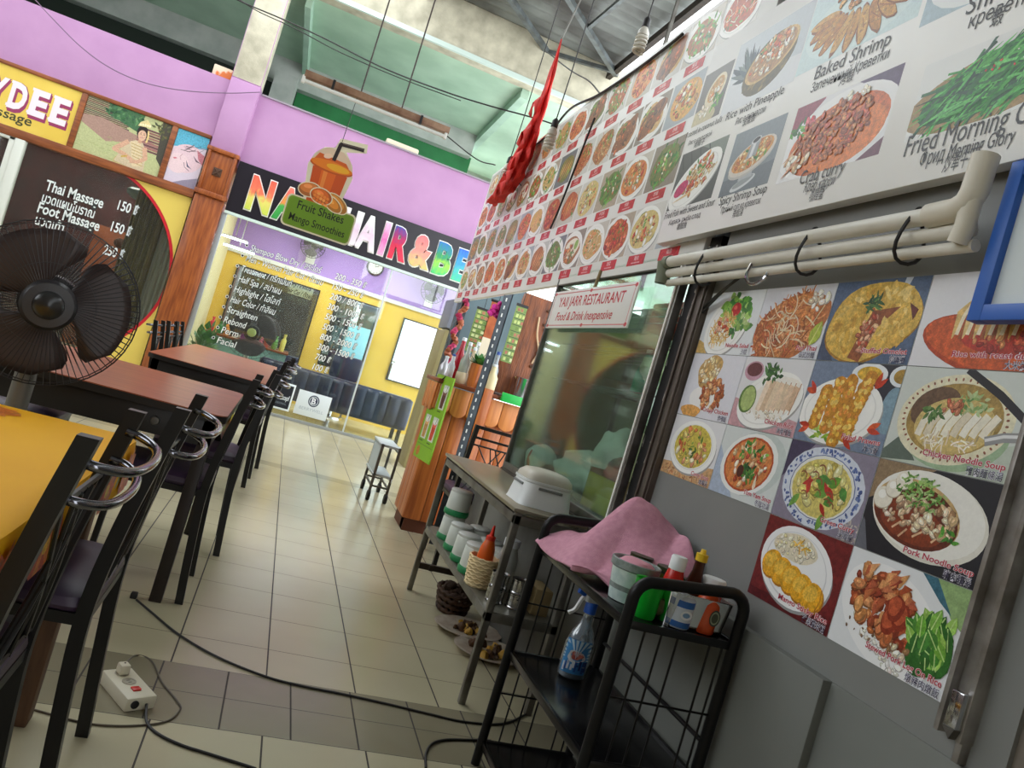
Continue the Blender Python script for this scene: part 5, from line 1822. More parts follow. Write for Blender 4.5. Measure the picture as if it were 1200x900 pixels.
t = thing('plastic_bag', 'big bulging white plastic bag lying at the bottom of the glass case', 'bag', (WX + .2, 3.2, .752))
lumpy((WX + .20, 3.22, .86), (.13, .33, .105), 3).build('body', M_BAG, t)
lumpy((WX + .18, 2.99, .98), (.08, .11, .14), 5).build('tied_top', M_BAG, t)
t = thing('plastic_bag', 'small white bag with a red stripe at the far end of the glass case', 'bag', (WX + .16, 3.66, .752))
lumpy((WX + .14, 3.72, .84), (.08, .12, .085), 8, .2).build('body', M_BAG, t)
MB().tube([(WX + .14 + .075 * math.cos(a), 3.70, .84 + .080 * math.sin(a)) for a in [PI * .8 + PI * .45 * i / 10 for i in range(11)]], .010, 6).build('red_stripe', mat('red_band', (206, 60, 50), .5), t)
t = thing('plastic_basin', 'green plastic basin standing in the glass case', 'basin', (WX + .3, 2.66, 1.0))
MB().lathe([(.10, 0), (.13, .05), (.155, .16), (.165, .165), (.165, .175), (.145, .175), (.12, .05), (.0001, .02)], (WX + .34, 2.70, 1.02), 28).build('bowl', mat('green_plastic', (40, 190, 84), .35), t)
MB().lathe([(.05, 0), (.05, .27)], (WX + .34, 2.70, .75), 12).build('stand', M_STEEL, t)
t = thing('vegetable_bag', 'clear bag of pale cabbage hanging in the upper part of the glass case', 'bag', (WX + .2, 2.78, 1.3))
b = MB()
for i in range(9):
    b.ball((WX + .2 + R.uniform(-.05, .05), 2.8 + R.uniform(-.09, .09), 1.42 + R.uniform(-.10, .08)), R.uniform(.04, .075), 12, 8, jit=.5, seed=i)
b.build('cabbage', mat('pale_cabbage', (206, 216, 180), .5, c2=(150, 170, 120), scale=14), t)
lumpy((WX + .2, 2.79, 1.27), (.05, .06, .1), 4).build('neck', M_BAG, t)
t = thing('carton', 'open carton with a yellow side standing at the near end of the glass case', 'box', (WX + .12, 2.66, .752))
x0, x1, y0, y1, z0, z1 = WX + .035, WX + .2, 2.56, 2.86, .778, .94
b = MB().box((x0, y0, z0), (x1, y1, z0 + .006)).box((x1 - .004, y0, z0), (x1, y1, z1)).box((x0, y0, z0), (x1, y0 + .004, z1)).box((x0, y1 - .004, z0), (x1, y1, z1))
b.build('body', mat('brown_card', (150, 130, 90), .7), t)
MB().box((x0, y0, z0), (x0 + .004, y1, z1 - .02)).build('yellow_side', mat('yellow_card', (206, 190, 66), .6), t)
o = lumpy((WX + .11, 2.74, .95), (.055, .07, .06), 11, .3).build('snack_packet', mat('crumpled_red_foil', (160, 50, 46), .35, c2=(90, 96, 70), scale=9))
tag(o, 'crumpled red and olive packet sticking out of the yellow carton', 'packet')
o = lumpy((WX + .12, 2.60, 1.02), (.06, .07, .12), 15, .3).build('paper_bag', mat('pale_paper_bag', (190, 184, 150), .6, c2=(170, 70, 60), scale=7, lo=.6, hi=.7))
tag(o, 'crumpled pale paper bag with red print beside the steel frame in the glass case', 'bag')
t = thing('water_bottle', 'green glass bottle standing at the back of the glass case', 'bottle', (WX + .36, 3.3, 1.28))
MB().lathe([(.04, 0), (.045, .02), (.045, .12), (.02, .17), (.018, .22)], (WX + .36, 3.3, 1.284), 16).build('body', mat('green_plastic_dark', (30, 150, 110), .2), t)
MB().lathe([(.02, 0), (.02, .02)], (WX + .36, 3.3, 1.504), 12).build('cap', mat('white_vinyl', 0), t)
o = MB().box((WX + .3, 2.55, 1.60), (WX + .5, 3.3, 1.74)).build('food_box', mat('dark_red_box', (130, 44, 36), .6), bevel=.01)
tag(o, 'long dark red box on the top wire rack of the glass case', 'box')
for i, (y, h) in enumerate(((3.05, .30), (3.6, .13))):
    o = MB().box((WX + .33, y - .10, 1.28), (WX + .48, y + .10, 1.28 + h * .55)).build('food_box', mat('brown_carton', (104, 74, 54), .6), bevel=.006)
    tag(o, ('brown carton on the lower wire rack in the middle of the glass case', 'low brown carton on the lower wire rack, far end of the glass case')[i], 'box')

# sign hung on the glass
t = thing('hanging_sign', 'white sign with red restaurant lettering hung on the glass case', 'sign', (WX - .02, 3.34, 1.51))
a, c = px(668, 390, 0, WX - .02), px(735, 386, 0, WX - .02)
sy0, sy1, sz0, sz1 = 3.80, 2.795, 1.515, 1.712
MB().box((WX - .022, sy1, sz0), (WX - .014, sy0, sz1)).build('board', mat('white_board', 0), t, bevel=.001)
p = Pic((WX - .022, sy0, sz0), LY, LZ, sy0 - sy1, sz1 - sz0, lift=.0004)
W_, H_ = sy0 - sy1, sz1 - sz0
for (u0, v0, u1, v1) in ((.02, .012, W_ - .02, .0165), (.02, H_ - .0165, W_ - .02, H_ - .012), (.02, .012, .0245, H_ - .012), (W_ - .0245, .012, W_ - .02, H_ - .012)):
    p.rect(u0, v0, u1, v1, (216, 120, 116))
for u in (.02, W_ / 2, W_ - .02):
    for v in (.014, H_ - .014):
        p.ell(u, v, .014, .009, (206, 84, 84))
p.text('YAII JARR RESTAURANT', W_ * .5, H_ * .57, .072, (196, 36, 44), width=W_ * .80, align='C', bold=.012)
p.text('Food & Drink Inexpensive', W_ * .47, H_ * .2, .062, (196, 36, 44), width=W_ * .70, align='C', shear=.2, bold=.01)
p.build('lettering', t)
MB().tube([(WX - .01, 3.30, sz1), (WX - .004, 3.30, 1.80)], .008, 6).build('hanging_strap', mat('brown_card', 0), t)

# black pillar with chipped paint between case and laminate
t = thing('tall_post', 'black chipped upright post between the glass case and the sticker wall', 'post', (WX, 2.39, 0))
b = MB().box((WX + .02, 2.325, .6), (WX + .09, 2.462, 1.86))
for i in range(34):
    z = R.uniform(.8, 1.75)
    y = R.choice((2.455, 2.452, 2.40)) + R.uniform(-.006, .004)
    b.add([(WX + .0195, y, z), (WX + .0195, y + R.uniform(.002, .008), z + .004), (WX + .0195, y + R.uniform(.001, .007), z + R.uniform(.01, .05))], [(0, 1, 2)], 1)
b.build('post', [M_BLACKP, mat('pale_chip', (190, 184, 176), .7)], t)
b = MB().box((WX + .012, 2.335, .78), (WX + .02, 2.345, .95)).box((WX + .012, 2.36, .78), (WX + .02, 2.37, .95)).box((WX + .012, 2.335, .94), (WX + .02, 2.37, .95))
b.build('slide_bolt', M_STEEL, t)

# ------------------------------------------------------------------ wooden drinks bar
BY = 5.2
M_BAR = mat('orange_pine', (206, 118, 52), .42, c2=(172, 86, 34), scale=5, stretch=(7, 7, .5), coat=.2)
t = thing('drinks_bar', 'orange pine drinks bar with scalloped trim beyond the glass case', 'counter', (1.7, BY + .3, 0))
b = MB()
x = 1.08
while x < 2.6:
    b.box((x + .002, BY + .01, .09), (x + .128, BY + .03, 1.03))
    x += .13
b.build('front_plank', M_BAR, t, bevel=.003)
b = MB()
y = BY + .03
while y < 5.5:
    b.box((1.08, y + .002, .09), (1.10, y + .128, 1.03))
    y += .13
b.build('side_plank', M_BAR, t, bevel=.003)
MB().box((1.10, BY + .03, 0), (2.6, 5.58, 1.02)).build('carcass', mat('dark_red_wood', (96, 48, 24), .6), t)
MB().box((1.03, BY - .07, 1.065), (2.65, 5.62, 1.095)).build('bar_top', mat('reddish_bar_top', (150, 78, 46), .35, c2=(120, 58, 34), scale=5), t, bevel=.006)
b = MB()
i = 0
x = 1.045
while x < 2.5:
    w_ = .118
    pts = [(x, BY - .055, 1.06)] + [(x, BY - .055, .905)] + [(x + w_ / 2 - w_ / 2 * math.cos(a), BY - .055, .905 - .042 * math.sin(a)) for a in [PI * k / 8 for k in range(1, 8)]] + [(x + w_, BY - .055, .905), (x + w_, BY - .055, 1.06)]
    b.prism(pts, (0, 1, 0), .018)
    x += w_ + .004
b.build('scalloped_trim', mat('light_pine_trim', (222, 142, 74), .42, c2=(196, 112, 52), scale=5, stretch=(7, 7, .6)), t, bevel=.002)
b = MB()
y = BY - .03
while y < 5.45:
    w_ = .118
    pts = [(1.035, y, 1.06), (1.035, y, .905)] + [(1.035, y + w_ / 2 - w_ / 2 * math.cos(a), .905 - .042 * math.sin(a)) for a in [PI * k / 8 for k in range(1, 8)]] + [(1.035, y + w_, .905), (1.035, y + w_, 1.06)]
    b.prism(pts, (1, 0, 0), .018)
    y += w_ + .004
b.build('side_scalloped_trim', MATS['light_pine_trim'], t, bevel=.002)
for x in (1.10, 2.5):
    MB().box((x, BY + .02, 0), (x + .09, BY + .12, .09)).build('foot', mat('dark_red_wood', 0), t)
MB().box((1.345, BY - .075, .80), (1.43, BY - .055, 1.12)).build('short_pine_board', M_BAR, t, bevel=.004)

# steel angle posts
M_SLOT = mat('slotted_blue_grey_steel', (84, 92, 100), .45, .5, c2=(64, 70, 78), scale=9)
t = thing('angle_post', 'blue grey slotted steel upright in front of the drinks bar', 'post', (1.40, 5.0, 0))
a, c = px(598, 350, 1, 5.0), px(545, 505, 1, 5.0)
xm = (a.x + c.x) / 2
b = MB().box((xm - .03, 5.0, 0), (xm + .03, 5.006, 2.0)).box((xm + .024, 5.0, 0), (xm + .03, 5.05, 2.0))
for i in range(30):
    b.box((xm - .012, 4.9985, .35 + i * .055), (xm - .003, 5.0, .375 + i * .055), 1)
b.build('angle', [M_SLOT, mat('white_slot_gap', (226, 228, 226), .6)], t)
t2 = thing('angle_post', 'grey steel upright with a garland at the far corner of the drinks bar', 'post', (1.22, 5.9, 0))
a, c = px(544, 358, 1, 5.9), px(527, 418, 1, 5.9)
MB().bar((a.x, 5.9, 0), (a.x, 5.9, 1.755), .05, .05).build('angle', M_SLOT, t2)

x2 = a.x
t = thing('flower_garland', 'garland of pink and orange flowers hung on the far grey upright', 'garland', (x2 - .03, 5.86, 1.3))
b, b2 = MB(), MB()
for i in range(22):
    z = 1.73 - i * .024
    (b if i % 5 < 2 else b2).ball((x2 - .01 + .02 * math.sin(i), 5.85, z), .024, 8, 5, jit=.6, seed=i)
gl = [(x2 - .01 + .02 * math.sin(i), 5.85, 1.73 - i * .024) for i in range(22)]
b.tube(gl, .006, 5)
b2.tube(gl, .005, 5)
b.build('pink_flower', mat('pink_petals', (206, 60, 110), .6), t)
b2.build('orange_flower', mat('orange_petals', (176, 96, 60), .6), t)
t = thing('flower_garland', 'magenta flowers tied to the slotted upright by the green price strips', 'garland', (xm - .1, 5.02, 1.5))
q = px(583, 363, 1, 5.05)
b = MB()
for i in range(12):
    b.ball((q.x + R.uniform(-.04, .04), 5.05 + R.uniform(-.02, .02), q.z + R.uniform(-.04, .04)), .022, 8, 5, jit=.7, seed=i)
b.build('flower', mat('magenta_petals', (226, 50, 160), .6), t)
MB().tube([(q.x, 5.05, q.z), (xm, 5.03, q.z)], .006, 6).build('tie', M_BLACKP, t)

# panel behind the bar
t = thing('partition_panel', 'blue grey painted panel standing behind the drinks bar bottles', 'panel', (1.9, 6.9, 1.0))
a, c, d = px(547, 350, 1, 6.9), px(650, 380, 1, 6.9), px(536, 412, 1, 6.9)
MB().box((a.x - .02, 6.9, 0), (px(614, 352, 1, 6.9).x, 6.94, 2.15)).build('board', mat('blue_grey_paint', (92, 112, 120), .6, c2=(80, 98, 106), scale=3), t)
MB().box((a.x - .06, 6.88, 0), (a.x - .02, 6.95, 2.15)).build('edge_post', M_SLOT, t)
t = thing('cabinet_tower', 'tall olive and grey cabinet beside the salon, beyond the drinks bar', 'cabinet', (1.6, 8.4, 0))
a, c = px(524, 390, 1, 8.4), px(541, 365, 1, 8.4)
MB().box((a.x - .03, 8.4, 0), (a.x + .42, 8.9, 1.62)).build('body', mat('olive_panel', (150, 140, 96), .5, c2=(136, 124, 84), scale=3), t, bevel=.005)
MB().box((a.x - .03, 8.38, 1.64), (a.x + .42, 8.9, 1.98)).build('upper_box', mat('grey_box', (124, 128, 142), .5), t, bevel=.01)
MB().box((a.x + .15, 8.39, .1), (a.x + .17, 8.4, 1.6)).build('door_edge', mat('pale_edge', (200, 196, 170), .5), t)

# price strips and timber slabs behind the bar
for i, (x0_, y0_, x1_, y1_, Y_) in enumerate(((567, 364, 556, 414, 6.40), (612, 360, 591, 424, 5.35))):
    a, c = px(x0_, y0_, 1, Y_), px(x1_, y1_, 1, Y_)
    t = thing('price_strip', ('green price strip with dark lines hanging before the blue grey panel', 'green price strip with dark lines hanging on the carved timber slab')[i], 'sign', (a.x, Y_, c.z), 'green price strips')
    xw = .06 if i == 0 else .042
    MB().box((a.x - xw, Y_, c.z), (a.x + xw, Y_ + .006, a.z)).build('card', mat('lime_card', (120, 146, 74), .5, c2=(104, 132, 62), scale=4), t)
    p = Pic((a.x - xw, Y_ - .0002, c.z), RX, RZ, xw * 2, a.z - c.z, lift=.0003)
    n = 9
    for k in range(n):
        v = (a.z - c.z) * (k + .5) / n
        p.rect(.005, v + .022, xw * 2 - .005, v + .027, (54, 70, 40))
        for e in range(3):
            p.rect(.015 + e * xw * .62, v - .012, .012 + e * xw * .62 + xw * .5, v + .012, R.choice([(200, 206, 150), (176, 110, 80), (110, 140, 60), (190, 200, 120)]), 10)
    p.build('print', t)
    MB().box((a.x - xw - .004, Y_ - .004, a.z), (a.x + xw + .004, Y_ + .01, a.z + .02)).build('top_rod', M_BLACKP, t)
    MB().tube([(a.x, Y_, a.z + .015), (a.x, Y_ + .02, 2.2)], .003, 5).build('cord', M_BLACKP, t)
a, c = px(636, 362, 1, 5.5), px(597, 452, 1, 5.5)
t = thing('timber_slab', 'rough carved brown timber slab standing on the drinks bar', 'timber', (c.x, 5.5, 1.096))
pts = []
for i in range(15):
    z = 1.096 + .80 * i / 14
    pts.append((a.x + .13 + .018 * math.sin(i * 2.1) + .012 * math.sin(i * 4.7) - (.05 if i == 14 else 0), 5.47, z))
for i in range(14, -1, -1):
    z = 1.096 + .80 * i / 14
    pts.append((a.x - .16 - .06 * (1 - i / 14) + .01 * math.sin(i * 1.3), 5.47, z))
MB().prism(pts, (0, 1, 0), .06).build('slab', mat('dark_carved_teak', (140, 76, 36), .5, c2=(96, 48, 22), scale=7, stretch=(5, 5, .7), bump=.5, bscale=20), t, bevel=.006)
b = MB()
for i in range(7):
    z = 1.15 + i * .11
    b.tube(curve([(a.x + .05 + .03 * math.sin(i * 2), 5.465, z), (a.x + .08, 5.46, z + .04), (a.x + .06 + .02 * math.cos(i), 5.465, z + .09)]), .012, 6)
b.build('carved_ridge', mat('dark_carving', 0), t)
MB().tube(curve([(a.x - .02, 5.455, 1.75), (a.x + .0, 5.45, 1.62), (a.x + .05, 5.455, 1.5), (a.x + .03, 5.46, 1.4)]), .007, 6).build('hanging_string', mat('pale_string', (206, 176, 140), .7), t)
a, c = px(580, 370, 1, 6.4), px(573, 430, 1, 6.4)
t = thing('scroll_banner', 'narrow orange and white hanging scroll behind the bar bottles', 'banner', (a.x, 6.4, 1.2))
MB().box((a.x - .06, 6.4, 1.52), (a.x + .05, 6.41, 1.86)).build('upper_cloth', mat('orange_cloth', (186, 100, 44), .6, c2=(150, 70, 34), scale=9), t)
MB().box((a.x - .05, 6.395, 1.16), (a.x + .05, 6.405, 1.54)).build('lower_cloth', mat('cream_cloth', (226, 216, 190), .6), t)
MB().tube([(a.x - .07, 6.4, 1.87), (a.x + .07, 6.4, 1.87)], .012, 8).build('rod', M_BLACKP, t)
MB().tube([(a.x, 6.4, 1.87), (a.x, 6.42, 2.2)], .003, 5).build('cord', M_BLACKP, t)
MB().bar((1.27, 6.42, 2.2), (2.4, 6.42, 2.2), .03, .03).build('roof_batten', M_STEEL, kind='structure')
MB().bar((1.27, 5.37, 2.2), (2.4, 5.37, 2.2), .03, .03).build('roof_batten', M_STEEL, kind='structure')
for y in (5.37, 6.42):
    for x in (2.38,):
        MB().bar((x, y, 2.2), (x, y, 5.85), .03, .03).build('roof_hanger', M_STEEL, kind='structure')

# bottles and jars on the bar
BZ = 1.096


def bottle(x, y, h, r, m, lab, cap=None, name='glass_bottle', group='bottles on the drinks bar', z=BZ):
    o = thing(name, lab, 'bottle', (x, y, z), group)
    MB().lathe([(r * .8, 0), (r, .01), (r, h * .55), (r * .45, h * .75), (r * .38, h * .95)], (x, y, z), 16).build('body', m, o)
    MB().lathe([(r * .42, 0), (r * .42, h * .07), (r * .3, h * .08)], (x, y, z + h * .94), 12).build('cap', cap or mat('white_vinyl', 0), o)
    return o


MG = mat('clear_bottle_glass', (206, 216, 206), .08, trans=.6)
MPAL = mat('pale_syrup', (214, 196, 160), .2)
row = [(519, 436, .16, .034, mat('silver_can', (206, 206, 212), .3, .5), 'silver can bottle at the corner of the drinks bar above the green menu'),
       (526, 438, .19, .03, mat('white_vinyl', 0), 'white bottle with blue cap behind the top edge of the green menu'),
       (533, 436, .33, .04, mat('red_syrup', (176, 26, 44), .2), 'tall red syrup bottle on the drinks bar'),
       (541, 438, .30, .036, MG, 'clear bottle beside the red syrup bottle'),
       (548, 439, .28, .036, MPAL, 'pale cream bottle beside the clear bottle on the bar'),
       (552, 433, .33, .034, MG, 'clear tall bottle behind the leafy pot on the bar'),
       (539, 446, .14, .042, MPAL, 'short pale jar in front of the clear bottles on the bar')]
for i, (x_, y_, h, r, m, lab) in enumerate(row):
    a = px(x_, y_ + 12, 2, BZ)
    Y_ = 5.24 + .1 * (i % 3) + .05
    q = px(x_, y_, 1, Y_)
    bottle(q.x, Y_, h, r, m, lab, cap=mat('blue_cap', (60, 90, 170), .4) if i == 1 else None)
q = px(557, 440, 1, 5.26)
t = thing('potted_plant', 'small leafy plant in a wooden cup on the drinks bar', 'plant', (q.x, 5.26, BZ))
MB().lathe([(.04, 0), (.05, .1), (.052, .17), (.04, .17), (.036, .14), (.0001, .14)], (q.x, 5.26, BZ), 18).build('cup', M_BAR, t)
b = MB()
for i in range(46):
    a = R.random() * 6.28
    e = R.uniform(.2, 1.4)
    c0 = Vector((q.x, 5.26, BZ + .16))
    d = Vector((math.cos(a) * math.cos(e), math.sin(a) * math.cos(e), math.sin(e))) * R.uniform(.05, .12)
    s_ = Vector((-math.sin(a), math.cos(a), 0)) * .022
    b.add([c0, c0 + d * .6 - s_, c0 + d, c0 + d * .6 + s_], [(0, 1, 2, 3)])
b.build('foliage', mat('leaf_green', 0), t)
q = px(577, 448, 1, 5.3)
bottle(px(583, 420, 1, 5.35).x, 5.35, .30, .036, mat('clear_water_bottle', (196, 206, 212), .1, trans=.5), 'clear water bottle beside the slotted steel upright on the bar', mat('blue_cap', 0))
bottle(px(577, 440, 1, 5.2).x, 5.2, .2, .045, mat('cream_tumbler', (222, 206, 160), .3), 'cream coloured tumbler bottle against the slotted steel upright')
t = thing('metal_cup', 'steel cup on the drinks bar beside the carved timber slab', 'cup', (px(616, 440, 1, 5.35).x, 5.35, BZ))
q = px(618, 432, 1, 5.35)
MB().lathe([(.05, 0), (.06, .17), (.064, .175), (.055, .17), (.045, .01), (.0001, .01)], (q.x, 5.35, BZ), 20).build('cup', mat('chrome', 0), t)
MB().tube(arc((q.x + .06, 5.35, BZ + .09), .04, -PI / 2, PI / 2, 8), .006, 6).build('handle', mat('chrome', 0), t)
t = thing('steel_tray', 'grey steel tray lying on the drinks bar beside the glass case', 'tray', (px(606, 460, 1, 5.22).x, 5.25, BZ))
q = px(610, 463, 1, 5.22)
MB().box((q.x - .14, 5.12, BZ), (q.x + .2, 5.4, BZ + .012)).build('tray', M_ALU, t, bevel=.004)
MB().tube([(q.x - .14, 5.12, BZ + .014), (q.x + .2, 5.12, BZ + .014), (q.x + .2, 5.4, BZ + .014), (q.x - .14, 5.4, BZ + .014)], .006, 6, closed=True).build('rim', M_ALU, t)
q = px(598, 468, 1, 5.12)
o = MB().box((q.x - .07, 5.098, q.z - .03), (q.x + .22, 5.128, q.z + .035)).build('green_strip', mat('green_plastic', 0), bevel=.004)
tag(o, 'bright green plastic strip hung on the bar edge beside the glass case', 'strip')
o = MB().lathe([(.015, 0), (.012, .05), (.06, .12), (.11, .17), (.108, .172), (.05, .12), (.0001, .06)], (px(625, 418, 1, 5.5).x, 5.5, BZ + .2), 18).build('lamp_bowl', mat('warm_shade', (236, 206, 150), .4))
tag(o, 'small cream funnel lying by the timber slab on the bar', 'funnel')
o.location.z = BZ

# the green drinks menu hung at the corner
t = thing('drinks_menu', 'lime green drinks menu with four drink photos hung on the bar corner', 'menu', (1.05, 5.0, .52))
TR, BR_ = px(534.5, 441, 1, 4.95), px(501.5, 541.5, 1, 4.95)
xr = (TR.x + BR_.x) / 2
BLc = px(473, 526.5, 2, .515)
d = Vector((BLc.x - xr, BLc.y - 4.95, 0))
U_ = (-d).normalized()
wm = min(d.length, .34)
O_ = Vector((xr, 4.95, .52)) - U_ * wm
N_ = U_.cross(RZ)
hm = .60
b = MB().prism([O_, O_ + U_ * wm, O_ + U_ * wm + RZ * hm, O_ + RZ * hm], -N_, .01)
b.build('board', mat('lime_menu', (140, 190, 40), .45, c2=(128, 180, 34), scale=3), t)
p = Pic(O_ + N_ * .0004, U_, RZ, wm, hm)
for k, (u, v, c_) in enumerate(((.14, .37, (120, 130, 60)), (.60, .37, (96, 50, 40)), (.10, .14, (206, 150, 80)), (.56, .14, (222, 70, 40)))):
    u *= wm
    p.rect(u, v, u + wm * .30, v + .17, (214, 220, 206))
    p.poly([(u + wm * .06, v + .01), (u + wm * .22, v + .01), (u + wm * .26, v + .13), (u + wm * .03, v + .13)], c_)
    p.poly([(u + wm * .05, v + .10), (u + wm * .24, v + .10), (u + wm * .25, v + .13), (u + wm * .04, v + .13)], tuple(min(255, q + 40) for q in c_))
    p.ell(u + wm * .14, v + .135, wm * .10, .018, (240, 240, 232))
    p.line([(u + wm * .16, v + .12), (u + wm * .22, v + .168)], .006, (60, 60, 60))
    p.rect(u, v - .02, u + wm * .2, v - .012, (60, 96, 30))
p.ell(wm * .2, .05, wm * .1, .035, (206, 130, 50))
p.rect(.02, .098, wm - .02, .102, (90, 130, 40))
p.text('MENU', wm * .12, hm - .06, .04, (80, 110, 30), width=wm * .3)
p.build('print', t)
MB().tube([O_ + U_ * wm * .5 + RZ * hm, Vector((1.045, 5.14, 1.07))], .004, 5).build('cord', M_BLACKP, t)

# folding trolley beyond the bar corner
t = thing('serving_trolley', 'pale grey wheeled trolley standing beyond the bar corner', 'trolley', (.98, 6.2, 0))
a = px(478, 560, 1, 6.1)
xa, xb = .93, 1.07
b = MB()
for x in (xa, xb):
    for y in (6.0, 6.45):
        b.bar((x, y, .06), (x, y, .46), .02, .02)
    b.bar((x, 6.0, .12), (x, 6.45, .12), .014, .014).bar((x, 6.0, .42), (x, 6.45, .42), .014, .014)
for y in (6.0, 6.45):
    b.bar((xa, y, .12), (xb, y, .12), .014, .014)
b.build('frame', M_STEEL, t)
for z in (.2, .44):
    MB().box((xa - .02, 5.99, z), (xb + .0, 6.46, z + .02)).build('shelf', mat('pale_grey_tray', (186, 194, 194), .4), t, bevel=.004)
MB().box((xa - .012, 6.02, .2), (xa - .004, 6.42, .43)).build('side_panel', mat('pale_side', (176, 190, 196), .3), t)
for x in (xa, xb):
    for y in (6.0, 6.45):
        MB().tube([(x - .012, y, .04), (x + .012, y, .04)], .04, 16).build('wheel', M_BLACKP, t)
b = MB()
for i in range(9):
    b.ball((xb + .004, 6.0 + .05 * i, .19), (.004, .022, .022), 8, 5)
b.build('lace_edge', mat('white_lace', (216, 216, 216), .7), t)
# ================================================================== STEEL SHELF TABLE
M_SHELF = mat('worn_grey_steel', (136, 134, 126), .42, .5, c2=(96, 90, 82), scale=7, detail=7)
sx0, sx1, sy0, sy1 = .935, 1.225, 2.59, 3.87
t = thing('shelf_table', 'worn grey steel table with a lower shelf, standing by the glass case', 'table', (1.08, 3.2, 0))
MB().box((sx0 - .01, sy0, .722), (sx1, sy1, .736)).build('table_top', mat('stained_steel_top', (150, 144, 128), .3, .45, c2=(160, 146, 120), scale=3, detail=5), t, bevel=.003)
for a in ((sx0, sy0), (sx0, sy1 - .026), (sx1 - .026, sy0), (sx1 - .026, sy1 - .026)):
    MB().box((a[0], a[1], 0), (a[0] + .026, a[1] + .026, .722)).build('leg', M_SHELF, t, bevel=.002)
b = MB()
for z in (.700, .335):
    b.box((sx0, sy0, z - .022), (sx0 + .02, sy1, z + .012)).box((sx1 - .02, sy0, z - .022), (sx1, sy1, z + .012)).box((sx0, sy0, z - .022), (sx1, sy0 + .02, z + .012)).box((sx0, sy1 - .02, z - .022), (sx1, sy1, z + .012))
b.build('rail', M_SHELF, t, bevel=.002)
MB().box((sx0 + .004, sy0 + .004, .336), (sx1 - .004, sy1 - .004, .349)).build('lower_shelf', mat('stained_steel_shelf', (140, 138, 124), .4, .4, c2=(100, 96, 84), scale=5), t)
b = MB().box((sx0 + .002, sy1 - .022, .12), (sx1 - .002, sy1 - .002, .15)).box((sx0 + .08, sy1 - .03, .12), (sx0 + .10, sy1 - .01, .15))
b.build('stretcher', mat('dark_rail', (70, 62, 54), .5, .4), t)

# white steamer on the table top
t = thing('plastic_steamer', 'white plastic dish cover with a beige ribbed lid on the steel table', 'container', (1.10, 2.82, .736))
cx_, cy_, sz_ = 1.085, 2.80, .737


def rrect(hx, hy, r, n=5):
    out = []
    for sx_, sy_, a0 in ((1, 1, 0), (-1, 1, PI / 2), (-1, -1, PI), (1, -1, 3 * PI / 2)):
        for i in range(n + 1):
            a = a0 + PI / 2 * i / n
            out.append((sx_ * (hx - r) + r * math.cos(a), sy_ * (hy - r) + r * math.sin(a)))
    return out


def stack(b, c, secs, m=0):
    """loft of rounded rectangles: (half x, half y, radius, z)"""
    vs, fs = [], []
    for hx, hy, r, z in secs:
        vs += [(c[0] + u, c[1] + v, c[2] + z) for u, v in rrect(hx, hy, r)]
    k = 24
    for i in range(len(secs) - 1):
        for j in range(k):
            q = (j + 1) % k
            fs.append((i * k + j, i * k + q, (i + 1) * k + q, (i + 1) * k + j))
    fs += [tuple(range(k - 1, -1, -1)), tuple((len(secs) - 1) * k + j for j in range(k))]
    return b.add(vs, fs, m)


stack(MB(), (cx_, cy_, sz_), [(.112, .108, .04, 0), (.110, .106, .045, .01), (.100, .095, .05, .088), (.104, .099, .05, .091), (.104, .099, .05, .099)]).build('body', mat('white_plastic', (240, 243, 243), .35), t)
stack(MB(), (cx_, cy_, sz_ + .100), [(.100, .095, .05, 0), (.097, .092, .05, .018), (.080, .075, .05, .036), (.05, .045, .035, .042)]).build('lid', mat('beige_lid', (206, 200, 184), .4), t)
MB().box((cx_ - .107, cy_ - .055, sz_ + .070), (cx_ - .100, cy_ + .055, sz_ + .080)).build('handle_slot', mat('grey_slot', (130, 134, 134), .5), t, bevel=.002)
MB().box((cx_ - .05, cy_ - .102, sz_ + .070), (cx_ + .05, cy_ - .095, sz_ + .080)).build('handle_slot', mat('grey_slot', 0), t, bevel=.002)

# lower shelf: tubs with green bases
LZ_ = .35
M_TUB = mat('milky_tub', (220, 224, 216), .3)
M_TUBG = mat('green_tub_lid', (36, 140, 84), .4)
M_TUBW = mat('milky_tub_cap', (206, 208, 202), .35)


def make_tub(x, y, z, h, r):
    o = thing('storage_tub', '', 'tub', (x, y, z), 'tubs on the lower shelf of the steel table')
    MB().lathe([(r * .98, .025), (r, .03), (r * .95, h * .86), (r * .90, h * .9)], (x, y, z), 26).build('body', M_TUB, o)
    MB().lathe([(r * 1.04, 0), (r * 1.08, .004), (r * 1.08, .022), (r * 1.02, .028)], (x, y, z), 26).build('green_rim', M_TUBG, o)
    MB().lathe([(r * .90, 0), (r * .93, .004), (r * .93, h * .10), (r * .85, h * .13), (.0001, h * .125)], (x, y, z + h * .885), 26).build('cap', M_TUBW, o)
    return o


tub0 = make_tub(0, 0, 0, .125, .058)
tubs = [(1.005, 3.62, 0, 'bottom tub with green rim of the stack nearest the pine bar'), (1.003, 3.615, .128, 'top tub with green rim of the stack nearest the pine bar'), (1.10, 3.46, 0, 'white tub with green rim standing behind the front row, next to the tall stack'),
        (.998, 3.42, 0, 'white tub with green rim second from the pine bar in the front row'), (.992, 3.24, 0, 'white tub with green rim third from the pine bar in the front row'), (1.09, 3.22, 0, 'white tub with green rim at the back of the shelf behind the orange bottle'),
        (.99, 3.07, 0, 'white tub with green rim beside the woven cup of the orange bottle'), (1.10, 3.07, 0, 'white tub with green rim at the back beside the wall, nearest the cans')]
for i, (x, y, z, lab) in enumerate(tubs):
    o = tub0 if i == 0 else copy_tree(tub0)
    place(o, (x, y, LZ_ + z), i * .7, lab)

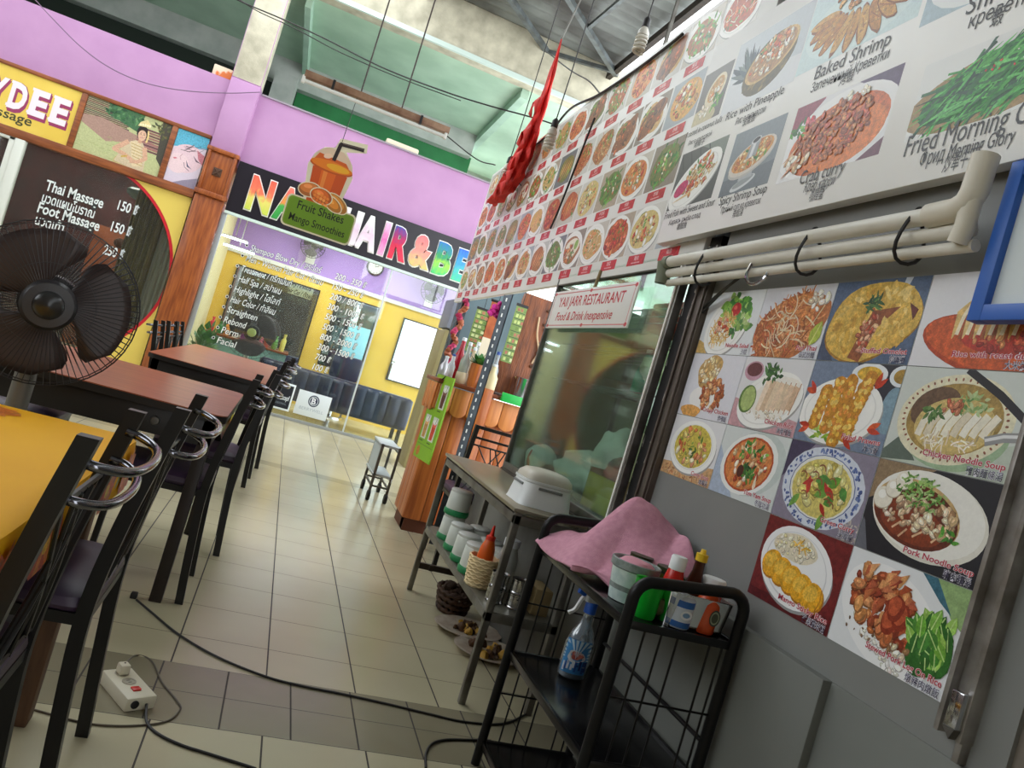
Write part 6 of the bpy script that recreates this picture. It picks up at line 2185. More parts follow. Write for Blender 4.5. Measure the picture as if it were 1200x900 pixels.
# orange sauce bottle in a woven cup
t = thing('woven_cup', 'cream woven cup holding the orange sauce bottle on the lower shelf', 'cup', (.975, 2.90, LZ_))
b = MB().lathe([(.05, 0), (.056, .06), (.062, .12), (.058, .12), (.052, .06), (.046, .006), (.0001, .006)], (.975, 2.90, LZ_), 28)
for i in range(9):
    b.tube([(.975 + (.0515 + .0012 * i) * math.cos(a), 2.90 + (.0515 + .0012 * i) * math.sin(a), LZ_ + .008 + .0135 * i + .003 * math.sin(a * 12 + i * PI)) for a in [2 * PI * k / 48 for k in range(48)]], .0045, 5, closed=True)
b.build('weave', mat('cream_weave', (236, 216, 172), .6, c2=(226, 202, 154), scale=30), t)
t = thing('sauce_bottle', 'orange sauce bottle with a jagged red nozzle in the woven cup', 'bottle', (.975, 2.90, LZ_ + .007))
MB().lathe([(.03, 0), (.034, .01), (.034, .11), (.030, .15), (.018, .185)], (.975, 2.90, LZ_ + .008), 20).build('body', mat('orange_plastic', (232, 100, 24), .35), t)
MB().lathe([(.02, 0), (.02, .015), (.010, .02), (.004, .06)], (.975, 2.90, LZ_ + .19), 14).build('nozzle', mat('red_nozzle', (222, 50, 30), .4), t)
t = thing('plastic_bottle', 'clear squat plastic bottle behind the orange sauce bottle', 'bottle', (1.08, 2.93, LZ_))
MB().lathe([(.04, 0), (.045, .01), (.045, .13), (.03, .17), (.03, .18)], (1.08, 2.93, LZ_), 20).build('body', mat('cloudy_plastic', (200, 206, 202), .25), t)
MB().lathe([(.034, 0), (.034, .03), (.02, .034)], (1.08, 2.93, LZ_ + .178), 18).build('cap', mat('white_vinyl', 0), t)
# stacks of tins
M_TIN = mat('shiny_tin', (196, 196, 196), .18, 1.0)
tin0 = thing('food_tin', '', 'tin', (0, 0, 0), 'shiny tins on the lower shelf')
prof = [(.034, 0), (.037, .002), (.037, .006)]
for i in range(4):
    prof += [(.0345, .010 + .009 * i), (.036, .0145 + .009 * i)]
prof += [(.035, .05), (.037, .052), (.037, .056), (.033, .056), (.033, .052), (.0001, .052)]
MB().lathe(prof, (0, 0, 0), 24).build('body', M_TIN, tin0)
k = 0
for i, (x, y) in enumerate(((1.00, 2.73), (1.075, 2.70))):
    for j in range(2):
        o = tin0 if k == 0 else copy_tree(tin0)
        place(o, (x, y, LZ_ + .057 * j), j, (('bottom', 'top')[j]) + (' shiny tin of the pair beside the woven cup', ' shiny tin of the pair nearest the wall, by the black rack')[i])
        k += 1
o = MB().box((1.13, 2.66, LZ_), (1.2, 2.8, LZ_ + .10)).build('cardboard_box', mat('brown_card', 0), bevel=.004)
tag(o, 'small brown cardboard box at the back of the lower shelf by the tins', 'box')

# plates of scraps on the floor under the table
M_PLATE = mat('melamine_plate', (206, 196, 180), .35, c2=(176, 156, 136), scale=20)
for i, (q, rx) in enumerate((((541, 742), .15), ((566, 769), .16))):
    a = px(*q, 2, .01)
    t = thing('dinner_plate', ('oval plate with yellow scraps on the floor, nearest the chair legs', 'oval plate with dark scraps on the floor, nearest the black rack')[i], 'plate', (a.x + .04, a.y + .05, 0), 'plates of scraps under the steel table')
    c0 = (a.x + .04, a.y + .05, 0)
    MB().lathe([(.085, 0), (.09, .006), (.145, .022), (.15, .026), (.14, .025), (.085, .010), (.0001, .009)], c0, 32, sx=1.1, sy=.95).build('dish', M_PLATE, t)
    b, b2 = MB(), MB()
    for k in range(26):
        u, v = R.uniform(-.08, .08), R.uniform(-.07, .07)
        (b if k % 3 else b2).ball((c0[0] + u, c0[1] + v, .018 + R.random() * .01), R.uniform(.008, .022), 8, 5, jit=.6, seed=k)
    b.build('scraps', mat('brown_scraps', (110, 76, 44), .7, c2=(70, 46, 28), scale=30), t, kind='stuff')
    b2.build('yellow_scraps', mat('yellow_scraps', (206, 160, 60), .6), t, kind='stuff')
# coal basket further under the table
t = thing('wicker_basket', 'dark brown wicker basket on the floor under the steel table', 'basket', (1.13, 3.64, 0))
b = MB()
for i in range(4):
    b.tube([(1.13 + (.07 + .006 * i) * math.cos(a), 3.64 + (.10 + .006 * i) * math.sin(a), .02 + .028 * i + .004 * math.sin(a * 16 + i * PI)) for a in [2 * PI * k / 64 for k in range(64)]], .012, 6, closed=True)
b.lathe([(.07, 0), (.08, .01), (.0001, .012)], (1.13, 3.64, 0), 24)
b.build('weave', mat('dark_wicker', (84, 54, 32), .7, c2=(54, 34, 22), scale=30), t)
b = MB()
for k in range(24):
    b.ball((1.13 + R.uniform(-.05, .05), 3.64 + R.uniform(-.07, .07), .075 + R.random() * .04), R.uniform(.015, .035), 8, 5, jit=.6, seed=k)
b.build('kindling', mat('bark', (70, 50, 36), .8), t)
# pots behind the bar end, low black stove base
t = thing('gas_burner', 'low black burner on the floor in front of the pine bar', 'burner', (1.77, 4.7, 0))
MB().box((1.62, 4.55, .1), (1.92, 4.9, .18)).build('body', M_BLACKP, t, bevel=.02)
MB().lathe([(.11, 0), (.11, .02), (.05, .03)], (1.77, 4.72, .18), 20).build('ring', M_DARKST, t)
for x in (1.65, 1.89):
    for y in (4.58, 4.87):
        MB().bar((x, y, 0), (x, y, .1), .025, .025).build('foot', M_BLACKP, t)

# ================================================================== BLACK WIRE RACK
rx0, rx1, ry0, ry1 = .90, 1.20, 1.565, 2.19
M_RACK = mat('black_enamel', (10, 10, 12), .4, c2=(15, 15, 17), scale=20, spec=.3)
M_RACKS = mat('black_enamel_shelf', (18, 18, 20), .22)
t = thing('utility_rack', 'black three tier metal rack standing before the sticker wall', 'rack', (1.05, 1.88, 0))
zr = {ry0: .845, ry1: .805}
for nm, y, zt in (('end_frame', ry0, .80), ('end_frame', ry1, .80)):
    r_ = .045
    pts = [(rx0, y, 0)] + [(rx0, y, zt - r_)] + [(rx0 + r_ - r_ * math.cos(a), y, zt - r_ + r_ * math.sin(a)) for a in [PI / 2 * i / 6 for i in range(1, 7)]] + [(rx1 - r_ + r_ * math.sin(a), y, zt + .02 - r_ + r_ * math.cos(a)) for a in [PI / 2 * i / 6 for i in range(0, 6)]] + [(rx1, y, zt + .02 - r_), (rx1, y, 0)]
    MB().tube(pts, .0145, 12).build(nm, M_RACK, t)
SHZ = (.70, .365, .075)
for z in SHZ:
    b = MB().box((rx0 + .004, ry0, z - .004), (rx1 - .004, ry1, z), 0)
    for (a, c) in (((rx0 - .004, ry0, z - .016), (rx0 + .008, ry1, z + .006)), ((rx1 - .008, ry0, z - .016), (rx1 + .004, ry1, z + .006)), ((rx0, ry0 - .004, z - .016), (rx1, ry0 + .006, z + .004)), ((rx0, ry1 - .006, z - .016), (rx1, ry1 + .004, z + .004))):
        b.box(a, c, 0)
    b.build('shelf', M_RACKS, t, bevel=.002)
for y in (ry0, ry1):
    b = MB()
    for x in (.955, 1.0, 1.045, 1.135, 1.17):
        b.tube([(x, y, .07), (x, y, .70)], .0028, 6)
    for z in (.52, .23):
        b.tube([(rx0, y, z), (rx1, y, z)], .0028, 6)
    b.build('end_wires', M_RACK, t)
b = MB().tube([(rx1, ry0, .45), (rx1, ry1, .45)], .006, 8)
b.build('back_rod', M_RACK, t)

# ---- things on the top shelf (z = .70)
TZ = .7005
# pale green patterned bowl
t = thing('patterned_bucket', 'round pale green marbled tub with a grey band on the rack', 'tub', (.985, 1.745, TZ))
MB().lathe([(.040, 0), (.047, .002), (.050, .02), (.058, .08), (.060, .085)], (.985, 1.745, TZ), 30).build('body', mat('marbled_pale_green', (222, 236, 230), .35, c2=(190, 212, 208), scale=40), t)
MB().lathe([(.0605, .083), (.064, .086), (.065, .104), (.062, .106), (.058, .104), (.052, .03), (.0001, .02)], (.985, 1.745, TZ), 30).build('grey_rim', mat('patterned_grey_rim', (120, 132, 128), .4, c2=(150, 160, 156), scale=60), t)
o = MB().ball((.985, 1.745, TZ + .092), (.05, .05, .022), 18, 8, jit=.2, seed=3).build('pink_sponge', mat('pink_sponge', (226, 160, 176), .8))
tag(o, 'pale pink cloth pad sitting in the marbled tub', 'cloth')
# green cup
o = MB().lathe([(.030, 0), (.032, .004), (.0365, .088), (.038, .09), (.034, .088), (.029, .006), (.0001, .006)], (.975, 1.635, TZ), 24).build('plastic_cup', mat('bright_green_plastic', (20, 190, 50), .35))
tag(o, 'bright green plastic cup between the marbled tub and the clear bin', 'cup')
# clear bin with bottles
t = thing('clear_bin', 'clear plastic bin holding sauce bottles at the end of the rack', 'bin', (1.09, 1.635, TZ))
bx0, bx1, by0, by1 = 1.005, 1.185, 1.578, 1.692
secs = [((bx1 - bx0) / 2 - .008, (by1 - by0) / 2 - .008, .012, 0), ((bx1 - bx0) / 2, (by1 - by0) / 2, .014, .085), ((bx1 - bx0) / 2 + .004, (by1 - by0) / 2 + .004, .016, .088)]
b = stack(MB(), ((bx0 + bx1) / 2, (by0 + by1) / 2, TZ + .001), secs)
b.f.pop(), b.m.pop(), b.c.pop()
b.build('shell', glass_mat('clear_plastic', (226, 226, 222), .16, .12, spec=.5), t)
BZ_ = TZ + .004
t = thing('sauce_bottle', 'red ketchup bottle with a white cap and blue white label in the bin', 'bottle', (1.045, 1.66, BZ_))
MB().lathe([(.024, 0), (.027, .004), (.027, .085), (.022, .11), (.018, .125)], (1.045, 1.655, BZ_), 22).build('body', mat('ketchup_red', (206, 40, 30), .2), t)
MB().lathe([(.0205, 0), (.0205, .03), (.018, .034), (.0001, .034)], (1.045, 1.655, BZ_ + .122), 20).build('cap', mat('white_plastic', 0), t)
t = thing('plastic_jar', 'jar with a blue and white label at the front of the clear bin', 'jar', (1.05, 1.605, BZ_))
MB().lathe([(.028, 0), (.031, .004), (.031, .07), (.026, .078)], (1.052, 1.60, BZ_), 22).build('body', mat('white_jar', (206, 216, 226), .3), t)
MB().lathe([(.0314, .052), (.0314, .068)], (1.052, 1.60, BZ_), 22).build('blue_band', mat('blue_label', (40, 100, 176), .4), t)
MB().lathe([(.0314, .004), (.0314, .018)], (1.052, 1.60, BZ_), 22).build('blue_band', mat('blue_label', 0), t)
p = Pic((1.03, 1.5683, BZ_ + .022), RX, RZ, .044, .028, lift=.0002)
p.ell(.022, .014, .016, .011, (236, 240, 244))
p.ell(.022, .014, .010, .006, (120, 160, 200))
p.build('label', t)
t = thing('sauce_bottle', 'brown sauce bottle with a yellow nozzle cap in the clear bin', 'bottle', (1.105, 1.66, BZ_))
MB().lathe([(.022, 0), (.025, .004), (.025, .09), (.014, .13), (.0125, .16)], (1.105, 1.655, BZ_), 20).build('body', mat('soy_brown', (66, 30, 16), .12), t)
MB().lathe([(.0155, 0), (.0155, .018), (.008, .02), (.006, .03), (.0001, .03)], (1.105, 1.655, BZ_ + .157), 16).build('cap', mat('yellow_cap', (236, 196, 40), .4), t)
MB().lathe([(.0254, .02), (.0254, .07)], (1.105, 1.655, BZ_), 20).build('label', mat('yellow_label', (222, 180, 60), .5), t)
t = thing('sauce_bottle', 'orange sauce bottle with an oval dark label at the front of the bin', 'bottle', (1.125, 1.605, BZ_))
MB().lathe([(.028, 0), (.031, .004), (.031, .07), (.02, .095), (.016, .1)], (1.125, 1.604, BZ_), 22).build('body', mat('chili_orange', (214, 84, 40), .25), t)
MB().lathe([(.017, 0), (.017, .012), (.0001, .012)], (1.125, 1.604, BZ_ + .099), 16).build('cap', mat('orange_cap', (230, 120, 60), .4), t)
p = Pic((1.100, 1.5720, BZ_ + .020), RX, RZ, .05, .05, lift=.0004)
p.ell(.032, .024, .015, .020, (60, 66, 54))
p.ell(.032, .024, .012, .016, (150, 160, 130))
p.ell(.032, .024, .009, .012, (70, 76, 60))
p.build('label', t)
t = thing('sauce_bottle', 'red chili sauce bottle with a white lid nearest the wall in the bin', 'bottle', (1.16, 1.65, BZ_))
MB().lathe([(.026, 0), (.029, .004), (.029, .095), (.025, .105)], (1.155, 1.65, BZ_), 22).build('body', mat('chili_red', (222, 50, 24), .15), t)
MB().lathe([(.031, 0), (.031, .018), (.028, .022), (.0001, .022)], (1.155, 1.65, BZ_ + .103), 22).build('cap', mat('white_plastic', 0), t)
o = MB().ball((1.018, 1.63, BZ_ + .035), (.018, .03, .034), 12, 8, jit=.5, seed=5).build('herb_packet', mat('herb_green', (90, 96, 56), .6, c2=(130, 110, 90), scale=30))
tag(o, 'dull green herb packet squeezed in the near side of the clear bin', 'packet')
# jars under the towel
M_OLIVE = mat('olive_jar', (110, 112, 30), .2, c2=(84, 88, 22), scale=10)
for i, (x, y, h) in enumerate(((1.10, 1.775, .10), (1.165, 1.74, .085), (1.06, 1.86, .10))):
    t = thing('pickle_jar', ('olive green jar under the pink towel beside the marbled tub', 'olive green jar under the towel edge nearest the sauce bottles', 'olive green jar hidden deepest beneath the pink towel')[i], 'jar', (x, y, TZ), 'olive jars under the towel')
    MB().lathe([(.033, 0), (.036, .004), (.036, h * .8), (.03, h * .9)], (x, y, TZ), 20).build('body', M_OLIVE, t)
    MB().lathe([(.032, 0), (.033, .016), (.0001, .017)], (x, y, TZ + h * .89), 20).build('lid', mat('dark_green_lid', (44, 56, 24), .4), t)
o = MB().box((1.088, 1.735, TZ + .05), (1.106, 1.7395, TZ + .066)).build('price_tag', mat('cream_cloth', 0))
tag(o, 'tiny cream tag stuck on the olive jar beneath the towel', 'tag')

# pink towel draped over the jars and the far end of the rack


def towel(u, v):
    # u along the rack (0 = far end, 1 = near end), v across (0 = front edge, 1 = wall side)
    y = 2.205 - .50 * u
    x = .88 + .335 * v
    ridge = .125 * math.exp(-((u - .40) / .30) ** 2) * (math.sin(min(1, v * 1.12) * PI * .62))
    ridge += .085 * math.exp(-((u - .30) / .17) ** 2) * math.exp(-((v - .66) / .24) ** 2)
    ridge += .085 * max(0, v - .45) * (1 if u > .5 else u * 2)
    z = TZ + .014 + ridge + .05 * math.exp(-(u / .16) ** 2) * v
    z += .016 * abs(math.sin(u * 9 + v * 6 - 1)) * (.3 + v) + .012 * math.sin(u * 15 + v * 5) * (.3 + v) + .010 * noise.noise(Vector((u * 5, v * 5, .3))) + .008 * math.sin(v * 11 - u * 6)
    near = max(0, (u - .62) / .38)
    y += near * (.19 * (1 - v) ** 2) - near * v * .04
    if v > .5:
        z += near * .035 * math.sin((v - .5) * 2 * PI) - near * near * .055 * (v > .86)
    z = max(z, TZ + .012)
    if v < .05:
        z -= .010 * (1 - u)
    return (x, y, z)


o = MB().grid(towel, 56, 36).build('tea_towel', mat('pink_terry', (226, 164, 184), .9, c2=(214, 150, 170), scale=60, bump=.5, bscale=400), thick=.008, sub=1)
tag(o, 'crumpled pink towel draped over the jars on the black rack', 'towel')

# spray bottle on the middle shelf
s_c = px(667, 797, 2, SHZ[1])
scx, scy, scz = s_c.x + .015, s_c.y + .03, SHZ[1] + .0015
t = thing('spray_bottle', 'clear spray bottle with a blue picture label and white trigger on the middle rack shelf', 'bottle', (scx, scy, scz))
MBX = MB().lathe([(.036, 0), (.042, .005), (.044, .03), (.044, .10), (.034, .135), (.018, .165), (.015, .19), (.015, .20)], (scx, scy, scz), 28, sx=1.05, sy=.72)
MBX.build('body', glass_mat('clear_bottle_plastic', (206, 222, 232), .3, .08, spec=.7), t)
MB().lathe([(.038, 0), (.040, .004), (.040, .05), (.0001, .05)], (scx, scy, scz + .004), 24, sx=1.02, sy=.68).build('liquid', mat('pale_blue_liquid', (176, 200, 216), .15), t)
MB().lathe([(.019, 0), (.019, .03), (.016, .034)], (scx, scy, scz + .197), 20).build('collar', mat('blue_collar', (30, 90, 190), .4), t)
b = stack(MB(), (scx + .004, scy, scz + .231), [(.030, .015, .008, 0), (.034, .017, .01, .012), (.030, .015, .01, .030), (.02, .01, .006, .036)])
b.build('spray_head', mat('grey_clear_head', (190, 196, 200), .3), t)
b = MB().sweep(curve([(scx - .022, scy, scz + .252), (scx - .036, scy, scz + .235), (scx - .048, scy, scz + .20), (scx - .066, scy, scz + .185)]), [(.006, .004), (-.006, .004), (-.006, -.004), (.006, -.004)])
b.build('trigger', mat('white_plastic', 0), t)
MB().tube([(scx - .03, scy, scz + .25), (scx - .052, scy, scz + .258)], .009, 12).build('nozzle', mat('blue_collar', 0), t)


class CurvedPic(Pic):
    """a label wrapped round the elliptical bottle"""

    def at(s, u, v, k=0):
        a = -PI / 2 - .35 + (u - s.w / 2) / .040
        return Vector((scx + (.0465 + k) * math.cos(a), scy + (.0322 + k) * math.sin(a), scz + .018 + v))


p = CurvedPic((0, 0, 0), RX, RZ, .075, .10, lift=.0004)
for i in range(12):
    p.rect(.075 * i / 12, 0, .075 * (i + 1) / 12, .10, (70, 150, 214))
p.k = .0026
for i in range(14):
    a = PI * i / 13
    p.poly([(.0375, .045), (.0375 + .06 * math.cos(a - .07), .045 + .06 * math.sin(a - .07)), (.0375 + .06 * math.cos(a + .07), .045 + .06 * math.sin(a + .07))], (206, 232, 246))
p.ell(.038, .052, .024, .018, (232, 236, 240), 0, 16, .15)
p.ell(.04, .056, .016, .012, (206, 120, 110), 0, 14, .2)
p.ell(.034, .050, .008, .007, (176, 80, 70), 0, 10)
for i in range(18):
    u = R.uniform(.005, .07)
    p.rect(u, .014 + R.uniform(-.01, .016), u + .006, .03 + R.uniform(-.004, .012), R.choice([(40, 90, 170), (230, 238, 244), (30, 60, 130)]))
p.build('label', t)
# ================================================================== TABLES AND CHAIRS (left)
M_TTOP = mat('reddish_laminate', (168, 90, 58), .3, c2=(146, 72, 44), scale=4, stretch=(1, 6, 6), spec=.5)
M_TEDGE = mat('black_table_edge', (30, 26, 26), .4)
M_TLEG = mat('dark_brown_leg', (40, 28, 24), .45, c2=(28, 20, 18), scale=9)
TT = .735


def make_table(lab, x0, x1, y0, y1):
    o = thing('dining_table', lab, 'table', ((x0 + x1) / 2, (y0 + y1) / 2, 0))
    r = .05
    pts = [((x0 + x1) / 2 + u, (y0 + y1) / 2 + v, TT - .004) for u, v in rrect((x1 - x0) / 2, (y1 - y0) / 2, r, 6)]
    MB().prism(pts, (0, 0, 1), .004).build('table_top', M_TTOP, o)
    pts = [((x0 + x1) / 2 + u, (y0 + y1) / 2 + v, TT - .03) for u, v in rrect((x1 - x0) / 2 + .001, (y1 - y0) / 2 + .001, r, 6)]
    MB().prism(pts, (0, 0, 1), .026).build('top_edge', M_TEDGE, o)
    i = .03
    b = MB()
    for (a, c) in (((x0 + i, y0 + i, TT - .13), (x1 - i, y0 + i + .02, TT - .03)), ((x0 + i, y1 - i - .02, TT - .13), (x1 - i, y1 - i, TT - .03)), ((x0 + i, y0 + i, TT - .13), (x0 + i + .02, y1 - i, TT - .03)), ((x1 - i - .02, y0 + i, TT - .13), (x1 - i, y1 - i, TT - .03))):
        b.box(a, c)
    b.build('apron', M_TEDGE, o, bevel=.002)
    for x in (x0 + .03, x1 - .075):
        for y in (y0 + .03, y1 - .075):
            MB().box((x, y, 0), (x + .045, y + .045, TT - .03)).build('leg', M_TLEG, o, bevel=.003)
    return o


t = make_table('reddish brown table standing next to the big black fan', -1.0, -.125, 2.98, 4.05)
MB().lathe([(.018, 0), (.014, .012), (.0001, .014)], (-.36, 3.01, TT - .08), 14, M=Matrix.Rotation(PI / 2, 3, 'X')).build('bolt_head', M_STEEL, t)
make_table('long reddish brown table farthest back before the salon window', -.76, -.015, 5.06, 7.5)

# table under the yellow cloth
yx0, yx1, yy0, yy1 = -1.25, -.288, 1.0, 2.125
t = thing('dining_table', 'wooden legged table under the yellow cloth', 'table', (-.76, 1.6, 0))
MB().box((yx0, yy0, TT - .035), (yx1, yy1, TT - .005)).build('table_top', M_TTOP, t, bevel=.004)
M_OLDW = mat('worn_brown_wood', (112, 80, 58), .7, c2=(84, 58, 42), scale=8, stretch=(6, 6, .8))
for x in (yx0 + .03, yx1 - .085):
    for y in (yy0 + .03, yy1 - .085):
        MB().box((x, y, 0), (x + .055, y + .055, TT - .035)).build('leg', M_OLDW, t, bevel=.004)
MB().box((yx0 + .05, yy0 + .05, TT - .12), (yx1 - .05, yy1 - .05, TT - .035)).build('apron', M_OLDW, t, bevel=.004)

M_CLOTH = mat('yellow_oilcloth', (250, 184, 0), .6, c2=(244, 174, 0), scale=2, spec=.2)
cl = thing('tablecloth', 'bright yellow oilcloth with red and orange flowers on the nearest table', 'tablecloth', (-.76, 1.6, TT))


def cloth(u, v):
    # u, v in 0..1 across the cloth including a 13 cm overhang on every side
    ov = .13
    X = yx0 - ov + u * (yx1 - yx0 + 2 * ov)
    Y = yy0 - ov + v * (yy1 - yy0 + 2 * ov)
    z = TT + .002
    dx = max(yx0 - X, 0, X - yx1)
    dy = max(yy0 - Y, 0, Y - yy1)
    d = max(dx, dy)
    cx_ = min(max(X, yx0), yx1)
    cy_ = min(max(Y, yy0), yy1)
    out = .006 if d > 0 else 0
    wav = .006 * math.sin((X + Y) * 21) * d / ov
    if dx >= dy and dx > 0:
        cx_ += math.copysign(out + wav, X - cx_)
    if dy > dx and dy > 0:
        cy_ += math.copysign(out + wav, Y - cy_)
    return (cx_, cy_, z - d)


MB().grid(cloth, 60, 70).build('cloth', M_CLOTH, cl, thick=.002)
p = Pic((yx1 + .0135, yy1, TT - .128), (0, -1, 0), RZ, yy1 - yy0, .12)
p.U = Vector((0, 1, 0))
p.O = Vector((yx1 + .0135, yy0, TT - .128))
p.N = Vector((1, 0, 0))
for i in range(5):
    u = .2 + .22 * i
    p.ell(u, .045, .075, .05, (196, 36, 20), .3, 16, .15)
    for k in range(9):
        p.leaf(u, .045, .07, .03, k * .7, R.choice([(226, 90, 30), (206, 50, 24), (232, 130, 40)]))
    p.ell(u, .045, .018, .016, (240, 196, 60))
    p.leaf(u + .09, .03, .06, .025, .8, (120, 130, 30))
p.build('printed_flowers', cl)
p = Pic((yx0, yy0, TT + .0036), (1, 0, 0), (0, 1, 0), yx1 - yx0, yy1 - yy0)
for (x, y) in ((-.60, 2.02), (-1.0, 1.75), (-.85, 1.3), (-1.1, 1.15)):
    u, v = x - yx0, y - yy0
    p.ell(u, v, .07, .07, (236, 140, 24), 0, 16, .15)
    for k in range(8):
        p.leaf(u, v, .08, .035, k * .8, (232, 120, 24))
    p.ell(u, v, .02, .02, (240, 170, 40))
p.build('printed_flowers', cl)

# ------------------------------------------------------------------ black steel chairs with chrome back loops
M_CBLK = mat('black_chair_enamel', (11, 10, 11), .38, c2=(16, 15, 15), scale=18)
M_CHROME = mat('chrome_tube', (120, 120, 126), .16, 1.0)
M_SEAT = mat('dark_purple_vinyl', (66, 48, 72), .45, c2=(54, 40, 60), scale=8)


def make_chair(loops=True):
    """seat faces -x, back posts at +x"""
    o = thing('dining_chair', '', 'chair', (0, 0, 0), 'black dining chairs')
    hw = .172
    pr = [(.0115, .016), (-.0115, .016), (-.0115, -.016), (.0115, -.016)]
    for s_ in (-1, 1):
        pts = curve([(.205, s_ * hw, 0), (.185, s_ * hw, .22), (.172, s_ * hw, .43), (.186, s_ * hw, .60), (.212, s_ * hw, .76), (.238, s_ * hw, .895)], 5)
        b = MB()
        for i in range(len(pts) - 1):
            pass
        vs, fs = [], []
        for i, q in enumerate(pts):
            vs += [(q.x - .015, q.y - .0125, q.z), (q.x + .015, q.y - .0125, q.z), (q.x + .015, q.y + .0125, q.z), (q.x - .015, q.y + .0125, q.z)]
        for i in range(len(pts) - 1):
            for j in range(4):
                fs.append((i * 4 + j, i * 4 + (j + 1) % 4, i * 4 + 4 + (j + 1) % 4, i * 4 + 4 + j))
        n = (len(pts) - 1) * 4
        fs += [(3, 2, 1, 0), (n, n + 1, n + 2, n + 3)]
        b.add(vs, fs)
        b.build('back_post', M_CBLK, o)
        b = MB().bar((-.195, s_ * (hw - .005), 0), (-.180, s_ * (hw - .005), .43), .024, .024, up=(0, 1, 0))
        b.build('leg', M_CBLK, o, bevel=.002)
    b = MB()
    for (a, c) in (((-.185, -hw, .425), (-.185, hw, .425)), ((.172, -hw, .425), (.172, hw, .425)), ((-.185, -hw, .425), (.172, -hw, .425)), ((-.185, hw, .425), (.172, hw, .425))):
        b.bar(a, c, .02, .024, up=(0, 0, 1))
    b.build('seat_frame', M_CBLK, o)
    vs, fs = [], []
    secs = [(.19, .178, .04, 0), (.197, .186, .05, .012), (.195, .184, .06, .03), (.175, .165, .06, .042), (.11, .10, .05, .046)]
    stack(MB(), (-.012, 0, .438), secs).build('seat', M_SEAT, o)
    if loops:
        for z, x, bul in ((.855, .232, .075), (.80, .220, .068)):
            pts = curve([(x, hw - .012, z), (x + .03, hw - .016, z - .004), (x + bul * .85, hw * .62, z - .01), (x + bul, 0, z - .012), (x + bul * .85, -hw * .62, z - .01), (x + .03, -hw + .016, z - .004), (x, -hw + .012, z)], 7)
            MB().tube(pts, .0078, 10).build('chrome_loop', M_CHROME, o)
    else:
        MB().bar((.238, -hw, .885), (.238, hw, .885), .02, .02).bar((.224, -hw, .82), (.224, hw, .82), .014, .014).build('top_rail', M_CBLK, o)
    b = MB()
    for (ya, yb) in ((-.13, .13), (.13, -.13), (-.16, .02), (.16, -.02), (-.05, .05), (.05, -.05)):
        b.tube(curve([(.178, ya, .47), (.205, (ya + yb) / 2, .62), (.222, yb, .775)], 4), .0042, 6)
    b.tube([(.176, -hw, .475), (.176, hw, .475)], .006, 6).tube([(.216, -hw, .775), (.216, hw, .775)], .006, 6)
    b.build('back_wires', M_CBLK, o)
    return o


ch0 = make_chair()
right = [(-.452, 1.345, .0, 'black chair with chrome loops at the yellow cloth, nearest the camera'),
         (-.395, 1.875, .0, 'black chair with chrome loops at the far end of the yellow cloth side'),
         (-.30, 3.22, .0, 'black chair with chrome loops at the aisle end of the fan table, nearer one'),
         (-.235, 3.90, .05, 'black chair with chrome loops at the aisle end of the fan table, farther one'),
         (-.19, 5.55, -.05, 'black chair with chrome loops on the aisle side of the farthest table, nearer one'),
         (-.145, 6.34, .0, 'black chair with chrome loops on the aisle side of the farthest table, farther one')]
left = [(-1.02, 3.30, PI, 'black chair behind the big fan, nearer one on the wall side of its table'),
        (-1.02, 3.80, PI + .04, 'black chair behind the big fan, farther one on the wall side of its table'),
        (-.68, 6.22, PI, 'black chair on the wall side of the farthest table, nearest one'),
        (-.68, 6.86, PI - .03, 'black chair on the wall side of the farthest table, middle one'),
        (-.69, 7.4, PI, 'black chair on the wall side of the farthest table, nearest the teak pilaster')]
for i, (x, y, rz, lab) in enumerate(right + left):
    o = ch0 if i == 0 else copy_tree(ch0)
    place(o, (x, y, 0), rz, lab)
    o['group'] = 'black chairs along the aisle' if i < len(right) else 'black chairs on the wall side'
ch = make_chair(False)
q = px(530, 490, 1, 4.75)
place(ch, (1.36, 4.62, 0), -PI / 2, 'black wire backed chair standing between the steel table and the pine bar')
ch['group'] = 'chair at the pine bar'
del ch['group']

# bag on a chair seat
a = px(268, 530, 1, 3.9)
t = thing('snack_packet', 'yellow, green and red snack packet standing on a chair by the fan table', 'packet', (-.22, 3.9, .486))
b = MB().grid(lambda u, v: (-.14 + .035 * math.sin(v * PI) * math.sin(u * PI) + .0, 3.78 + .20 * u, .487 + .17 * v), 10, 10).grid(lambda u, v: (-.14 - .035 * math.sin(v * PI) * math.sin(u * PI), 3.78 + .20 * u, .487 + .17 * v), 10, 10)
b.build('pouch', mat('yellow_green_foil', (206, 196, 60), .35, c2=(206, 70, 40), scale=9, lo=.45, hi=.6), t)
MB().box((-.145, 3.78, .655), (-.135, 3.98, .668)).build('sealed_edge', mat('lime_card', 0), t)

# ------------------------------------------------------------------ the big black fan
fc = px(57, 356, 1, 2.45)
fax = (Vector((0.02, 0, 1.14)) - fc)
fax.z = .0
fax.normalize()
fan = pedestal_fan('pedestal_fan', 'big black pedestal fan between the yellow cloth table and the reddish table', fc, .235, fax, mat('brown_black_blade', (62, 48, 46), .4), mat('black_hub', (40, 40, 40), .3), mat('grey_fan_pole', (120, 118, 112), .4, .4), 84, .0011, rot=.75, rings=(.2, .5, .97, 1.0))

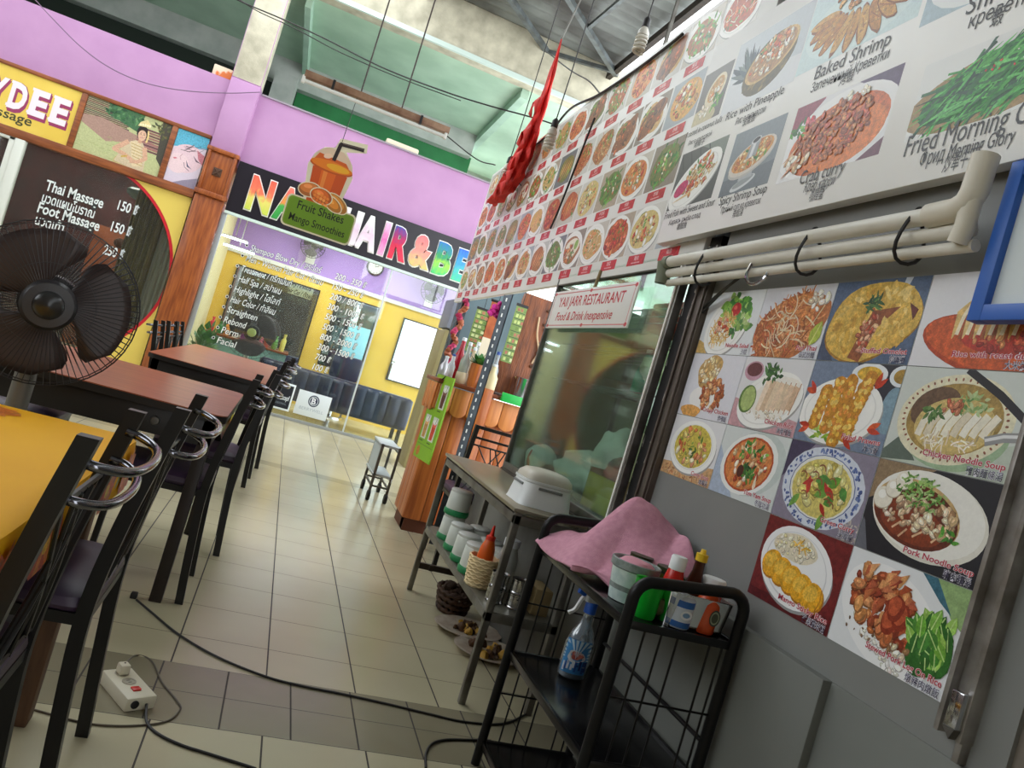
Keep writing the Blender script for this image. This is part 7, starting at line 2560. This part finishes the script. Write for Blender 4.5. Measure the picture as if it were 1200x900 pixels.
# ------------------------------------------------------------------ floor: power strip and cables
cs = [px(*q, 2, 0) for q in ((115, 800), (150, 796), (180, 829), (145, 837))]
ctr = sum(cs, Vector()) / 4
dirv = ((cs[2] + cs[3]) / 2 - (cs[0] + cs[1]) / 2)
L_ = max(dirv.length, .15)
dirv.normalize()
sv = Vector((-dirv.y, dirv.x, 0))
t = thing('power_strip', 'cream multi socket power strip with a red switch lying on the grey floor tiles', 'power strip', (ctr.x, ctr.y, 0))
MT = Matrix((dirv, sv, Vector((0, 0, 1)))).transposed()
b = MB().box((-L_ / 2, -.042, 0), (L_ / 2, .042, .038))
b.v = [MT @ q + ctr for q in b.v]
b.build('body', mat('cream_plastic', (222, 214, 190), .4), t, bevel=.005)
for i, u in enumerate((-.055, -.005)):
    b = MB().lathe([(.019, 0), (.019, .002), (.015, .002), (.015, .0005), (.0001, .0005)], MT @ Vector((u, 0, .038)) + ctr, 18)
    b.build('socket', mat('dull_cream', (176, 168, 148), .5), t)
    b = MB()
    for s_ in (-1, 1):
        b.add([MT @ Vector((u + s_ * .006 - .0015, -.005, .0395)) + ctr, MT @ Vector((u + s_ * .006 + .0015, -.005, .0395)) + ctr, MT @ Vector((u + s_ * .006 + .0015, .005, .0395)) + ctr, MT @ Vector((u + s_ * .006 - .0015, .005, .0395)) + ctr], [(0, 1, 2, 3)])
    b.build('socket_slot', M_BLACKP, t)
b = MB().box((.030, -.012, .037), (.052, .012, .043))
b.v = [MT @ q + ctr for q in b.v]
b.build('switch', mat('red_switch', (206, 44, 34), .25), t, bevel=.003)
b = MB().lathe([(.011, 0), (.011, .004), (.008, .006)], MT @ Vector((L_ / 2, -.018, .02)) + ctr, 14, M=MT @ Matrix.Rotation(PI / 2, 3, 'Y'))
b.build('fuse_cap', M_BLACKP, t)
pl = thing('power_plug', 'cream plug stuck in the far socket of the power strip', 'plug', tuple(MT @ Vector((-.055, 0, .039)) + ctr))
b = MB().box((-.071, -.014, .0395), (-.039, .014, .068))
b.v = [MT @ q + ctr for q in b.v]
b.build('plug_body', mat('cream_plastic', 0), pl, bevel=.005)


def floor_cable(name, lab, pts2, r, m, start=None, end=None):
    P = [Vector((*px(x, y, 2, r).xy, r * 1.02)) for x, y in pts2]
    if start is not None:
        P = [start] + P
    if end is not None:
        P = P + [end]
    o = MB().tube(curve(P, 7), r, 8).build(name, m)
    return tag(o, lab, 'cable')


M_CAB = mat('black_cable', (30, 27, 25), .5)
plug_top = MT @ Vector((-.055, 0, .062)) + ctr
floor_cable('power_cable', 'long black cable crossing the tiles from under the table to the black rack', [(160, 703), (178, 718), (210, 744), (255, 770), (309, 792), (350, 803), (400, 813), (450, 824), (500, 836), (545, 846), (590, 848), (620, 835)], .004, M_CAB)
t = thing('power_plug', 'small black plug end lying on the tiles by the dark table leg', 'plug', tuple(px(156, 701, 2, 0)))
a = px(156, 701, 2, 0)
MB().box((a.x - .012, a.y - .012, 0), (a.x + .012, a.y + .016, .022)).build('body', M_CAB, t, bevel=.004)
MB().tube([(a.x, a.y + .016, .012), (a.x - .004, a.y + .03, .012)], .003, 6).tube([(a.x + .006, a.y + .016, .012), (a.x + .002, a.y + .03, .012)], .003, 6).build('pin', mat('chrome', 0), t)
floor_cable('power_cable', 'black cable leaving the power strip toward the camera', [(172, 846), (185, 860), (212, 873), (240, 882), (275, 893), (300, 901)], .004, M_CAB, start=MT @ Vector((L_ / 2 + .004, .014, .018)) + ctr)
floor_cable('power_cable', 'thin brown cable looping from the plug in the power strip', [(160, 768), (178, 775), (190, 800), (208, 822), (211, 832), (196, 845), (165, 850), (120, 850), (80, 843), (40, 832), (0, 826)], .0028, mat('brown_cable', (84, 72, 56), .5), start=plug_top + Vector((0, 0, .006)))
floor_cable('power_cable', 'short black cable curling on the grey tiles beside the black rack', [(499, 900), (499, 884), (506, 872), (522, 867), (545, 867), (575, 868)], .004, M_CAB)
# ================================================================== HANGING THINGS
HY = 6.4
a, c = px(351, 97, 1, HY), px(525, 158, 1, HY)
z0 = (a.z + c.z) / 2
t = thing('hanging_lamp', 'long tube lamp on a rusty batten hung from two thin rods over the aisle', 'lamp', ((a.x + c.x) / 2, HY, z0))
MB().box((a.x + .02, HY - .03, z0 + .03), (c.x, HY + .03, z0 + .085)).build('batten', mat('rust_stained_batten', (150, 118, 92), .6, c2=(110, 74, 50), scale=9, detail=6), t, bevel=.003)
MB().tube([(a.x + .03, HY - .01, z0), (c.x - .01, HY - .01, z0)], .015, 12).build('tube', mat('unlit_tube', (226, 228, 222), .3), t)
for x in (a.x + .02, c.x - .02):
    MB().box((x - .012, HY - .028, z0 - .02), (x + .012, HY + .01, z0 + .04)).build('lamp_holder', mat('white_enamel', 0), t, bevel=.003)
for x in (a.x + .25, c.x - .25):
    MB().box((x - .01, HY - .034, z0 + .02), (x + .01, HY + .034, z0 + .09)).build('clamp', M_BLACKP, t)
for bot, top in (((422, 112), (455, -2)), ((470, 130), (509, -2))):
    xb = px(*bot, 1, HY).x
    MB().tube([(xb, HY, z0 + .08), (xb, HY, 5.74)], .007, 6).build('rod', mat('rusty_rod', (58, 46, 40), .6), t)
MB().tube(curve([(c.x - .02, HY, z0 + .02), (c.x + .3, HY + .05, z0 - .06), (1.17, HY - .2, z0 - .12)]), .005, 6).build('lamp_cable', M_CAB, t)

# the cut-out smoothie sign
CY = HY - .02
q = lambda x, y: px(x, y, 1, CY)
t = thing('smoothie_sign', 'cut out sign of an orange fruit shake over mangoes with a green name plate', 'sign', tuple(q(370, 270)))
O_ = q(370, 270)
cxs, czs = O_.x, O_.z
p0 = Pic((cxs - .5, CY, czs - .5), RX, RZ, 1.0, 1.2)


def uv(x, y):
    a = q(x, y)
    return a.x - cxs + .5, a.z - czs + .5


def poly_uv(pts):
    return [uv(*e) for e in pts]


def slab(pts, y0, y1, m, nm):
    b = MB().prism([(cxs - .5 + u, y0, czs - .5 + v) for u, v in pts], (0, 1, 0), y1 - y0)
    return b.build(nm, m, t)


M_EDGE = mat('cream_sign_edge', (232, 226, 196), .5)
lab_c = poly_uv([(340, 229), (414, 252), (407, 285), (329, 262)])
# label centre and extents in its own upright axes
lu0, lu1 = min(e[0] for e in lab_c), max(e[0] for e in lab_c)
lv0 = (lab_c[2][1] + lab_c[3][1]) / 2
lv1 = (lab_c[0][1] + lab_c[1][1]) / 2
lw, lh = lu1 - lu0, lv1 - lv0
mu, mv = (lu0 + lu1) / 2, (lv0 + lv1) / 2


def rr2(hw, hh, r, cu=0, cv=0):
    return [(cu + x, cv + y) for x, y in rrect(hw, hh, r, 4)]


cup_top = uv(395, 172)[1]
cup_mid = uv(385, 200)
rimu = cup_mid[0] + .015
rimv = uv(388, 195)[1]
rw = .17
outline = [(rimu - rw - .012, rimv - .04), (rimu - rw * .9, rimv + .06), (rimu - rw * .55, rimv + .13), (rimu - rw * .1, rimv + .155), (rimu + rw * .02, rimv + .24), (rimu + rw * 1.3, rimv + .27), (rimu + rw * 1.35, rimv + .20), (rimu + rw * .45, rimv + .15), (rimu + rw * .9, rimv + .06), (rimu + rw + .012, rimv - .04), (rimu + rw * .72, rimv - .42), (rimu - rw * .72, rimv - .42)]
slab(outline, CY, CY + .006, M_EDGE, 'cup_backing')
slab(rr2(lw / 2 + .012, lh / 2 + .012, .04, mu, mv), CY - .002, CY + .008, M_EDGE, 'plate_backing')
P = Pic((cxs - .5, CY - .0025, czs - .5), RX, RZ, 1.2, 1.3)
# cup
P.poly([(rimu - rw * .82, rimv - .04), (rimu + rw * .82, rimv - .04), (rimu + rw * .62, rimv - .42), (rimu - rw * .62, rimv - .42)], (206, 84, 24))
P.poly([(rimu - rw * .4, rimv - .04), (rimu + rw * .3, rimv - .04), (rimu + rw * .2, rimv - .42), (rimu - rw * .3, rimv - .42)], (226, 104, 30))
P.poly([(rimu - rw * .30, rimv - .05), (rimu - rw * .1, rimv - .05), (rimu - rw * .1, rimv - .42), (rimu - rw * .22, rimv - .42)], (238, 140, 60))
P.poly([(rimu - rw * .92, rimv + .02), (rimu - rw * .75, rimv + .09), (rimu - rw * .35, rimv + .14), (rimu + rw * .35, rimv + .14), (rimu + rw * .75, rimv + .09), (rimu + rw * .92, rimv + .02)], (226, 200, 170))
P.poly([(rimu - rw * .92, rimv - .0), (rimu - rw * .70, rimv + .075), (rimu + rw * .6, rimv + .06), (rimu + rw * .92, rimv - .0)], (214, 96, 34))
P.ell(rimu, rimv - .01, rw * 1.02, .045, (196, 84, 22))
P.ell(rimu, rimv + .0, rw * 1.0, .04, (232, 128, 30))
P.ell(rimu + rw * .3, rimv + .0, rw * .55, .028, (240, 176, 40))
P.ell(rimu - rw * .3, rimv + .07, rw * .2, .02, (240, 206, 176), .4)
P.line([(rimu + .00, rimv + .05), (rimu + .018, rimv + .20)], .03, (44, 32, 30))
P.line([(rimu + .010, rimv + .195), (rimu + rw * 1.2, rimv + .215)], .03, (44, 32, 30))
P.line([(rimu + .03, rimv + .205), (rimu + rw * 1.15, rimv + .222)], .006, (110, 90, 84))
# name plate
for k, (gx, cc) in enumerate(((0, (122, 158, 40)), (-.010, (110, 150, 34)))):
    P.poly(rr2(lw / 2 + gx, lh / 2 + gx, .035, mu, mv), cc)
P.text('Fruit Shakes', mu, mv + .030, .095, (18, 20, 18), width=lw * .70, align='C', bold=.008)
P.text('Mango Smoothies', mu, mv - .075, .085, (18, 20, 18), width=lw * .84, align='C', bold=.008)
P.k += .004
gx_, gv_ = rimu - .01, lv1 + .035
# mangoes in front of the plate
for (du, dv, rx_, ry_, rot, cc) in ((-.10, .05, .085, .055, .2, (222, 130, 60)), (.13, .015, .10, .055, -.5, (224, 150, 60)), (.10, .0, .085, .045, -.5, (236, 150, 50)), (.0, .03, .085, .06, -.1, (226, 110, 40))):
    P.ell(gx_ + du, gv_ + dv, rx_ + .008, ry_ + .008, (236, 226, 190), rot)
    P.ell(gx_ + du, gv_ + dv, rx_, ry_, tuple(int(e * .8) for e in cc), rot)
    P.ell(gx_ + du - .01, gv_ + dv + .012, rx_ * .8, ry_ * .72, cc, rot)
    P.ell(gx_ + du - .02, gv_ + dv + .022, rx_ * .4, ry_ * .3, tuple(min(255, e + 30) for e in cc), rot)
for i in range(5):
    for j in range(3):
        P.ell(gx_ - .05 + .026 * i, gv_ + .05 - .028 * j - .006 * i, .013, .013, R.choice([(240, 140, 56), (232, 120, 44), (246, 166, 80)]), .5, 6)
P.build('sign_face', t)
MB().tube([(cxs - .5 + rimu + .02, CY, czs - .5 + rimv + .22), (cxs - .5 + rimu + .03, HY, z0 + .03)], .003, 5).build('hanging_string', M_CAB, t)

# ------------------------------------------------------------------ spiral bulbs along the board
M_BULB = mat('white_spiral_bulb', (222, 218, 206), .35, c2=(200, 196, 184), scale=20)


def make_bulb():
    o = thing('spiral_bulb', '', 'bulb', (0, 0, 0), 'unlit spiral bulbs along the menu board')
    pts = []
    for i in range(90):
        a = 2 * PI * 4 * i / 89
        pts.append((.024 * math.cos(a), .024 * math.sin(a), .004 + .075 * i / 89))
    MB().tube(pts, .0075, 8).build('spiral_tube', M_BULB, o)
    MB().lathe([(.020, .082), (.027, .086), (.027, .104), (.017, .122), (.015, .128)], (0, 0, 0), 18).build('base', M_BULB, o)
    MB().lathe([(.018, .126), (.019, .13), (.018, .165), (.008, .178)], (0, 0, 0), 16).build('socket', mat('black_socket', (34, 32, 32), .5), o)
    return o


b0 = make_bulb()
for i, (q_, top, Y_, sc, lab) in enumerate((((747, 62), (768, -5), 3.45, 1.0, 'white spiral bulb nearest the large captioned menu board'), ((641, 176), (662, 108), 4.6, 1.15, 'white spiral bulb in front of the red furled flag'), ((590, 213), (600, 180), 5.9, 1.1, 'white spiral bulb at the far end of the long menu board'))):
    o = b0 if i == 0 else copy_tree(b0)
    a = px(*q_, 0, 1.14) if i < 2 else px(*q_, 0, 1.13)
    place(o, (a.x, a.y, a.z), i, lab)
    o.scale = (sc, sc, sc)
    w_ = MB().tube([(a.x, a.y, a.z + .176 * sc), (a.x + .01, a.y + .02, a.z + .5), (a.x + .02, a.y, 5.78)], .004, 6).build('lamp_wire', M_CAB)
    tag(w_, ('black wire carrying the spiral bulb nearest the captioned menu board', 'black wire carrying the spiral bulb by the red flag', 'black wire carrying the farthest spiral bulb')[i], 'wire')

# ------------------------------------------------------------------ red furled flag at the end of the board
FX = 1.17
ax_ = [px(658, 46, 0, FX), px(640, 110, 0, FX), px(622, 158, 0, FX), px(607, 195, 0, FX), px(592, 222, 0, FX), px(578, 238, 0, FX)]
rad = [.008, .05, .085, .12, .11, .08]
t = thing('furled_flag', 'furled red cloth flag hanging in points at the far end of the menu board', 'flag', tuple(ax_[-1]))
path = curve(ax_, 8)
rr_ = []
for i in range(len(path)):
    f_ = i / 8
    k = min(int(f_), len(rad) - 2)
    rr_.append(rad[k] + (rad[k + 1] - rad[k]) * (f_ - k))
vs, fs = [], []
n = 36
for i, (P_, r_) in enumerate(zip(path, rr_)):
    for j in range(n):
        a = 2 * PI * j / n
        q_ = r_ * (1 + .28 * math.sin(a * 5 + i * .12) + .16 * math.sin(a * 9 - i * .5) + .22 * math.sin(i * 1.1) * math.sin(a * 2))
        vs.append(P_ + Vector((.45 * q_ * math.cos(a), q_ * math.sin(a), .1 * q_ * math.sin(a * 3 + i))))
for i in range(len(path) - 1):
    for j in range(n):
        fs.append((i * n + j, i * n + (j + 1) % n, (i + 1) * n + (j + 1) % n, (i + 1) * n + j))
fs += [tuple(range(n - 1, -1, -1)), tuple((len(path) - 1) * n + j for j in range(n))]
MB().add(vs, fs).build('cloth', mat('red_cloth', (222, 48, 40), .7, c2=(200, 36, 32), scale=10), t)
b = MB()
for k, i in enumerate((10, 16, 22, 27, 31)):
    P_ = path[i]
    s_ = .05 + .015 * k
    for sg in (-1, 1):
        b.add([P_ + Vector((-.03, sg * rr_[i] * .8, .05)), P_ + Vector((-.05, sg * (rr_[i] + .06), -.02 - .03 * (sg > 0))), P_ + Vector((-.04, sg * rr_[i] * .6, -.10)), P_ + Vector((-.065, sg * rr_[i] * .3, 0))], [(0, 1, 3), (1, 2, 3)])
b.build('loose_corner', MATS['red_cloth'], t, thick=.004)
b = MB().tube([path[0], path[0] + Vector((.1, -.25, .9)), Vector((path[0].x + .2, path[0].y - .5, 5.8))], .006, 6)
b.build('pole', M_STEEL, t)
b = MB().tube([path[-14], (1.26, path[-14].y, path[-14].z - .05)], .004, 5)
b.build('tie_cord', M_CAB, t)

# ------------------------------------------------------------------ wires


def wire(lab, pts, r, m=None, n=8):
    o = MB().tube(curve(pts, n), r, 6).build('overhead_wire', m or M_CAB)
    return tag(o, lab, 'wire')


WY = 9.3
wire('thick black overhead wire running across the concrete pillar to the red flag', [px(x, y, 1, Y_) for x, y, Y_ in ((255, -12, 9.6), (285, 3, 9.6), (330, 22, 9.5), (380, 45, 9.3), (450, 80, 9.0), (520, 107, 8.6), (570, 123, 8.3), (625, 138, 8.0), (668, 152, 7.6))], .008)
wire('thin black overhead wire just under the thick one by the pillar', [px(x, y, 1, 9.7) for x, y in ((268, -10), (300, 12), (345, 33), (400, 62), (470, 92), (540, 118))], .006)
wire('thin drooping wire across the lilac wall of the massage shop', [px(x, y, 1, 9.9) for x, y in ((36, -6), (60, 20), (95, 55), (130, 80), (170, 97), (215, 106), (265, 109), (305, 108))], .006, mat('grey_wire', (120, 96, 120), .6))
wire('thin wire hanging down in front of the long menu board', [px(x, y, 0, 1.235) for x, y in ((697, 138), (686, 166), (668, 212), (655, 245), (645, 268))], .006)
wire('wire bundle running along the top of the long menu board', [px(x, y, 0, 1.24) for x, y in ((602, 188), (640, 160), (668, 128), (700, 112), (740, 86), (775, 60), (800, 40))], .008)
wire('thin wire arching over the red flag to the roof steel', [px(x, y, 0, 1.35) for x, y in ((640, 60), (668, 82), (690, 95), (705, 112))], .005)

# things lying on the parapet
o = MB().box((px(250, 82, 1, 10.1).x, 10.06, 3.80), (px(272, 90, 1, 10.1).x, 10.2, 3.93)).build('carton', mat('orange_white_carton', (226, 200, 176), .6, c2=(222, 120, 60), scale=6, lo=.5, hi=.56), bevel=.01)
tag(o, 'orange and white carton lying on the lilac parapet beside the pillar', 'box')
o = MB().box((px(452, 166, 1, 10.1).x, 10.08, 3.785), (px(490, 180, 1, 10.1).x, 10.2, 3.86)).build('foam_block', mat('cream_cloth', 0), bevel=.02)
tag(o, 'flat cream block lying on the lilac parapet of the salon', 'block')
